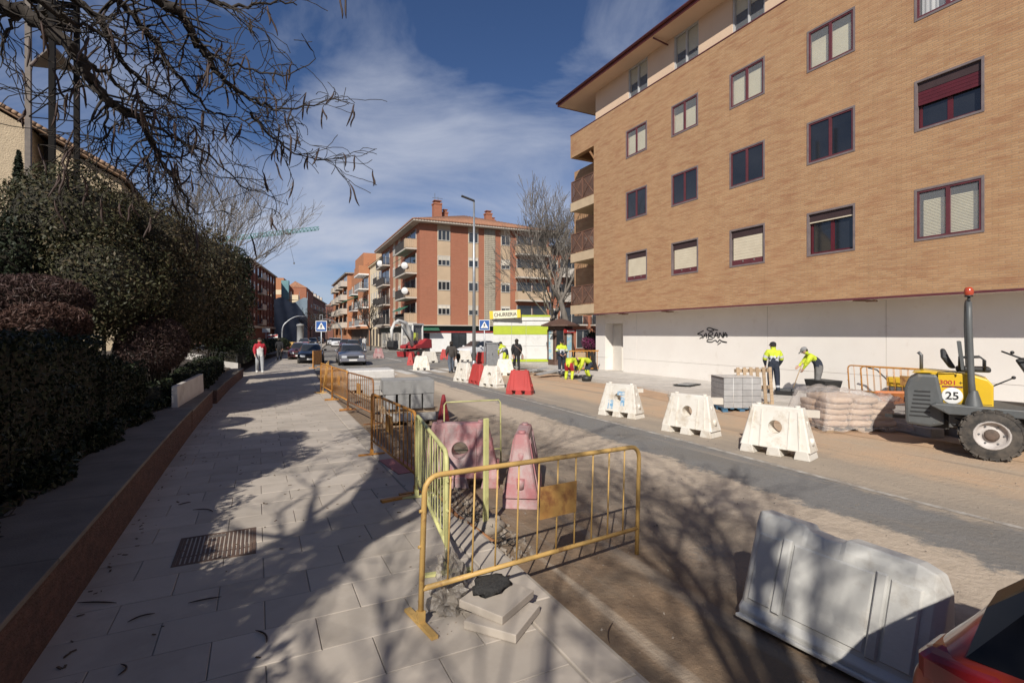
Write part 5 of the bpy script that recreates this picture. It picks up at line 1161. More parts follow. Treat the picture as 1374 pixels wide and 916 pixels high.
barrier('white barrier lying near the red excavator', (11.4, 36.5), R(10), M_bw, L_=1.3, hole=False)
barrier('red barrier behind the excavator track by the shop door', (14.2, 40.5), R(-20), M_br, hole=False)
barrier('white barrier in front of the shop double door', (14.4, 37.0), R(-5), M_bw, hole=False)
barrier('low red barrier in front of the white shop wall', (16.5, 42.0), R(-3), M_br, L_=1.9, hole=False, h=.8)
barrier('red barrier beside the grey utility cabinet', (14.4, 33.6), R(15), M_br, hole=False, L_=1.0)
barrier('small pink barrier by the far kerb before the excavator', (9.6, 45.5), R(0), M_bp, hole=False, L_=.9)
barrier('faded pink barrier with a hole standing in the trench', (2.58, 6.78), R(-25), M_bp, L_=1.1, h=.88)
barrier('faded pink barrier seen end-on beside the trench', (3.15, 5.95), R(58), M_bp, L_=1.1, h=.88, hole=False)
# the big overturned-looking barrier close by, panelled and notched
bt_ = thing('panelled_barrier', 'big dirty grey-white panelled barrier with a notched top, near the red car', 'barrier', (3.43, 2.68, RZ+.02), math.atan2(-1.16, .16)); bt_.rotation_euler = (R(-9), R(1),  math.atan2(-1.16, .14))
mb = MB(); Lb, hb = 1.17, .75; prof_ = lambda x: (.26 if x < .96*Lb else .22)
def ring(x, tp, wb=.24, wt=.11, zt=hb): return [(x, -wb, .0), (x, -wb-.015, .05), (x, -wb+.03, .09), (x, -wt, zt-.08), (x, -wt+.03, zt), (x, wt-.03, zt), (x, wt, zt-.08), (x, wb-.03, .09), (x, wb+.015, .05), (x, wb, .0)]
st_ = [(0.0, hb*.985, .20, .07), (.03, hb, .235, .11), (.36, hb*.995, .24, .11), (.385, hb-.035, .24, .11), (.50, hb-.05, .24, .12), (.60, hb-.045, .24, .11), (.63, hb-.012, .24, .11), (1.02, hb*.975, .24, .11), (1.12, hb*.93, .23, .10), (Lb, hb*.80, .19, .06)]
mb.loft([ring(x, 0, wb, wt, z) for x, z, wb, wt in st_]); mb.build('shell', M_bg, bt_, bevel=.015, fixn=True)
def pw_(x0, x1, z0, z1, off_, mat=M_bg, name='panel'):
    y = lambda z: -(.21+(.11-.21)*(z-.09)/(hb-.17))-off_
    mb = MB(); mb.loft([[(x0, y(z0), z0), (x1, y(z0), z0), (x1, y(z1), z1), (x0, y(z1), z1)], [(x0+.01, y(z0)-.012, z0+.01), (x1-.01, y(z0)-.012, z0+.01), (x1-.01, y(z1)-.012, z1-.01), (x0+.01, y(z1)-.012, z1-.01)]], cap=False); mb.f.append((4, 5, 6, 7)); mb.mi.append(0); mb.sm.append(False)
    return mb.build(name, mat, bt_, fixn=True)
for x0, x1 in ((.06, .23), (.315, .82), (.905, 1.07)): pw_(x0, x1, .12, .60, -.001)
for x0, x1 in ((.24, .305), (.83, .895)): pw_(x0, x1, .11, .62, .012, name='rib')
mb = MB(); mb.bx(.02, Lb-.02, -.28, .28, -.012, .014); mb.build('base_rim', M_bg, bt_, bevel=.008)
# traffic cone by the kerbstone stack
cn = thing('traffic_cone', 'dark red traffic cone beside the kerbstone stack', 'cone', (3.98, 11.6, RZ)); mb = MB(); mb.lathe([(.17, .03), (.15, .05), (.035, .68), (.0, .69)], n=16); mb.build('cone', pm('dark_red_rubber', (.24, .02, .025), (.18, .015, .02), 5, .6), cn)
mb = MB(); mb.bx(-.2, .2, -.2, .2, 0, .03); mb.build('base', M_dark, cn, bevel=.01)
# ------------------------------------------------------------------ stacks of material
def pallet(t, z0, W=1.2, Dp=1.0, mat=M_wood, x0=0, y0=0):
    for y in (-.42, 0, .42):
        mb = MB(); mb.bx(x0-W/2, x0+W/2, y0+y*Dp-.05, y0+y*Dp+.05, z0, z0+.02); mb.build('base_board', mat, t)
        for x in (-.44, 0, .44): mb = MB(); mb.bx(x0+x*W-.07, x0+x*W+.07, y0+y*Dp-.05, y0+y*Dp+.05, z0+.021, z0+.1); mb.build('pallet_block', mat, t)
    for i in range(6): x = -W/2+.05+i*(W-.1)/5; mb = MB(); mb.bx(x0+x-.048, x0+x+.048, y0-Dp/2, y0+Dp/2, z0+.101, z0+.122); mb.build('deck_board', mat, t)
ks = thing('kerbstone_stack', 'stack of grey concrete kerbstones on timber beside the barriers', 'concrete blocks', (3.22, 12.0, RZ), R(-8))
pallet(ks, 0, 1.2, .9)
for k in range(3): mb = MB(); mb.bx(-.58, .6, -.42+k*.29, -.15+k*.29, .125, .30); mb.build('slab', M_conc, ks, bevel=.008)
for y in (-.3, .3): mb = MB(); mb.bx(-.66, .66, y-.06, y+.06, .305, .40); mb.build('timber', M_wood, ks)
xs_ = [-.55, -.27, .02, .30]
for k, x in enumerate(xs_): mb = MB(); mb.bx(x, x+.25-.02*(k == 0), -.45, .42, .405, .74); mb.build('kerbstone', M_kerbc, ks, bevel=.012)
for k in range(3): mb = MB(); mb.bx(-.6, .56, -.46+k*.31, -.16+k*.31, .745, 1.06); mb.build('kerbstone', M_kerbc, ks, bevel=.012)
M_wrap = pm('milky_film', (.62, .60, .57), (.55, .53, .50), 4, .35, .6, 18, bdist=.03, dirt=(.45, .42, .39), dscale=5)
wp = thing('paver_pallet', 'pallet of pale pavers under milky film beyond the kerbstones', 'pavers', (3.75, 19.2, RZ), R(-4)); pallet(wp, 0, 1.6, 1.2)
for j in range(4):
    for i in range(4): mb = MB(); mb.bx(-.78+i*.39, -.4+i*.39, -.58, .58, .13+j*.17, .29+j*.17); mb.build('paver_row', M_conc, wp, bevel=.01)
mb = MB(); mb.bx(-.82, .8, -.61, .61, .5, .84); mb.build('film', M_wrap, wp, bevel=.05)
wp2 = thing('paver_pallet', 'low wrapped paver bundle in front of the film-covered pallet', 'pavers', (3.9, 17.3, RZ), R(3)); pallet(wp2, 0, 1.4, 1.0)
for j in range(2):
    for i in range(4): mb = MB(); mb.bx(-.66+i*.33, -.34+i*.33, -.46, .46, .13+j*.17, .29+j*.17); mb.build('paver_row', M_conc, wp2, bevel=.01)
gp = thing('grey_block_pallet', 'strapped stack of grey paving blocks on a blue pallet', 'paving blocks', (11.98, 9.95, RZ), R(-28))
M_blue = pm('blue_pallet_paint', (.05, .15, .25), (.04, .11, .19), 4, .7, .1, 40, dirt=(.12, .13, .14), dscale=4)
pallet(gp, 0, 1.05, 1.0, M_blue)
M_gblk = pm('grey_block', (.36, .355, .35), (.30, .295, .29), 5, .85, .2, 60, rnd=.08)
for j in range(5):
    for i in range(2):
        for k in range(2): mb = MB(); mb.bx(-.5+i*.505, -.0+i*.505, -.48+k*.485, 0+k*.485, .125+j*.165, .285+j*.165); mb.build('block_layer', M_gblk, gp, bevel=.008)
for x in (-.25, .25): mb = MB(); mb.tube([(x, -.487, .12), (x, -.487, .955), (x, .487, .955), (x, .487, .12)], .006, 4); mb.build('strap', M_white, gp)
mb = MB(); mb.bx(-.52, .52, -.495, .495, .953, .957); mb.build('top_film', M_wrap, gp)
wpal = thing('upright_pallet', 'bare wooden pallet stood on edge against the grey blocks', 'pallet', (12.75, 9.95, RZ+.6), R(-18)); wpal.rotation_euler = (R(84), 0, R(-18))
pallet(wpal, -.06, 1.1, 1.15)
# cement sacks under film
sp_ = thing('sack_pallet', 'pallet of cement sacks under crumpled clear film', 'sacks', (11.95, 6.95, RZ), R(-28)); pallet(sp_, 0, 1.5, 1.2)
M_sack = pm('cement_sack', (.50, .36, .25), (.42, .29, .20), 3, .85, .2, 30, rnd=.12, dirt=(.45, .20, .17), dscale=3, dlo=.6, dhi=.7)
for j in range(5):
    for i in range(3 if j < 4 else 2):
        for k in range(2):
            mb = MB(); cx, cy, cz = -.5+i*.5+random.uniform(-.03, .03)+(.1 if j == 4 else 0), -.3+k*.58+random.uniform(-.03, .03), .19+j*.125
            v = []; 
            mb.sph((0, 0, 0), 1, 16, 10); mb.v = [(cx+.26*math.copysign(abs(x)**.45, x), cy+.30*math.copysign(abs(y)**.45, y), cz+.072*math.copysign(abs(z)**.6, z)+.012*math.sin(7*x+5*y+j)) for x, y, z in mb.v]; mb.build('sack', M_sack, sp_)
def film_mat():
    m = pm('clear_film', (.80, .74, .70), (.72, .66, .62), 5, .18, .9, 16, alpha=.27, bdist=.04, spec=.9); return m
mb = MB(); Nf = 44
for i in range(Nf):
    for j in range(Nf):
        u, v = (i/(Nf-1)-.5)*2, (j/(Nf-1)-.5)*2; r_ = max(abs(u), abs(v)); inner = .66
        if r_ < inner: x, y, z = u/inner*.80, v/inner*.64, .80+.10*math.cos(u*3+.6)-.06*u
        else:
            f = (r_-inner)/(1-inner); cxx, cyy = u/r_, v/r_; x, y, z = cxx*(.80+.14*f), cyy*(.64+.14*f), .80*(1-f*.93)+.02
        x += .02*math.sin(9*v+4*u); y += .02*math.sin(8*u+3*v); z += .022*math.sin(13*u+7*v)+.016*math.sin(21*v-9*u); mb.v.append((x, y, z))
for i in range(Nf-1):
    for j in range(Nf-1): a = i*Nf+j; mb.f.append((a, a+Nf, a+Nf+1, a+1)); mb.mi.append(0); mb.sm.append(True)
mb.build('film', film_mat(), sp_)
# long pale kerb slabs under the dumper, beams, plates
for k, (x, y, a, l_, zz_, lab) in enumerate([(12.75, 6.15, R(72), 1.5, 0, 'long pale kerb slab on the sand beside the dumper'), (13.25, 5.75, R(72), 1.6, 0, 'pale kerb slab lying under the dumper tail'), (12.95, 6.1, R(75), 1.3, .185, 'upper kerb slab of the pair beside the dumper')]):
    t = thing('kerb_slab', lab, 'kerb slab', (x, y, RZ), a, 'loose kerb slabs'); mb = MB(); mb.bx(-l_/2, l_/2, -.16, .16, zz_, zz_+.18); mb.build('stone', M_conc, t, bevel=.012)
tb = thing('timber_beam', 'pale square timber beam propped behind the large white barrier', 'timber', (9.05, 6.42, .55), R(-35)); tb.rotation_euler = (0, .03, R(-40)); mb = MB(); mb.bx(-.6, .62, -.06, .06, -.07, .07); mb.build('beam', pm('pale_beam', (.60, .55, .47), (.52, .47, .40), 3, .8), tb, bevel=.006)
mb = MB(); mb.bx(-.5, -.38, -.06, .06, -.63, -.075); mb.bx(.0, .12, -.06, .06, -.63, -.075); mb.build('support', MATS['pale_beam'], tb)
tb2 = thing('concrete_lintel', 'pale concrete lintel lying behind the dusty white barrier', 'lintel', (9.2, 8.75, RZ), R(-38)); mb = MB(); mb.bx(-.6, .6, -.08, .08, .5, .65); mb.bx(-.5, -.3, -.1, .1, 0, .499); mb.bx(-.05, .15, -.1, .1, 0, .499); mb.build('beam', MATS['pale_beam'], tb2, bevel=.006)
tb3 = thing('short_timber', 'short pale board behind the stickered white barrier', 'timber', (9.2, 11.2, RZ), R(-38)); mb = MB(); mb.bx(-.5, .42, -.07, .07, .52, .62); mb.bx(-.3, -.2, -.06, .06, 0, .519); mb.bx(.0, .1, -.06, .06, 0, .519); mb.build('beam', MATS['pale_beam'], tb3, bevel=.005)
for k, (px, py, w_, d_, lab) in enumerate([(922, 516, 1.0, .7, 'black rubber sheet lying on the fresh pavement')]):
    p = G(px, py, .08); t = thing('rubber_sheet', lab, 'sheet', (p.x, p.y, .075), R(20)); mb = MB(); mb.bx(-w_/2, w_/2, -d_/2, d_/2, 0, .03); mb.build('sheet', M_dark, t); mb = MB(); mb.bx(-.4, .35, -.25, .2, .031, .06); mb.build('board', M_kerbc, t)
t = thing('leaning_board', 'black board leaning at the corner of the white wall', 'board', (16.3, 22.9, .05), R(80)); mb = MB(); mb.box((0, 0, .52), (1.1, .03, 1.0), rot(-.25, 0, 0)); mb.build('panel', M_dark, t)
t = thing('rubble_skip', 'black plastic tub leaning by the orange barriers', 'tub', (16.5, 10.3, .06), R(75)); mb = MB(); mb.loft([[(-.35, -.25, .0), (.35, -.25, 0), (.35, .25, 0), (-.35, .25, 0)], [(-.45, -.33, .5), (.45, -.33, .5), (.45, .33, .5), (-.45, .33, .5)]]); mb.build('tub', M_dark, t, bevel=.02)
t = thing('compactor', 'yellow plate compactor behind the orange barriers', 'machine', (16.9, 8.2, .06), R(90))
mb = MB(); mb.bx(-.35, .35, -.18, .18, .45, .72); mb.build('engine', pm('machine_yellow', (.62, .40, .03), (.54, .34, .03), 3, .5), t, bevel=.03); mb = MB(); mb.bx(-.4, .4, -.22, .22, .0, .1); mb.bx(-.3, .3, -.15, .15, .1, .449); mb.build('plate', M_steel, t, bevel=.01); mb = MB(); mb.tube([(.3, 0, .5), (.7, 0, .9), (.95, 0, .95)], .02, 7); mb.build('handle', M_dark, t)
wb = thing('wheelbarrow', 'orange wheelbarrow parked behind the dumper', 'wheelbarrow', (14.2, 6.9, .04), R(115))
mb = MB(); mb.loft([[(-.25, -.2, .28), (.3, -.15, .25), (.3, .15, .25), (-.25, .2, .28)], [(-.45, -.32, .6), (.55, -.3, .55), (.55, .3, .55), (-.45, .32, .6)]], cap=False); mb.f.append((0, 1, 2, 3)); mb.mi.append(0); mb.sm.append(False); mb.build('tray', pm('barrow_orange', (.50, .17, .05), (.42, .14, .04), 3, .6), wb)
mb = MB(); mb.lathe([(.0, -.03), (.06, -.03), (.17, -.045), (.19, 0), (.17, .045), (.06, .03), (0, .03)], (.62, 0, .19), 18, 'y'); mb.build('wheel', M_rubber, wb)
for s_ in (-1, 1): mb = MB(); mb.tube([(.62, .06*s_, .19), (.2, .2*s_, .26), (-.4, .26*s_, .4), (-.95, .29*s_, .55)], .017, 7); mb.tube([(-.25, .22*s_, .3), (-.32, .24*s_, 0)], .015, 6); mb.build('handle', M_steel, wb)
# loose slabs with a lump of asphalt, plastic bag, rubble by the kerb
ls = thing('loose_slabs', 'two loose granite slabs piled askew at the kerb', 'slabs', (1.55, 3.40, 0), 0)
mb = MB(); mb.box((.02, -.12, .035), (.42, .40, .06), rot(0, 0, R(38))); mb.build('slab', M_gran, ls, bevel=.006); mb = MB(); mb.box((.03, .0, .105), (.42, .38, .06), rot(.03, -.02, R(30))); mb.build('slab', M_gran, ls, bevel=.006)
ch_ = MB(); ch_.sph((0, 0, 0), (1, 1, 1), 18, 10); vv = []
for x, y, z in ch_.v:
    q = 1+.14*math.sin(5*x+3*y)+.09*math.sin(11*y-7*z)+.06*math.sin(19*x+13*z); vv.append((x*.155*q, y*.115*q, max(-.03, min(.04, z*.06*q))))
ch_.v = vv; o = ch_.build('asphalt_lump', pm('black_asphalt', (.025, .024, .024), (.06, .058, .055), 60, .9, 1.0, 90, bdist=.03)); o.location = (1.58, 3.50, .166); o.rotation_euler = (0, 0, .3); tag(o, 'lump of broken black asphalt on the loose granite slabs', 'asphalt lump')
def crumple(name, label, cat, c, r, mat, amp=.25, seed=1, flat=.6, ang=0, crisp=False):
    mb = MB(); mb.sph((0, 0, 0), 1, 26, 16); rs = random.Random(seed); k = [rs.uniform(3, 9) for _ in range(9)]; vv = []
    for x, y, z in mb.v:
        q = 1+amp*(math.sin(k[0]*x+k[1]*y)*.5+math.sin(k[2]*y-k[3]*z+1)*.4+abs(math.sin(k[4]*z+k[5]*x))*.35+math.sin(2.2*k[6]*x-k[7]*y)*.2)+(rs.uniform(-.16, .16) if crisp else 0); vv.append((x*r*q, y*r*q, max(-r*flat*.85, z*r*flat*q)))
    mb.v = vv
    if crisp: mb.sm = [False]*len(mb.sm)
    o = mb.build(name, mat); o.location = (c[0], c[1], c[2]+r*flat*.85); o.rotation_euler = (0, 0, ang); tag(o, label, cat); return o
crumple('plastic_bag', 'crumpled dusty plastic bag at the foot of the ochre barrier', 'bag', (1.27, 3.62, 0), .11, pm('dusty_film', (.42, .37, .31), (.30, .26, .22), 8, .3, .8, 30, alpha=.55, spec=.8), .5, 3, .9, crisp=True)
crumple('plastic_bag', 'limp grey plastic sheet hanging behind the pale yellow-green barrier', 'bag', (1.38, 3.86, 0), .09, MATS['dusty_film'], .5, 5, 1.6, crisp=True)
for k, (x, y, r_, lab) in enumerate([(2.05, 5.25, .1, 'dusty stone lump in the trench next to the marker post'), (2.38, 5.25, .08, 'pale rubble lump between marker post and pink barrier'), (1.95, 5.6, .07, 'small rubble lump against the kerb in the trench')]):
    crumple('rubble_lump', lab, 'rubble', (x, y, RZ-.01), r_, pm('dusty_rubble', (.33, .28, .225), (.26, .22, .175), 12, .95, .5, 50), .3, 10+k, .6)
# rubble and wire litter in the trench: uncountable
lit = MB()
for k in range(260):
    x, y = random.uniform(1.98, 2.5), random.uniform(4.2, 6.6); s_ = random.uniform(.008, .03); lit.box((x, y, RZ+s_*.4), (s_*1.6, s_, s_*.9), rot(random.uniform(0, 3), random.uniform(0, 3), random.uniform(0, 3)))
for k in range(500):
    x = random.uniform(2.2, 10); y = random.uniform(1.5, 12); s_ = random.uniform(.004, .014); lit.box((x, y, RZ+s_*.3), (s_*1.5, s_, s_*.8), rot(random.uniform(0, 3), random.uniform(0, 3), random.uniform(0, 3)))
for k in range(60):
    x, y = random.uniform(1.1, 1.7), random.uniform(3.3, 4.1); s_ = random.uniform(.004, .012); lit.box((x, y, s_*.4), (s_*1.6, s_, s_*.8), rot(random.uniform(0, 3), random.uniform(0, 3), random.uniform(0, 3)))
o = lit.build('gravel_litter', pm('crushed_stone', (.30, .25, .20), (.18, .155, .13), 30, .95, world=True)); tag(o, 'scattered crumbs of stone and dirt on the road and in the trench', 'gravel', kind='stuff')
lv = MB()
for k in range(240):
    x, y = random.uniform(-1.2, 1.9), random.uniform(1.6, 16)
    if k % 3 == 0: x = -1.2+abs(random.gauss(0, .12))
    s_ = random.uniform(.006, .022); lv.box((x+off(y), y, .004), (s_*2.2, s_*.8, .003), rot(random.uniform(-.2, .2), random.uniform(-.2, .2), random.uniform(0, 3)))
o = lv.build('leaf_litter', pm('dry_leaf', (.07, .045, .03), (.12, .085, .05), 40, .9, world=True)); tag(o, 'dry leaf and twig crumbs scattered over the pavement', 'leaf litter', kind='stuff')
wire = MB()
for k in range(10):
    p = Vector((random.uniform(2.0, 2.35), random.uniform(4.5, 5.9), RZ)); pts = [p+Vector((random.gauss(0, .09), random.gauss(0, .09), abs(random.gauss(.03, .05)))) for _ in range(6)]; wire.tube(bez(pts, 4), .0035, 4)
o = wire.build('wire_tangle', M_dark); tag(o, 'tangle of dark tie wire in the trench at the kerb', 'wire')
pb2 = thing('fallen_post', 'dark rusty bar lying from the barrier into the trench', 'bar', (1.95, 5.3, RZ)); mb = MB(); mb.tube([(-.12, .75, .35), (.05, .1, .1), (.2, -.6, .02)], .02, 7); mb.build('bar', M_frust, pb2)
pk = thing('rag', 'pink plastic sheet under the bright orange barrier', 'sheet', (1.98, 7.9, .004), R(5)); mb = MB(); mb.bx(-.18, .16, -.5, .45, 0, .008); mb.build('sheet', pm('pink_sheet', (.36, .13, .13), (.28, .10, .10), 3, .7), pk)
pln = thing('fallen_plank', 'orange board foot lying on the pavement at the barrier joint', 'board', (1.55, 6.28, 0), R(8)); mb = MB(); mb.bx(-.2, .2, -.035, .035, 0, .03); mb.build('board', M_fora, pln)
# ------------------------------------------------------------------ street furniture
lp = thing('street_lamp', 'tall grey street lamp with a dark flat head beside the crossing', 'street lamp', (13.34, 32.47, RZ))
mb = MB(); mb.tube([(0, 0, 0), (0, 0, 6), (0, 0, 11.3)], [.13, .1, .06], 12); mb.lathe([(.2, 0), (.2, .05), (.14, .3)], n=14); mb.build('column', M_galv, lp)
mb = MB(); mb.box((-.42, .1, 11.42), (.95, .26, .1), rot(0, .32, -.25)); mb.build('lamp_head', M_dark, lp, bevel=.03); mb = MB(); mb.cyl((0, 0, 11.2), (-.1, .02, 11.36), .05); mb.build('bracket', M_galv, lp)
M_sblue = pm('sign_blue', (.025, .10, .33), (.022, .09, .30), 2, .4)
def zebra_sign(label, loc, ang, s=.6, zc=2.6):
    t = thing('crossing_sign', label, 'sign', loc, ang, 'pedestrian crossing signs'); mb = MB(); mb.cyl((0, .05, 0), (0, .05, zc+s*.6), .035, n=10); mb.build('pole', M_galv, t)
    mb = MB(); mb.bx(-s/2, s/2, 0, .02, zc-s/2, zc+s/2); pn = mb.build('panel', M_white, t, bevel=.008)
    mb = MB(); q = s*.45; mb.bx(-q, q, -.004, 0, zc-q, zc+q); mb.build('blue_field', M_sblue, pn)
    mb = MB(); mb.prism([(-s*.36, zc-s*.28), (s*.36, zc-s*.28), (0, zc+s*.36)], (0, -.008, 0), (1, 0, 0), (0, 0, 1), (0, .003, 0)); mb.build('triangle', M_white, pn, fixn=True)
    mb = MB(); k = s*.011
    def pr(poly): mb.prism([(x*k, zc+z*k) for x, z in poly], (0, -.013, 0), (1, 0, 0), (0, 0, 1), (0, .004, 0))
    pr([(-2.5, 10), (2.5, 10), (3.5, 14), (0, 17), (-3.5, 14)]); pr([(-4, 9), (4, 9), (5, -5), (-5, -5)]); pr([(-5, -5), (-1, -5), (-5, -20), (-9, -20)]); pr([(1, -5), (5, -5), (9, -20), (5, -20)]); pr([(4, 8), (6, 8), (11, -3), (9, -3)]); pr([(-4, 8), (-6, 8), (-11, -3), (-9, -3)])
    for x in (-26, -13, 0, 13): pr([(x, -29), (x+8, -29), (x+10, -25), (x+2, -25)])
    mb.build('pictogram', M_dark, pn, fixn=True)
    return t
p = G(650, 500, RZ); zebra_sign('blue pedestrian crossing sign on the pole near the white kiosk', (p.x, p.y, RZ), -YAW, .58, 2.62)
p = G(431, 493, RZ); zs2 = zebra_sign('blue pedestrian crossing sign on the pole by the silver car', (p.x, p.y, RZ), -YAW+.2, .68, 2.62)
mb = MB()
for a in ((-.09, -.07), (.07, .09)): mb.bx(a[0], a[1], -.01, .03, 3.0, 3.36)
mb.bx(-.09, .09, -.01, .03, 3.33, 3.36); mb.build('top_bracket', M_galv, zs2)
ub = thing('utility_cabinet', 'grey metal utility cabinet beside the white kiosk', 'cabinet', (13.88, 30.6, RZ), -YAW*.4); mb = MB(); mb.bx(-.42, .42, -.25, .25, .08, 1.5); mb.bx(-.46, .46, -.29, .29, 1.5, 1.58); mb.build('case', M_galv, ub, bevel=.02)
mb = MB(); mb.bx(-.45, .45, -.27, .27, 0, .08); mb.build('plinth', M_conc, ub)
for x in (-.2, .21): mb = MB(); mb.bx(x-.19, x+.19, -.262, -.25, .12, 1.45); d_ = mb.build('door', M_galv, ub); mb = MB(); mb.bx(x+.12, x+.15, -.28, -.262, .75, .88); mb.build('handle', M_dark, d_)
# churros kiosk
kk = thing('churros_kiosk', 'white and lime green kiosk with a lettered yellow sign', 'kiosk', (14.9, 32.7, 0), R(-27))
M_lime = pm('lime_panel', (.40, .48, .025), (.36, .43, .025), 2, .5); M_kw = pm('kiosk_white', (.66, .65, .62), (.59, .58, .55), 1.5, .5, dirt=(.5, .48, .43), dscale=1.5)
mb = MB(); mb.bx(0.02, 3.88, .02, 3.0, .05, 3.1); mb.build('body', M_kw, kk)
for i, (a, b) in enumerate(((0, 1.28), (1.3, 2.3), (2.32, 3.9))):
    for z0, z1, m, nm in ((.1, .28, M_lime, 'base_panel'), (.29, 1.2, M_kw, 'front_panel'), (1.21, 2.0, M_kw, 'front_panel'), (2.02, 2.62, M_lime, 'lime_panel'), (2.64, 2.98, M_kw, 'top_panel')): mb = MB(); mb.bx(a, b, -.03, .02, z0, z1); mb.build(nm, m, kk, bevel=.006)
mb = MB(); mb.bx(-.08, 3.98, -.1, 3.1, 3.0, 3.25); mb.build('roof', M_kw, kk); mb = MB(); mb.bx(1.8, 4.0, -.12, 3.1, 3.25, 3.38); mb.build('roof_trim', M_lime, kk)
sg = MB(); sg.box((.85, -.35, 3.42), (2.1, .12, .55), rot(0, -.05, -.12)); sgo = sg.build('sign_board', pm('sign_cream', (.74, .68, .50), (.70, .64, .46), 2, .5), kk)
for x in (-.12, 1.8): mb = MB(); mb.box((x, -.36+(-.11*(x-.85)), 3.42+.05*(x-.85)), (.24, .14, .56), rot(0, -.05, -.12)); mb.build('sign_end', pm('sign_yellow', (.75, .52, .03), (.70, .48, .03), 2, .5), kk)
text('CHURRERIA', .36, M_dark, sgo, (.85, -.415, 3.40), (R(90), -.05, -.12), sx=.82, bold=True)
for x in (.2, 1.5): mb = MB(); mb.bx(x-.03, x+.03, -.35, -.1, 3.1, 3.16); mb.build('sign_bracket', M_steel, kk)
# brown newspaper kiosk
nk = thing('newspaper_kiosk', 'brown octagonal kiosk with a low pyramid roof and red sign band', 'kiosk', (17.9, 28.6, .04), R(10)); M_kb = pm('kiosk_brown', (.12, .065, .045), (.09, .05, .035), 3, .6)
oc = [(math.cos(R(22.5+45*i)), math.sin(R(22.5+45*i))) for i in range(8)]
mb = MB(); mb.loft([[(x*1.2, y*1.2, 2.5) for x, y in oc], [(x*1.35, y*1.35, 2.52) for x, y in oc], [(x*1.35, y*1.35, 2.6) for x, y in oc], [(x*.25, y*.25, 3.0) for x, y in oc]]); mb.build('roof', M_kb, nk)
mb = MB(); mb.loft([[(x*.86, y*.86, .0) for x, y in oc], [(x*.86, y*.86, 2.5) for x, y in oc]]); mb.build('body', M_kb, nk)
M_poster = pm('poster_print', (.30, .52, .62), (.62, .63, .58), 2.2, .4, lo=.45, hi=.55)
for i in range(8):
    a = R(45*i); c_, s_ = math.cos(a), math.sin(a); t_ = rot(0, 0, a); mb = MB(); mb.box((c_*.815, s_*.815, 1.3), (.03, .46, 1.85), t_); pn = mb.build('glazed_panel', M_glass if i % 2 else M_poster, nk); mb = MB()
    for y in (-.25, .25): mb.box((c_*.83-s_*y, s_*.83+c_*y, 1.3), (.05, .06, 2.0), t_)
    mb.build('panel_frame', M_kb, nk)
mb = MB(); mb.box((0, -.9, 2.2), (1.0, .08, .24)); rb_ = mb.build('sign_band', M_red, nk); mb = MB()
for i in range(5): mb.bx(-.26+i*.13, -.17+i*.13, -.945, -.941, 2.16, 2.25)
mb.build('sign_marks', M_white, rb_)
mb = MB(); mb.bx(-1.2, -.9, -.6, -.2, 2.0, 2.06); mb.build('side_awning', M_dark, nk)
# arched lamps, warning boards and other far street furniture
for k, (px, d, s_, lab) in enumerate(((379, 60, 1, 'pale arched street lamp leaning over the far pavement'), (458, 75, -1, 'arched street lamp on the far right pavement'))):
    p = D(px, d, 448); t = thing('arched_lamp', lab, 'street lamp', (p.x, p.y, 0), 0); mb = MB(); mb.tube(bez([(0, 0, 0), (0, 0, 2.6), (.5*s_, 0, 3.5), (1.4*s_, 0, 4.1), (2.3*s_, 0, 4.2)], 6), [.09]*12+[.06]*13, 8); mb.build('column', M_galv, t); mb = MB(); mb.box((2.4*s_, 0, 4.18), (.6, .2, .1)); mb.build('lamp_head', M_galv, t)
p = D(366, 56, 448); t = thing('warning_board', 'red and white striped works warning board on the far pavement', 'sign', (p.x, p.y, 0), -YAW); mb = MB(); mb.bx(-.55, .55, 0, .04, .5, 2.0); pn = mb.build('panel', M_white, t)
for i in range(4): mb = MB(); mb.prism([(-.53, .55+i*.36), (.53, .75+i*.36), (.53, .93+i*.36), (-.53, .73+i*.36)], (0, -.012, 0), (1, 0, 0), (0, 0, 1), (0, .01, 0)); mb.build('red_stripe', M_red, pn, fixn=True)
for x in (-.45, .45): mb = MB(); mb.bx(x-.03, x+.03, .04, .1, 0, 2.0); mb.build('leg', M_galv, t)
p = D(390, 58, 448); t = thing('works_fence', 'yellow works fence boards closing the far pavement', 'fence', (p.x, p.y, 0), -YAW)
for i in range(6): mb = MB(); mb.bx(-2+i*.68, -1.36+i*.68, 0, .04, .25, 1.15); mb.build('board', [M_fyel, M_white, M_red][i % 3 if i > 3 else 0], t)
mb = MB(); mb.bx(-2, 2.1, .041, .1, .2, .3); mb.bx(-2, -1.9, .041, .1, 0, 1.1); mb.bx(2.0, 2.1, .041, .1, 0, 1.1); mb.build('rail', M_galv, t)
p = D(357, 50, 448); t = thing('street_name_sign', 'small pale sign plate on a post beside the far pavement', 'sign', (p.x, p.y, 0), -YAW+.5); mb = MB(); mb.cyl((0, 0, 0), (0, 0, 2.6), .03); mb.build('pole', M_galv, t); mb = MB(); mb.bx(-.35, .35, -.03, 0, 2.2, 2.6); mb.build('plate', M_galv, t)
ct_ = thing('glass_column', 'pale round advertising column on the far pavement', 'column', tuple(D(403, 88, 448))[:2]+(0,)); mb = MB(); mb.lathe([(.6, 0), (.6, .4), (.55, .45), (.55, 3.4), (.68, 3.45), (.6, 3.7), (0, 3.9)], n=20); mb.build('drum', pm('column_grey', (.26, .26, .25), (.2, .2, .2), 2, .7), ct_)
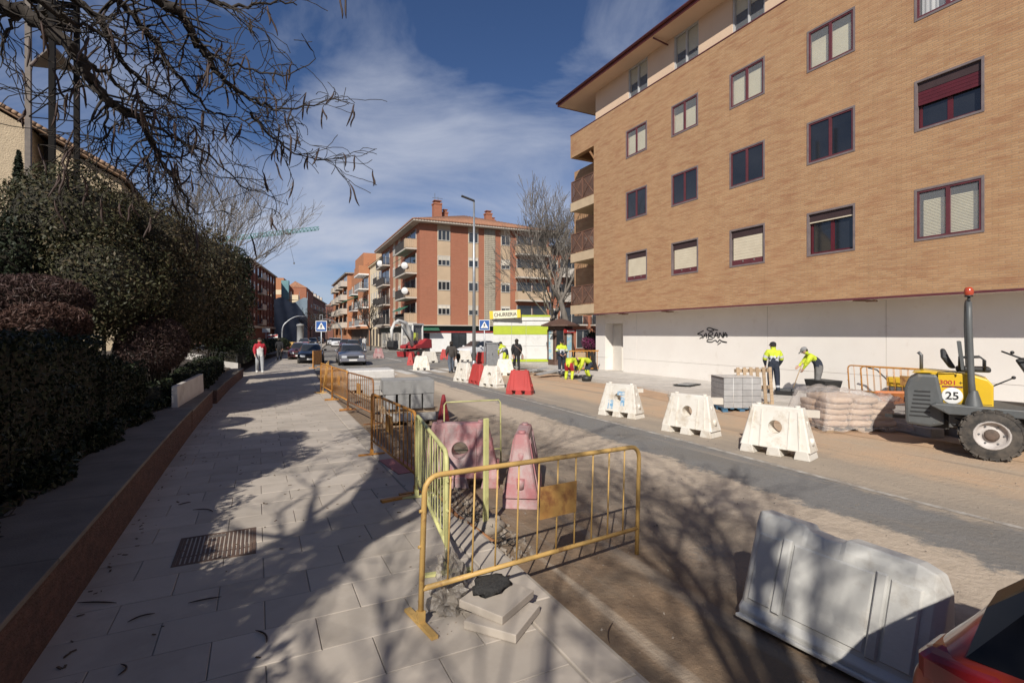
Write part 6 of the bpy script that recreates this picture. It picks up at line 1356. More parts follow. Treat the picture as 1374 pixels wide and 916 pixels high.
# debris heap by the kiosk, planting
for k, (px, py, a) in enumerate(((705, 497, .3), (716, 500, -.2), (726, 501, .6), (738, 503, .1))):
    p = G(px, py, .04); t = thing('loose_board', ['grey board at the end of the heap nearest the woman in black', 'grey board crossing the heap by the kiosk', 'grey tilted board in the middle of the heap', 'flat grey board at the heap end nearest the workers'][k], 'board', (p.x, p.y, .06), a, 'boards heaped by the kiosk'); mb = MB(); mb.box((0, 0, .12), (1.5, .3, .05), rot(.1, .12*(-1)**k, 0)); mb.box((.1, .2, .06), (1.0, .2, .04)); mb.build('plank', M_kerbc, t)
shrub('magenta_planter', 'magenta flowering shrub behind the standing worker', 'shrub', (17.9, 24.9, .04), [((17.6, 25.0, 1.5), (.5, .4, .4)), ((18.2, 25.2, 1.4), (.45, .4, .45))], 2600, .1, leaf_mat('magenta_flowers', [(.12, .02, .06), (.25, .04, .13), (.05, .05, .03)]), core=False)
t = thing('orange_mesh_fence', 'orange and wooden site barrier behind the bending workers', 'fence', (15.9, 22.9, .05), R(-10))
for i in range(9): mb = MB(); mb.bx(-.9+i*.2, -.87+i*.2, -.015, .015, .1, 1.1); mb.build('bar', M_fora, t)
mb = MB(); mb.bx(-.95, .8, -.02, .02, 1.05, 1.12); mb.bx(-.95, .8, -.02, .02, .1, .16); mb.build('rail', M_fora, t); mb = MB(); mb.bx(-.6, .0, -.06, -.03, .3, 1.0); mb.build('board', M_wood, t)
shrub('potted_hedge', 'dark evergreen hedge at the corner behind the white wall', 'hedge', (19.0, 26.5, .04), [((18.9, 26.4, 1.3), (.7, .5, 1.2)), ((19.8, 26.4, 1.1), (.7, .5, 1.0))], 4000, .1, M_lv2)
# ------------------------------------------------------------------ vehicles
M_tyre = pm('tyre', (.028, .027, .026), (.05, .045, .04), 10, .85)
M_rim = pm('rim', (.35, .35, .36), (.25, .25, .26), 5, .35, metal=.8)
M_lamp = pm('headlamp', (.62, .64, .66), (.5, .52, .55), 4, .1, spec=1)
M_carglass = pm('tinted_car_glass', (.006, .006, .007), (.009, .009, .01), 2, .12, spec=.22)
M_tail = pm('tail_lamp', (.25, .012, .015), (.18, .01, .012), 4, .15, spec=.9)
def wheel(t, x, y, r, w_=.2):
    mb = MB(); mb.lathe([(r*.6, -w_/2), (r*.9, -w_/2), (r, -w_*.32), (r, w_*.32), (r*.9, w_/2), (r*.6, w_/2)], (x, y, r), 22, 'x'); wh = mb.build('wheel', M_tyre, t)
    s_ = 1 if x > 0 else -1; mb = MB(); mb.lathe([(r*.61, -w_*.3), (r*.61, w_*.46), (r*.5, w_*.42), (r*.2, w_*.3), (.0, w_*.34)] if s_ > 0 else [(r*.61, w_*.3), (r*.61, -w_*.46), (r*.5, -w_*.42), (r*.2, -w_*.3), (0, -w_*.34)], (x, y, r), 18, 'x'); mb.build('rim', M_rim, wh)
def car(name, label, loc, ang, paint, kind='saloon', group='cars on the street', L_=4.6, W=1.78, cat='car'):
    t = thing(name, label, cat, loc, ang, group); h = W/2; k = L_/4.6
    # station: y, bottom, shoulder, top, half-width at shoulder, half-width at top, glass flag for the strip behind (towards -y)
    if kind == 'saloon':
        S = [(2.3, .32, .58, .62, .78, .70), (2.22, .24, .66, .72, .86, .74), (1.9, .22, .74, .80, .97, .80), (1.1, .20, .86, .93, 1, .82), (.98, .20, .88, .95, 1, .80), (.25, .20, .90, 1.36, 1, .66), (.0, .20, .91, 1.41, 1, .64), (-.55, .20, .92, 1.43, 1, .64), (-.62, .20, .92, 1.43, 1, .64), (-1.15, .20, .93, 1.38, 1, .64), (-1.75, .22, .95, 1.02, .98, .74), (-2.15, .26, .93, .97, .94, .74), (-2.3, .36, .74, .80, .86, .70)]
    elif kind == 'near':
        S = [(2.05, .32, .60, .64, .80, .70), (1.98, .24, .68, .74, .88, .76), (1.6, .22, .80, .88, .97, .80), (1.05, .20, .90, .97, 1, .80), (.98, .20, .91, .99, 1, .79), (.2, .20, .94, 1.42, 1, .68), (.0, .20, .95, 1.46, 1, .66), (-.45, .20, .96, 1.50, 1, .66), (-.52, .20, .96, 1.50, 1, .66), (-1.35, .20, .97, 1.49, 1, .66), (-1.52, .20, .97, 1.46, 1, .66), (-1.62, .22, .96, 1.42, .99, .66), (-1.92, .22, .93, 1.12, .97, .74), (-2.0, .24, .90, .99, .96, .80), (-2.09, .26, .84, .90, .95, .82), (-2.14, .30, .70, .74, .93, .80)]
    else:
        S = [(2.05, .32, .60, .64, .80, .70), (1.98, .24, .68, .74, .88, .76), (1.6, .22, .80, .88, .97, .80), (1.05, .20, .90, .97, 1, .80), (.98, .20, .91, .99, 1, .79), (.2, .20, .94, 1.42, 1, .68), (.0, .20, .95, 1.46, 1, .66), (-.45, .20, .97, 1.49, 1, .66), (-.52, .20, .97, 1.49, 1, .66), (-1.3, .20, 1.0, 1.46, 1, .66), (-1.55, .22, 1.01, 1.40, .98, .64), (-2.0, .24, .98, 1.03, .95, .74), (-2.1, .30, .78, .86, .92, .74)]
    rings = []
    for y, zb, zs, zt, ws, wt in S:
        a, b = ws*h, wt*h; mid = (zb+zs)/2
        half = [(a*.90, zb), (a*.985, zb+.1), (a, mid), (a*.985, zs-.04), (a*.955, zs), (b, zt-.045), (b*.86, zt)]
        rings.append([(-x, y*k, z) for x, z in half]+[(x, y*k, z) for x, z in half[::-1]])
    body, glass = MB(), MB(); n_ = 14; gl_side = {5, 6, 8, 9}|({11} if kind == 'near' else set()); ws_i, rw_i = 4, {'saloon': 9, 'near': 11}.get(kind, 10)
    for i in range(len(rings)-1):
        for j in range(n_-1):
            q = [rings[i][j], rings[i][j+1], rings[i+1][j+1], rings[i+1][j]]
            side = j in (4, 8); top = j in (5, 6, 7)
            g = (side and i in gl_side) or ((top or side) and i == ws_i) or ((top) and i == rw_i)
            (glass if g else body).add(q, [(0, 1, 2, 3)], not g)
    for rg in (rings[0], rings[-1]): body.add(rg, [tuple(range(n_))])
    import bmesh
    o = body.build('body', paint, t); b_ = bmesh.new(); b_.from_mesh(o.data); bmesh.ops.remove_doubles(b_, verts=b_.verts, dist=.001); bmesh.ops.recalc_face_normals(b_, faces=b_.faces); b_.to_mesh(o.data); b_.free()
    if kind == 'near':
        ss = o.modifiers.new('sub', 'SUBSURF'); ss.levels = ss.render_levels = 2
    glass.build('windows', M_carglass if kind == 'near' else M_glass, t)
    fy, ry = S[0][0]*k, S[-1][0]*k
    for s_ in (-1, 1):
        if kind == 'near': mb = MB(); mb.loft([[(s_*h*.66, ry+.03, z), (s_*h*.93, ry+.05, z), (s_*h*.985, ry+.32, z), (s_*h*.66, ry+.32, z)] for z in (.72, .86)]+[[(s_*h*.70, ry+.07, .91), (s_*h*.90, ry+.09, .91), (s_*h*.955, ry+.34, .93), (s_*h*.70, ry+.34, .93)]]); mb.build('tail_light_cluster', M_tail, t, bevel=.03, fixn=True)
        mb = MB(); mb.box((s_*h*.60, fy-.03, .60), (.34, .12, .15), rot(-.15, 0, -s_*.22)); mb.build('headlight', M_lamp, t, bevel=.03)
        mb = MB(); mb.box((s_*h*.72, ry+.02, .76), (.34, .12, .2), rot(.1, 0, s_*.25)); kind != 'near' and mb.build('tail_light', M_tail, t, bevel=.03)
        mb = MB(); mb.box((s_*(h+.08), .62*k, .98), (.2, .1, .13)); mb.build('mirror', paint, t, bevel=.03)
        wheel(t, s_*(h-.1), 1.4*k, .31); wheel(t, s_*(h-.1), -1.35*k, .31)
        for y in (.1, -.75): mb = MB(); mb.box((s_*(h+.002), y, .84), (.03, .16, .03)); mb.build('door_handle', paint, t)
    mb = MB(); mb.bx(-.36, .36, fy-.02, fy+.025, .5, .66); mb.build('grille', M_dark, t, bevel=.01)
    mb = MB(); mb.bx(-h*.9, h*.9, fy-.12, fy+.05, .28, .44); mb.build('front_bumper', paint, t, bevel=.03); mb = MB(); mb.bx(-h*.9, h*.9, ry-.05, ry+.12, .32, .5); mb.build('rear_bumper', paint, t, bevel=.03)
    mb = MB(); mb.bx(-.26, .26, fy+.051, fy+.06, .34, .44); mb.build('number_plate', M_white, t)
    mb = MB(); mb.bx(-h*.85, h*.85, -1.9*k, 1.9*k, .16, .24); mb.build('underbody', M_dark, t)
    return t
def paint(n, c, m=.3): return pm(n, c, tuple(v*.9 for v in c), 1, .28, metal=m, coat=.6)
P_sil, P_blk, P_red, P_wht, P_blu, P_mar = paint('silver_paint', (.30, .30, .33), .6), paint('black_paint', (.012, .012, .014)), paint('red_car_paint', (.27, .03, .015), .0), paint('white_car_paint', (.7, .7, .7), 0), paint('blue_car_paint', (.12, .17, .22)), paint('maroon_car_paint', (.12, .03, .03))
car('saloon_car', 'silver saloon car driving towards the works past the crossing', (5.95, 37.6, RZ), R(180)-R(5), P_sil, L_=4.8, W=1.82)
car('saloon_car', 'black saloon car parked at the kerb behind the slatted orange barrier', (3.55, 40.2, RZ), R(180)-R(5), P_blk)
car('saloon_car', 'dark maroon saloon parked behind the black one', (3.3, 46.6, RZ), R(180)-R(7), P_mar)
for k, (px, d, p_, l_) in enumerate(((474, 60, P_blu, 'pale blue car queuing behind the silver saloon'), (464, 72, P_mar, 'maroon car farther down the queue on the far road'), (452, 86, P_wht, 'white car at the tail of the far queue'), (446, 98, P_wht, 'white van-like car beyond the far queue'), (420, 92, P_blk, 'dark car parked on the far left side of the road'), (408, 84, P_sil, 'grey car parked by the advertising column'), (428, 110, P_blk, 'black car far down the left side of the street'))):
    p = D(px, d, 448); car('saloon_car' if k % 2 else 'hatchback_car', l_, (p.x, p.y, RZ), R(180)-R(8), p_, 'saloon' if k % 2 else 'hatch')
p = D(648, 45, 448); car('hatchback_car', 'white hatchback parked before the white shop wall', (p.x-.6, p.y, 0), R(118), P_wht, 'hatch')
car('hatchback_car', 'red hatchback parked at the kerb beside the panelled barrier', (3.16, -.90, RZ), R(180), P_red, 'near', L_=4.4, W=1.74)
# ------------------------------------------------------------------ site dumper (forward = local +x = world -Y)
M_dy = pm('dumper_yellow', (.68, .44, .015), (.62, .39, .015), 2, .45, coat=.2, dirt=(.50, .36, .12), dscale=3, dlo=.62, dhi=.8); M_dg = pm('dumper_grey', (.10, .105, .105), (.075, .08, .08), 3, .5, dirt=(.20, .17, .14), dscale=3, dlo=.55, dhi=.75)
dm = thing('site_dumper', 'yellow and dark grey site dumper with roll bar, beacon and number 25', 'dumper', (11.70, 4.32, RZ), R(-67))
def big_wheel(x, y, r, w_):
    s_ = 1 if y > 0 else -1; mb = MB(); mb.lathe([(r*.55, -w_/2), (r*.86, -w_/2), (r*.96, -w_*.42), (r*.97, w_*.42), (r*.86, w_/2), (r*.55, w_/2)], (x, y, r), 30, 'y'); wh = mb.build('wheel', M_rubber, dm)
    mb = MB()
    for i in range(18):
        for q in (-1, 1):
            a = 2*math.pi*(i+.25*q)/18; mb.box((x+math.cos(a)*r*.97, y+q*w_*.24, r+math.sin(a)*r*.97), (.075, w_*.52, .035), Matrix.Rotation(math.pi/2-a, 3, 'Y') @ rot(0, 0, q*.55))
            mb.box((x+math.cos(a)*r*.91, y+q*w_*.47, r+math.sin(a)*r*.91), (.12, w_*.1, .035), Matrix.Rotation(math.pi/2-a, 3, 'Y') @ rot(0, 0, 0))
    o = mb.build('tread', M_rubber, wh)
    mb = MB(); e = 1 if y > 0 else -1; mb.lathe([(r*.57, e*w_*.1), (r*.57, e*w_*.5), (r*.50, e*w_*.5), (r*.47, e*w_*.3), (r*.25, e*w_*.22), (r*.22, e*w_*.36), (r*.12, e*w_*.40), (0, e*w_*.40)], (x, y, r), 24, 'y'); mb.build('rim', pm('dusty_rim', (.50, .46, .43), (.40, .36, .33), 4, .6, dirt=(.25, .2, .17), dscale=4), wh)
    mb = MB()
    for i in range(6): a = i*math.pi/3; mb.cyl((x+math.cos(a)*r*.37, y+e*w_*.24, r+math.sin(a)*r*.37), (x+math.cos(a)*r*.37, y+e*w_*.31, r+math.sin(a)*r*.37), .016, n=6)
    mb.build('wheel_nut', M_steel, wh); mb = MB(); mb.lathe([(r*.235, e*w_*.2), (r*.235, e*w_*.37), (r*.13, e*w_*.415), (0, e*w_*.415)], (x, y, r), 16, 'y'); mb.build('hub', pm('muddy_hub', (.16, .11, .085), (.10, .075, .06), 9, .9, .4, 30), wh)
for x in (0, 1.75):
    for y in (-.62, .62): big_wheel(x, y, .43, .32)
yr = -.52      # visible (camera) side
mb = MB(); prof_ = [(-1.16, .47), (-1.18, 1.12), (-1.12, 1.30), (-.98, 1.40), (-.70, 1.40), (-.62, .95), (-.6, .50), (-.8, .44)]
mb.prism(prof_, (0, -.50, 0), (1, 0, 0), (0, 0, 1), (0, 1.0, 0)); mb.build('engine_cowl', M_dg, dm, bevel=.05, fixn=True)
mb = MB(); mb.prism([(-1.08, 1.41), (-.80, 1.415), (-.70, .95), (-.62, .86), (.04, .86), (.04, 1.24), (-.03, 1.34), (-.25, 1.42), (-.9, 1.46)], (0, -.455, 0), (1, 0, 0), (0, 0, 1), (0, .91, 0)); hd = mb.build('hood', M_dy, dm, bevel=.035, fixn=True)
mb = MB(); mb.prism([(-.80, .86), (-.72, .90), (1.6, .86), (1.6, .76), (.5, .74), (-.55, .72)], (0, -.72, 0), (1, 0, 0), (0, 0, 1), (0, 1.44, 0)); mb.build('fender_deck', M_dg, dm, bevel=.02, fixn=True)
mb = MB(); mb.bx(-1.0, 1.4, -.3, .3, .42, .72); mb.build('chassis', M_dark, dm); mb = MB(); mb.bx(-.55, -.1, -.48, .48, .46, .70); mb.build('step_box', M_dg, dm, bevel=.02)
for s_ in (-1, 1):
    y = .56*s_; mb = MB(); mb.tube([(-.22, y, .86), (-.25, y, 1.3), (-.28, y, 2.3), (-.28, y*.95, 2.56), (-.28, y*.82, 2.68), (-.28, 0, 2.72)], [.06, .05, .048, .045, .045, .045], 12); mb.lathe([(.13, .86), (.11, .95), (.055, 1.15)], (-.22, y, 0), 14); mb.build('roll_bar', M_dg, dm)
    mb = MB(); mb.box((-.38, y*.8, 1.75), (.05, .1, .5), rot(0, -.1, 0)); mb.build('bar_brace', M_dg, dm)
mb = MB(); mb.cyl((-.28, -.47, 2.66), (-.28, -.47, 2.80), .022); mb.cyl((-.28, -.47, 2.78), (-.28, -.47, 2.81), .06); mb.build('beacon_stem', M_dark, dm); mb = MB(); mb.lathe([(.06, 2.81), (.068, 2.84), (.066, 2.90), (.045, 2.945), (0, 2.955)], (-.28, -.47, 0), 16); mb.build('beacon', pm('amber_beacon', (.45, .07, .03), (.38, .05, .02), 4, .2, spec=.8), dm)
mb = MB(); mb.bx(-.45, .02, -.24, .24, 1.45, 1.54); mb.build('seat', M_dark, dm, bevel=.03); mb = MB(); mb.loft([[(-.54, -.2, 1.5), (-.44, -.2, 1.5), (-.44, .2, 1.5), (-.54, .2, 1.5)], [(-.66, -.21, 1.70), (-.54, -.21, 1.70), (-.54, .21, 1.70), (-.66, .21, 1.70)], [(-.67, -.12, 1.86), (-.60, -.12, 1.86), (-.60, .12, 1.86), (-.67, .12, 1.86)]]); mb.build('seat_back', M_dark, dm, bevel=.04)
for s_ in (-1, 1): mb = MB(); mb.tube([(-.4, .27*s_, 1.50), (-.4, .27*s_, 1.70), (-.12, .27*s_, 1.72), (-.06, .27*s_, 1.66), (-.06, .27*s_, 1.50)], .016, 7); mb.build('arm_rest', M_dark, dm)
mb = MB(); mb.tube([(.0, -.3, 1.2), (.28, -.36, 1.38)], .012, 6); mb.sph((.29, -.36, 1.39), .03, 8, 6); mb.build('lever', M_dark, dm)
mb = MB(); mb.lathe([(.0, 0), (0, 0)], n=3); mb = MB(); cst = Vector((.34, 0, 1.74)); pts = []
for i in range(25): a = 2*math.pi*i/24; v = rot(0, .45, 0) @ Vector((math.cos(a)*.19, math.sin(a)*.19, 0)); pts.append(cst+v)
mb.tube(pts, .015, 7, cap=False)
for a in (0, 2.1, 4.2): mb.cyl(cst, cst+rot(0, .45, 0) @ Vector((math.cos(a)*.19, math.sin(a)*.19, 0)), .01, n=5)
mb.sph(cst+Vector((-.05, -.12, .07)), .03, 8, 6); mb.build('steering_wheel', M_dark, dm)
mb = MB(); mb.loft([[(.46, -.16, .86), (.74, -.16, .86), (.74, .16, .86), (.46, .16, .86)], [(.48, -.15, 1.4), (.68, -.15, 1.4), (.68, .15, 1.4), (.48, .15, 1.4)], [(.33, -.07, 1.68), (.45, -.07, 1.73), (.45, .07, 1.73), (.33, .07, 1.68)]]); mb.build('steering_column', M_dark, dm, bevel=.03)
mb = MB(); mb.loft([[(1.15, -.5, .85), (2.2, -.5, .7), (2.2, .5, .7), (1.15, .5, .85)], [(.98, -.72, 1.45), (2.55, -.75, 1.2), (2.55, .75, 1.2), (.98, .72, 1.45)]], cap=False); mb.f.append((0, 1, 2, 3)); mb.mi.append(0); mb.sm.append(False); mb.build('skip', M_dy, dm)
for s_ in (-1, 1): mb = MB(); mb.box((-1.17, .3*s_, .9), (.04, .16, .1)); mb.build('rear_light', M_tail, dm)
for i in range(7): mb = MB(); mb.bx(-1.10+.012*i, -.80, -.508, -.499, .62+i*.075, .645+i*.075); mb.build('vent_slat', M_dark, dm)
for x0, x1, z0, z1 in ((-.62, .02, .905, .912), (-.235, -.228, .90, 1.40)): mb = MB(); mb.bx(x0, x1, -.4575, -.45, z0, z1); mb.build('panel_gap', M_dark, hd)
for k, pts_ in enumerate((((-.62, -.40, .62), (-.4, -.52, .50), (-.1, -.50, .58), (.3, -.42, .66)), ((-.5, -.45, .66), (-.2, -.56, .54), (.2, -.5, .70)))): mb = MB(); mb.tube(bez(pts_, 6), .016, 7); mb.build('hydraulic_hose', M_dark, dm)
mb = MB(); mb.tube([(-.95, .3, 1.42), (-.95, .3, 1.72), (-1.0, .3, 1.78)], .03, 9); mb.build('exhaust', M_steel, dm)
mb = MB(); mb.tube([(-.70, -.47, 1.36), (-.70, -.50, 1.44), (-.45, -.50, 1.46), (-.45, -.47, 1.38)], .009, 6); mb.build('grab_handle', M_dark, dm)
for x, z in ((-1.1, .52), (-.75, .52), (-1.12, 1.15), (-.6, .80), (.2, .80), (.6, .80)): mb = MB(); mb.cyl((x, -.73 if z == .8 else -.505, z), (x, -.716 if z == .8 else -.495, z), .014, n=6); mb.build('bolt', M_steel, dm)
mb = MB(); mb.bx(-1.5, -1.15, -.05, .05, .5, .56); mb.build('tow_bar', M_dark, dm)
RT = (R(90), 0, 0)
mb = MB(); mb.lathe([(0, -.003), (.135, -.003), (.145, 0), (.145, .004), (0, .004)], (-.50, -.462, 1.03), 28, 'y'); dk = mb.build('number_disc', M_white, dm)
text('25', .19, M_dark, dk, (-.50, -.468, 1.025), RT, bold=True, ext=.002)
text('3001', .105, M_red, hd, (-.56, -.458, 1.26), RT, sx=1.15, ext=.002, bold=True); text('+', .1, M_dark, hd, (-.385, -.458, 1.26), RT, ext=.002)
mb = MB(); mb.bx(-.64, -.36, -.4585, -.456, 1.175, 1.205); mb.build('decal', pm('decal_red', (.4, .05, .05), (.05, .05, .05), 20, .5), hd)
# ------------------------------------------------------------------ mini excavator
ex = thing('mini_excavator', 'red and white mini excavator with folded arm by the corner shops', 'excavator', (13.5, 47.6, RZ), R(215), scale=1.25); M_er = pm('excavator_red', (.36, .03, .035), (.30, .025, .03), 2, .5); M_ew = pm('excavator_white', (.60, .59, .56), (.52, .51, .48), 2, .5)
for s_ in (-1, 1):
    mb = MB(); pr_ = [(-.95, .22), (-.85, .42), (-.6, .5), (.6, .5), (.85, .42), (.95, .22), (.85, .05), (.6, 0), (-.6, 0), (-.85, .05)]; mb.prism(pr_, (0, .62*s_-.16, 0), (1, 0, 0), (0, 0, 1), (0, .32, 0)); tr_ = mb.build('track', M_rubber, ex, bevel=.03, fixn=True)
    for x in (-.6, 0, .6): mb = MB(); mb.cyl((x, .62*s_-.17, .25), (x, .62*s_+.17, .25), .14, n=12); mb.build('roller', M_er, tr_)
mb = MB(); mb.bx(-.7, .7, -.5, .5, .3, .55); mb.build('undercarriage', M_dark, ex); mb = MB(); mb.prism([(-1.15, .6), (.9, .6), (.9, .85), (.2, .95), (-.5, 1.35), (-1.1, 1.3)], (0, -.75, 0), (1, 0, 0), (0, 0, 1), (0, 1.5, 0)); mb.build('body', M_er, ex, bevel=.05, fixn=True)
mb = MB()
for x in (-.45, .75):
    for y in (-.65, .35): mb.tube([(x, y, .9), (x*(.95), y, 2.4)], .075, 8)
mb.bx(-.52, .8, -.72, .42, 2.38, 2.5); mb.build('cab_frame', M_ew, ex, bevel=.01)
mb = MB(); mb.bx(-.43, .72, -.63, -.62, .95, 2.38); mb.bx(-.43, .72, .33, .34, .95, 2.38); mb.bx(.73, .74, -.6, .3, .95, 2.38); mb.build('cab_glass', M_pane, ex); mb = MB(); mb.bx(-.42, -.38, -.6, .3, .95, 2.38); mb.build('cab_rear', M_dark, ex); mb = MB(); mb.bx(-.2, .05, -.38, .12, 1.2, 1.8); mb.build('operator_vest', pm('vest_yellow', (.5, .58, .03), (.42, .5, .03), 6, .8), ex); mb = MB(); mb.bx(-.35, .1, -.4, .15, .95, 1.2); mb.bx(-.4, -.25, -.4, .15, 1.2, 1.75); mb.build('seat', M_dark, ex)
mb = MB(); mb.tube([(.9, .45, .85), (1.3, .5, 1.9), (1.7, .5, 2.5), (2.5, .5, 2.65), (3.0, .5, 2.4)], [.15, .15, .16, .13, .1], 8); mb.build('boom', M_ew, ex); mb = MB(); mb.tube([(2.8, .5, 2.6), (3.2, .5, 2.0), (3.15, .5, 1.2)], [.1, .12, .09], 8); mb.build('dipper', M_ew, ex)
mb = MB(); mb.prism([(2.9, 1.25), (3.35, 1.2), (3.4, .8), (3.1, .55), (2.8, .7)], (0, .2, 0), (1, 0, 0), (0, 0, 1), (0, .6, 0)); mb.build('bucket', M_dark, ex, bevel=.02, fixn=True); mb = MB(); mb.cyl((1.2, .5, 1.2), (2.2, .5, 2.3), .05); mb.build('ram', M_steel, ex)
mb = MB(); mb.prism([(1.0, 0), (1.1, 0), (1.2, .4), (1.1, .4)], (0, -.8, 0), (1, 0, 0), (0, 0, 1), (0, 1.6, 0)); mb.build('blade', M_er, ex, fixn=True)
# ------------------------------------------------------------------ people: one skinned body each
M_hv = pm('hi_vis_yellow', (.56, .65, .035), (.44, .51, .03), 7, .7, .7, 13, bdist=.05); M_navy = pm('navy_cloth', (.018, .024, .04), (.026, .032, .05), 6, .9, .7, 13, bdist=.05); M_refl = pm('reflective_band', (.52, .53, .55), (.45, .46, .48), 6, .4)
M_blkc = pm('black_cloth', (.012, .012, .014), (.022, .022, .024), 6, .9, .7, 13, bdist=.05); M_gcl = pm('grey_cloth', (.24, .24, .24), (.18, .18, .18), 5, .9, .2, 20); M_redc = pm('red_cloth', (.42, .02, .035), (.34, .018, .03), 5, .85); M_whc = pm('white_cloth', (.62, .61, .59), (.55, .54, .52), 5, .9); M_jean = pm('jeans', (.11, .13, .17), (.08, .10, .13), 6, .9); M_boot = pm('boot', (.03, .025, .022), (.045, .04, .035), 6, .8); M_hair = pm('hair', (.018, .013, .010), (.03, .022, .017), 20, .8); M_gpant = pm('grey_trousers', (.17, .165, .16), (.13, .125, .12), 5, .9); M_pgrey = pm('pale_grey_joggers', (.36, .37, .38), (.30, .31, .32), 5, .9); M_brnc = pm('dark_brown_jacket', (.045, .038, .034), (.06, .052, .046), 6, .85); M_orgc = pm('orange_lining', (.42, .16, .05), (.36, .13, .04), 5, .8)
BASE = dict(pel=(0, 0, .96), wai=(0, .0, 1.10), che=(0, .0, 1.30), nck=(0, 0, 1.47), hd0=(0, .015, 1.57), hd1=(0, .02, 1.68))
for s_, n_ in ((-1, 'L'), (1, 'R')):
    BASE.update({'sh'+n_: (.175*s_, 0, 1.41), 'el'+n_: (.23*s_, -.02, 1.13), 'wr'+n_: (.24*s_, .05, .88), 'hp'+n_: (.095*s_, 0, .92), 'kn'+n_: (.105*s_, .01, .50), 'an'+n_: (.105*s_, -.02, .085), 'to'+n_: (.12*s_, .13, .045)})
RAD = dict(pel=.168, wai=.165, che=.185, nck=.07, hd0=.10, hd1=.10, sh=.105, el=.075, wr=.05, hp=.125, kn=.09, an=.062, to=.05)
def person(label, loc, ang, mats, pose=None, head='cap', group=None, sc_=1.0, coat=1.0, face=True):
    """mats: dict top, low (lower torso), arm, fore, leg, shin, shoe"""
    t = thing('person', label, 'person', loc, ang, group, sc_); J = {k: Vector(v) for k, v in BASE.items()}; J.update({k: Vector(v) for k, v in (pose or {}).items()})
    names, V, E_, Rr, bone = [], [], [], [], []
    def vid(n_, p=None, r=None):
        if n_ not in names: names.append(n_); V.append(p if p is not None else J[n_]); Rr.append(r if r else RAD[n_ if n_ in RAD else n_[:2]]*(coat if n_[:2] in ('pe', 'wa', 'ch', 'sh', 'el') else 1))
        return names.index(n_)
    def e(a, b, m): E_.append((vid(a), vid(b))); bone.append((J[a], J[b], m))
    vid('pel'); e('pel', 'wai', 'low'); e('wai', 'che', 'low'); e('che', 'nck', 'top'); e('nck', 'hd0', 'skin'); e('hd0', 'hd1', 'skin')
    for s_, n_ in ((-1, 'L'), (1, 'R')):
        e('che', 'sh'+n_, 'top'); e('sh'+n_, 'el'+n_, 'arm'); e('el'+n_, 'wr'+n_, 'fore'); e('pel', 'hp'+n_, 'leg'); e('hp'+n_, 'kn'+n_, 'leg'); e('kn'+n_, 'an'+n_, 'shin'); e('an'+n_, 'to'+n_, 'shoe')
        d = (J['wr'+n_]-J['el'+n_]).normalized(); fw = Vector((0, 1, 0)) if abs(d.y) < .8 else Vector((0, 0, 1)); sd_ = d.cross(fw).normalized(); fw = sd_.cross(d).normalized()
        w_ = J['wr'+n_]; pa_ = w_+d*.075; J['pm'+n_] = pa_; vid('pm'+n_, pa_, .032); E_.append((vid('wr'+n_), vid('pm'+n_))); bone.append((w_, pa_, 'hand'))
        for q in range(4):
            o_ = fw*(.024-.016*q); ln = (.062, .075, .07, .052)[q]; a = pa_+o_+d*.03; b = a+d*ln*.55+sd_*(-s_)*.012; c_ = b+d*ln*.4+sd_*(-s_)*.028
            i0 = vid('pm'+n_); k0 = len(V)
            for m_, (p, r_) in enumerate(((a, .0095), (b, .009), (c_, .008))): names.append(f'f{n_}{q}{m_}'); V.append(p); Rr.append(r_)
            E_ += [(i0, k0), (k0, k0+1), (k0+1, k0+2)]; bone.append((pa_, c_, 'hand'))
        a = w_+d*.03+fw*.035; b = a+d*.035+fw*.018; k0 = len(V)
        for m_, (p, r_) in enumerate(((a, .012), (b, .0105), (b+d*.03, .009))): names.append(f't{n_}{m_}'); V.append(p); Rr.append(r_)
        E_ += [(vid('wr'+n_), k0), (k0, k0+1), (k0+1, k0+2)]; bone.append((a, b, 'hand'))
    me = bpy.data.meshes.new('tmp'); me.from_pydata([tuple(v) for v in V], E_, []); o = bpy.data.objects.new('tmp', me); col.objects.link(o)
    sk = o.modifiers.new('skin', 'SKIN'); sk.branch_smoothing = .6; sk.use_smooth_shade = True
    for i, r_ in enumerate(Rr): me.skin_vertices[0].data[i].radius = (r_, r_)
    me.skin_vertices[0].data[0].use_root = True
    ss = o.modifiers.new('s', 'SUBSURF'); ss.levels = ss.render_levels = 2
    dg = bpy.context.evaluated_depsgraph_get(); nm = bpy.data.meshes.new_from_object(o.evaluated_get(dg)); bpy.data.objects.remove(o); bpy.data.meshes.remove(me)
    nm.name = 'body'; nm.materials.clear(); keys = ['skin', 'top', 'low', 'arm', 'fore', 'leg', 'shin', 'shoe', 'hand', 'band']
    mm = dict(skin=M_skin, hand=M_skin, band=M_refl, shoe=M_boot); mm.update(mats)
    mm.setdefault('low', mm['top']); mm.setdefault('arm', mm['top']); mm.setdefault('fore', mm['arm']); mm.setdefault('shin', mm['leg'])
    for k in keys: nm.materials.append(mm[k])
    nv = len(nm.vertices); co = np.empty(nv*3, np.float32); nm.vertices.foreach_get('co', co); co = co.reshape(-1, 3); co[:, 2] = np.maximum(co[:, 2], .0); nm.vertices.foreach_set('co', co.ravel())
    npol = len(nm.polygons); ce = np.array([p.center for p in nm.polygons]); best = np.full(npol, 1e9); idx = np.zeros(npol, int); tt_ = np.zeros(npol)
    for a, b, m in bone:
        a_, b_ = np.array(a), np.array(b); ab_ = b_-a_; u = np.clip(((ce-a_) @ ab_)/max(ab_ @ ab_, 1e-9), 0, 1); dd = np.linalg.norm(ce-(a_+u[:, None]*ab_), axis=1)
        if m in ('top', 'low'): dd = dd-.05
        k = dd < best; best[k] = dd[k]; idx[k] = keys.index(m); tt_[k] = u[k]
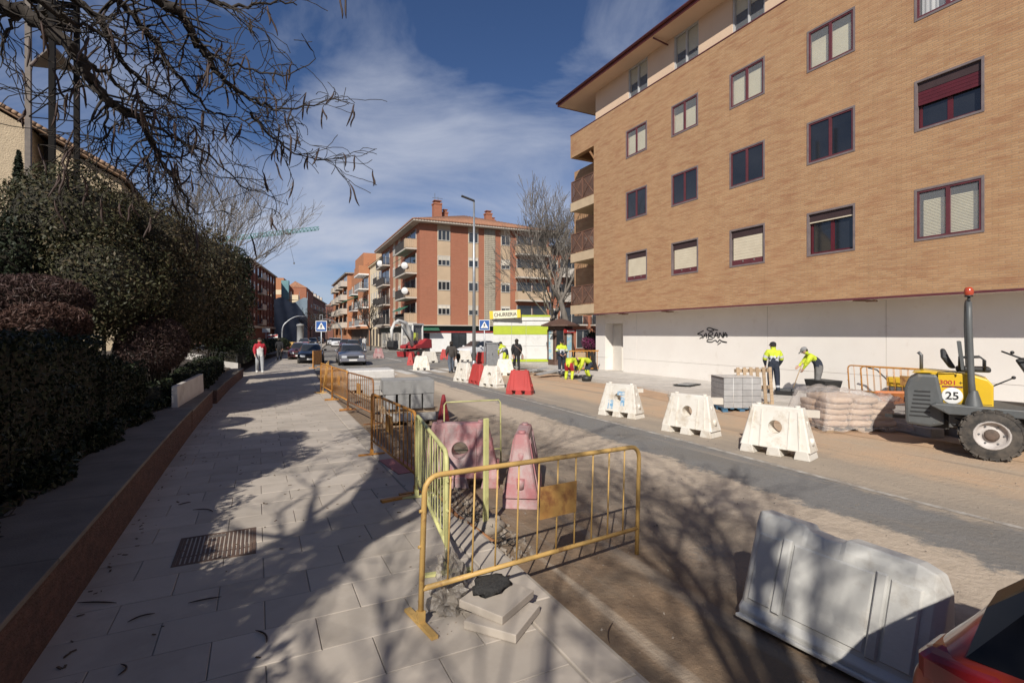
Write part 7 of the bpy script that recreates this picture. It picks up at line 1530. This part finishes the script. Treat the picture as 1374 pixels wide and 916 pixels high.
    if mats.get('bands'):
        arm_i, low_i, shin_i, top_i = keys.index('arm'), keys.index('low'), keys.index('shin'), keys.index('top')
        ax = np.array(J['che']-J['wai']); ln_ = np.linalg.norm(ax); ax = ax/ln_; pr_ = (ce-np.array(J['wai'])) @ ax
        tor = (idx == low_i) | (idx == top_i)
        idx[tor] = np.where(pr_[tor] > .115, top_i, low_i)
        idx[tor & (((pr_ > .10) & (pr_ < .145)) | ((pr_ > .005) & (pr_ < .045)))] = 9
        idx[(idx == arm_i) & (tt_ > .55) & (tt_ < .8)] = 9; idx[(idx == shin_i) & (tt_ > .55) & (tt_ < .72)] = 9
    nm.polygons.foreach_set('material_index', idx.astype(np.int32)); nm.polygons.foreach_set('use_smooth', np.ones(npol, bool)); nm.update()
    link(bpy.data.objects.new('body', nm), t)
    hc = (J['hd0']+J['hd1'])/2+Vector((0, 0, .0)); up = (J['hd1']-J['hd0']).normalized(); fwd = Vector((0, 1, 0)); fwd = (fwd-up*fwd.dot(up)).normalized(); rt = fwd.cross(up); Mh = Matrix((rt, fwd, up)).transposed()
    def hpt(x, y, z): return hc+Mh @ Vector((x, y, z))
    if face:
        mb = MB(); mb.sph(hpt(0, .1, -.012), (.014, .02, .022), 8, 6, Mh); mb.sph(hpt(-.088, 0, -.01), (.012, .022, .03), 8, 6, Mh); mb.sph(hpt(.088, 0, -.01), (.012, .022, .03), 8, 6, Mh); mb.sph(hpt(0, .085, -.055), (.026, .012, .007), 8, 5, Mh); mb.build('face', M_skin, t)
        mb = MB(); mb.sph(hpt(-.032, .088, .012), (.011, .008, .008), 7, 5, Mh); mb.sph(hpt(.032, .088, .012), (.011, .008, .008), 7, 5, Mh); mb.build('eyes', M_hair, t)
    mb = MB()
    if head == 'cap':
        mb.sph(hpt(0, -.012, .035), (.103, .112, .088), 16, 10, Mh); mb.box(hpt(0, .13, .035), (.15, .11, .012), Mh @ rot(-.15, 0, 0)); mb.build('cap', M_gcl if mats.get('capg') else M_blkc, t)
        mb = MB(); mb.sph(hpt(0, -.035, -.02), (.095, .075, .075), 14, 8, Mh); mb.build('hair', M_hair, t)
    elif head == 'short': mb.sph(hpt(0, -.022, .028), (.1, .105, .095), 16, 10, Mh); mb.build('hair', M_hair, t)
    elif head == 'long': mb.sph(hpt(0, -.025, .02), (.112, .118, .11), 16, 10, Mh); mb.loft([[hpt(x, y, -.02) for x, y in ((-.11, .02), (.11, .02), (.11, -.12), (-.11, -.12))], [hpt(x, y, -.2) for x, y in ((-.13, .02), (.13, .02), (.13, -.13), (-.13, -.13))]]); mb.build('hair', M_hair, t, subsurf=1)
    return t
HV = dict(top=M_hv, low=M_navy, arm=M_hv, fore=M_navy, leg=M_navy, bands=True)
WALK = dict(knL=(-.105, .10, .52), anL=(-.10, .22, .09), toL=(-.11, .37, .075), knR=(.105, .03, .50), anR=(.10, -.22, .12), toR=(.11, -.09, .045), elL=(-.24, -.10, 1.15), wrL=(-.24, -.08, .90), elR=(.24, .05, 1.14), wrR=(.23, .19, .93))
WALK2 = dict(knR=(.105, .12, .52), anR=(.10, .20, .09), toR=(.11, .34, .07), knL=(-.105, .02, .50), anL=(-.10, -.2, .12), toL=(-.11, -.07, .045), elR=(.24, -.08, 1.15), wrR=(.24, -.06, .90), elL=(-.24, .05, 1.14), wrL=(-.23, .17, .93))
# two workers by the white wall
person('worker seen from behind in banded yellow jacket and navy trousers by the upright pallet', (15.5, 11.35, .06), R(-35), dict(HV), dict(elL=(-.27, .03, 1.14), wrL=(-.20, .17, .94), elR=(.27, .03, 1.14), wrR=(.22, .15, .92), hd0=(0, .04, 1.56), hd1=(0, .06, 1.66), knL=(-.10, .03, .5), knR=(.12, .0, .5), anR=(.13, -.05, .085), toR=(.15, .09, .045)), group='site workers', coat=1.13)
BEND = dict(pel=(0, -.06, .93), wai=(0, .02, 1.06), che=(0, .16, 1.22), nck=(0, .28, 1.34), hd0=(0, .36, 1.40), hd1=(0, .43, 1.48), shL=(-.17, .22, 1.29), shR=(.17, .22, 1.29), elL=(-.2, .36, 1.06), wrL=(-.12, .44, .86), elR=(.22, .34, 1.08), wrR=(.14, .52, .92), hpL=(-.095, -.06, .9), hpR=(.095, -.06, .9), knL=(-.12, .04, .5), anL=(-.13, -.04, .085), toL=(-.15, .12, .045), knR=(.13, -.02, .5), anR=(.15, -.14, .085), toR=(.17, .02, .045))
w2 = person('worker in grey trousers and cap stooping over a shovel against the white wall', (16.45, 10.45, .06), R(48), dict(top=M_hv, low=M_navy, arm=M_hv, fore=M_hv, leg=M_gpant, bands=False, capg=True), BEND, group='site workers', coat=1.05)
sh = thing('shovel', 'long-handled shovel held by the stooping worker', 'shovel', w2.location, R(48)); mb = MB(); mb.tube([(.14, .40, 1.06), (.0, .72, .2)], .016, 7); mb.build('shaft', M_wood, sh); mb = MB(); mb.box((-.02, .80, .06), (.2, .26, .015), rot(.5, 0, 0)); mb.build('blade', M_steel, sh)
t = thing('mortar_tub', 'black mixing tub on the slabs at the stooping worker\'s feet', 'tub', (15.75, 11.05, .06), R(30)); mb = MB(); mb.loft([[(-.4, -.28, 0), (.4, -.28, 0), (.4, .28, 0), (-.4, .28, 0)], [(-.46, -.33, .14), (.46, -.33, .14), (.46, .33, .14), (-.46, .33, .14)]], cap=False); mb.f.append((0, 1, 2, 3)); mb.mi.append(0); mb.sm.append(False); mb.build('tub', M_dark, t)
# three workers laying kerb
person('worker standing upright in a yellow jacket and dark vest beside the kneeling pair', (13.4, 21.3, .04), R(165), dict(HV), dict(elL=(-.26, .02, 1.14), wrL=(-.12, .2, 1.02), elR=(.26, .02, 1.14), wrR=(.12, .2, 1.0), hd1=(0, .05, 1.67)), group='site workers', coat=1.08)
STOOP = dict(pel=(0, -.18, .80), wai=(0, -.05, .90), che=(0, .16, .98), nck=(0, .34, 1.0), hd0=(0, .44, .97), hd1=(0, .53, .93), shL=(-.17, .26, .98), shR=(.17, .26, .98), elL=(-.2, .32, .70), wrL=(-.12, .40, .46), elR=(.22, .32, .70), wrR=(.12, .46, .44), hpL=(-.095, -.18, .77), hpR=(.095, -.18, .77), knL=(-.14, .04, .46), anL=(-.15, -.1, .085), toL=(-.17, .06, .045), knR=(.14, .02, .46), anR=(.15, -.14, .085), toR=(.17, .02, .045))
person('worker bent double in a yellow jacket with red trousers, laying a kerb', (12.75, 19.6, RZ), R(-50), dict(top=M_hv, arm=M_hv, low=M_hv, fore=M_navy, leg=M_redc, shin=M_hv, bands=False), STOOP, group='site workers', coat=1.1)
person('worker bent over in a yellow jacket and navy trousers, facing the kneeling colleague', (13.75, 19.65, RZ), R(75), dict(top=M_hv, arm=M_hv, low=M_hv, fore=M_hv, leg=M_navy, shin=M_hv, bands=False), STOOP, head='short', group='site workers', coat=1.1)
t = thing('mortar_bucket', 'dark bucket of mortar between the bending workers', 'bucket', (13.35, 19.1, RZ)); mb = MB(); mb.lathe([(0, .0), (.2, 0), (.26, .22), (.24, .22), (.18, .03), (0, .03)], n=18); mb.build('bucket', M_dark, t)
# woman in black and worker behind her, pedestrians
person('woman in a black coat with long dark hair walking past the lone red barrier', (12.6, 24.6, .04), R(-20), dict(top=M_blkc, leg=M_blkc), WALK, 'long', coat=1.25)
t = thing('shoulder_bag', 'light brown shoulder bag carried by the woman in black', 'bag', (12.6, 24.6, .04), R(-20)); mb = MB(); mb.bx(.27, .36, -.16, .14, .62, .88); mb.build('bag', pm('tan_leather', (.35, .22, .17), (.28, .17, .13), 4, .6), t, bevel=.03); mb = MB(); mb.tube([(.32, .12, .86), (.16, .19, 1.2), (-.14, .10, 1.46), (-.13, -.12, 1.4), (.16, -.2, 1.15), (.32, -.14, .86)], .012, 6); mb.build('strap', MATS['tan_leather'], t)
person('worker in a yellow jacket half hidden behind the woman in black', (12.75, 26.3, .04), R(20), dict(top=M_hv, low=M_navy, leg=M_hv, shin=M_hv, bands=True), dict(BEND), group='site workers')
person('man in a dark brown jacket walking away across the road with a bag', (9.5, 26.4, RZ), R(-8), dict(top=M_brnc, leg=M_jean), WALK2, 'short', coat=1.22)
t = thing('carrier_bag', 'pale carrier bag hanging from the hand of the man in brown', 'bag', (9.5, 26.4, RZ), R(-8)); mb = MB(); mb.loft([[(.2, -.1, .35), (.3, -.1, .35), (.3, .06, .35), (.2, .06, .35)], [(.19, -.13, .62), (.31, -.13, .62), (.31, .07, .62), (.19, .07, .62)], [(.23, -.05, .82), (.26, -.05, .82), (.26, .0, .82), (.23, .0, .82)]]); mb.build('bag', M_whc, t)
person('man in a dark coat close beside the man in brown on the road', (10.15, 27.3, RZ), R(-14), dict(top=M_blkc, leg=M_blkc), WALK, 'short', coat=1.15, sc_=.72)
person('walker in a red, white and black tracksuit top and grey joggers on the pavement', (.12, 29.6, 0), R(186), dict(top=M_redc, low=M_whc, arm=M_redc, fore=M_redc, leg=M_pgrey, shin=M_pgrey, shoe=M_whc), WALK, 'short', coat=1.12, sc_=1.06)
person('pedestrian dressed all in black walking away on the pavement', (1.55, 43.5, 0), R(-5), dict(top=M_blkc, leg=M_blkc), WALK2, 'short', coat=1.15)
for k, (px, d, m, lab) in enumerate(((484, 66, M_navy, 'pedestrian in navy on the far shop pavement'), (489, 64, M_whc, 'pedestrian in white on the far shop pavement'))):
    p = D(px, d, 448); person(lab, (p.x, p.y, 0), R(180), dict(top=m, leg=M_jean), WALK, 'short', face=False)
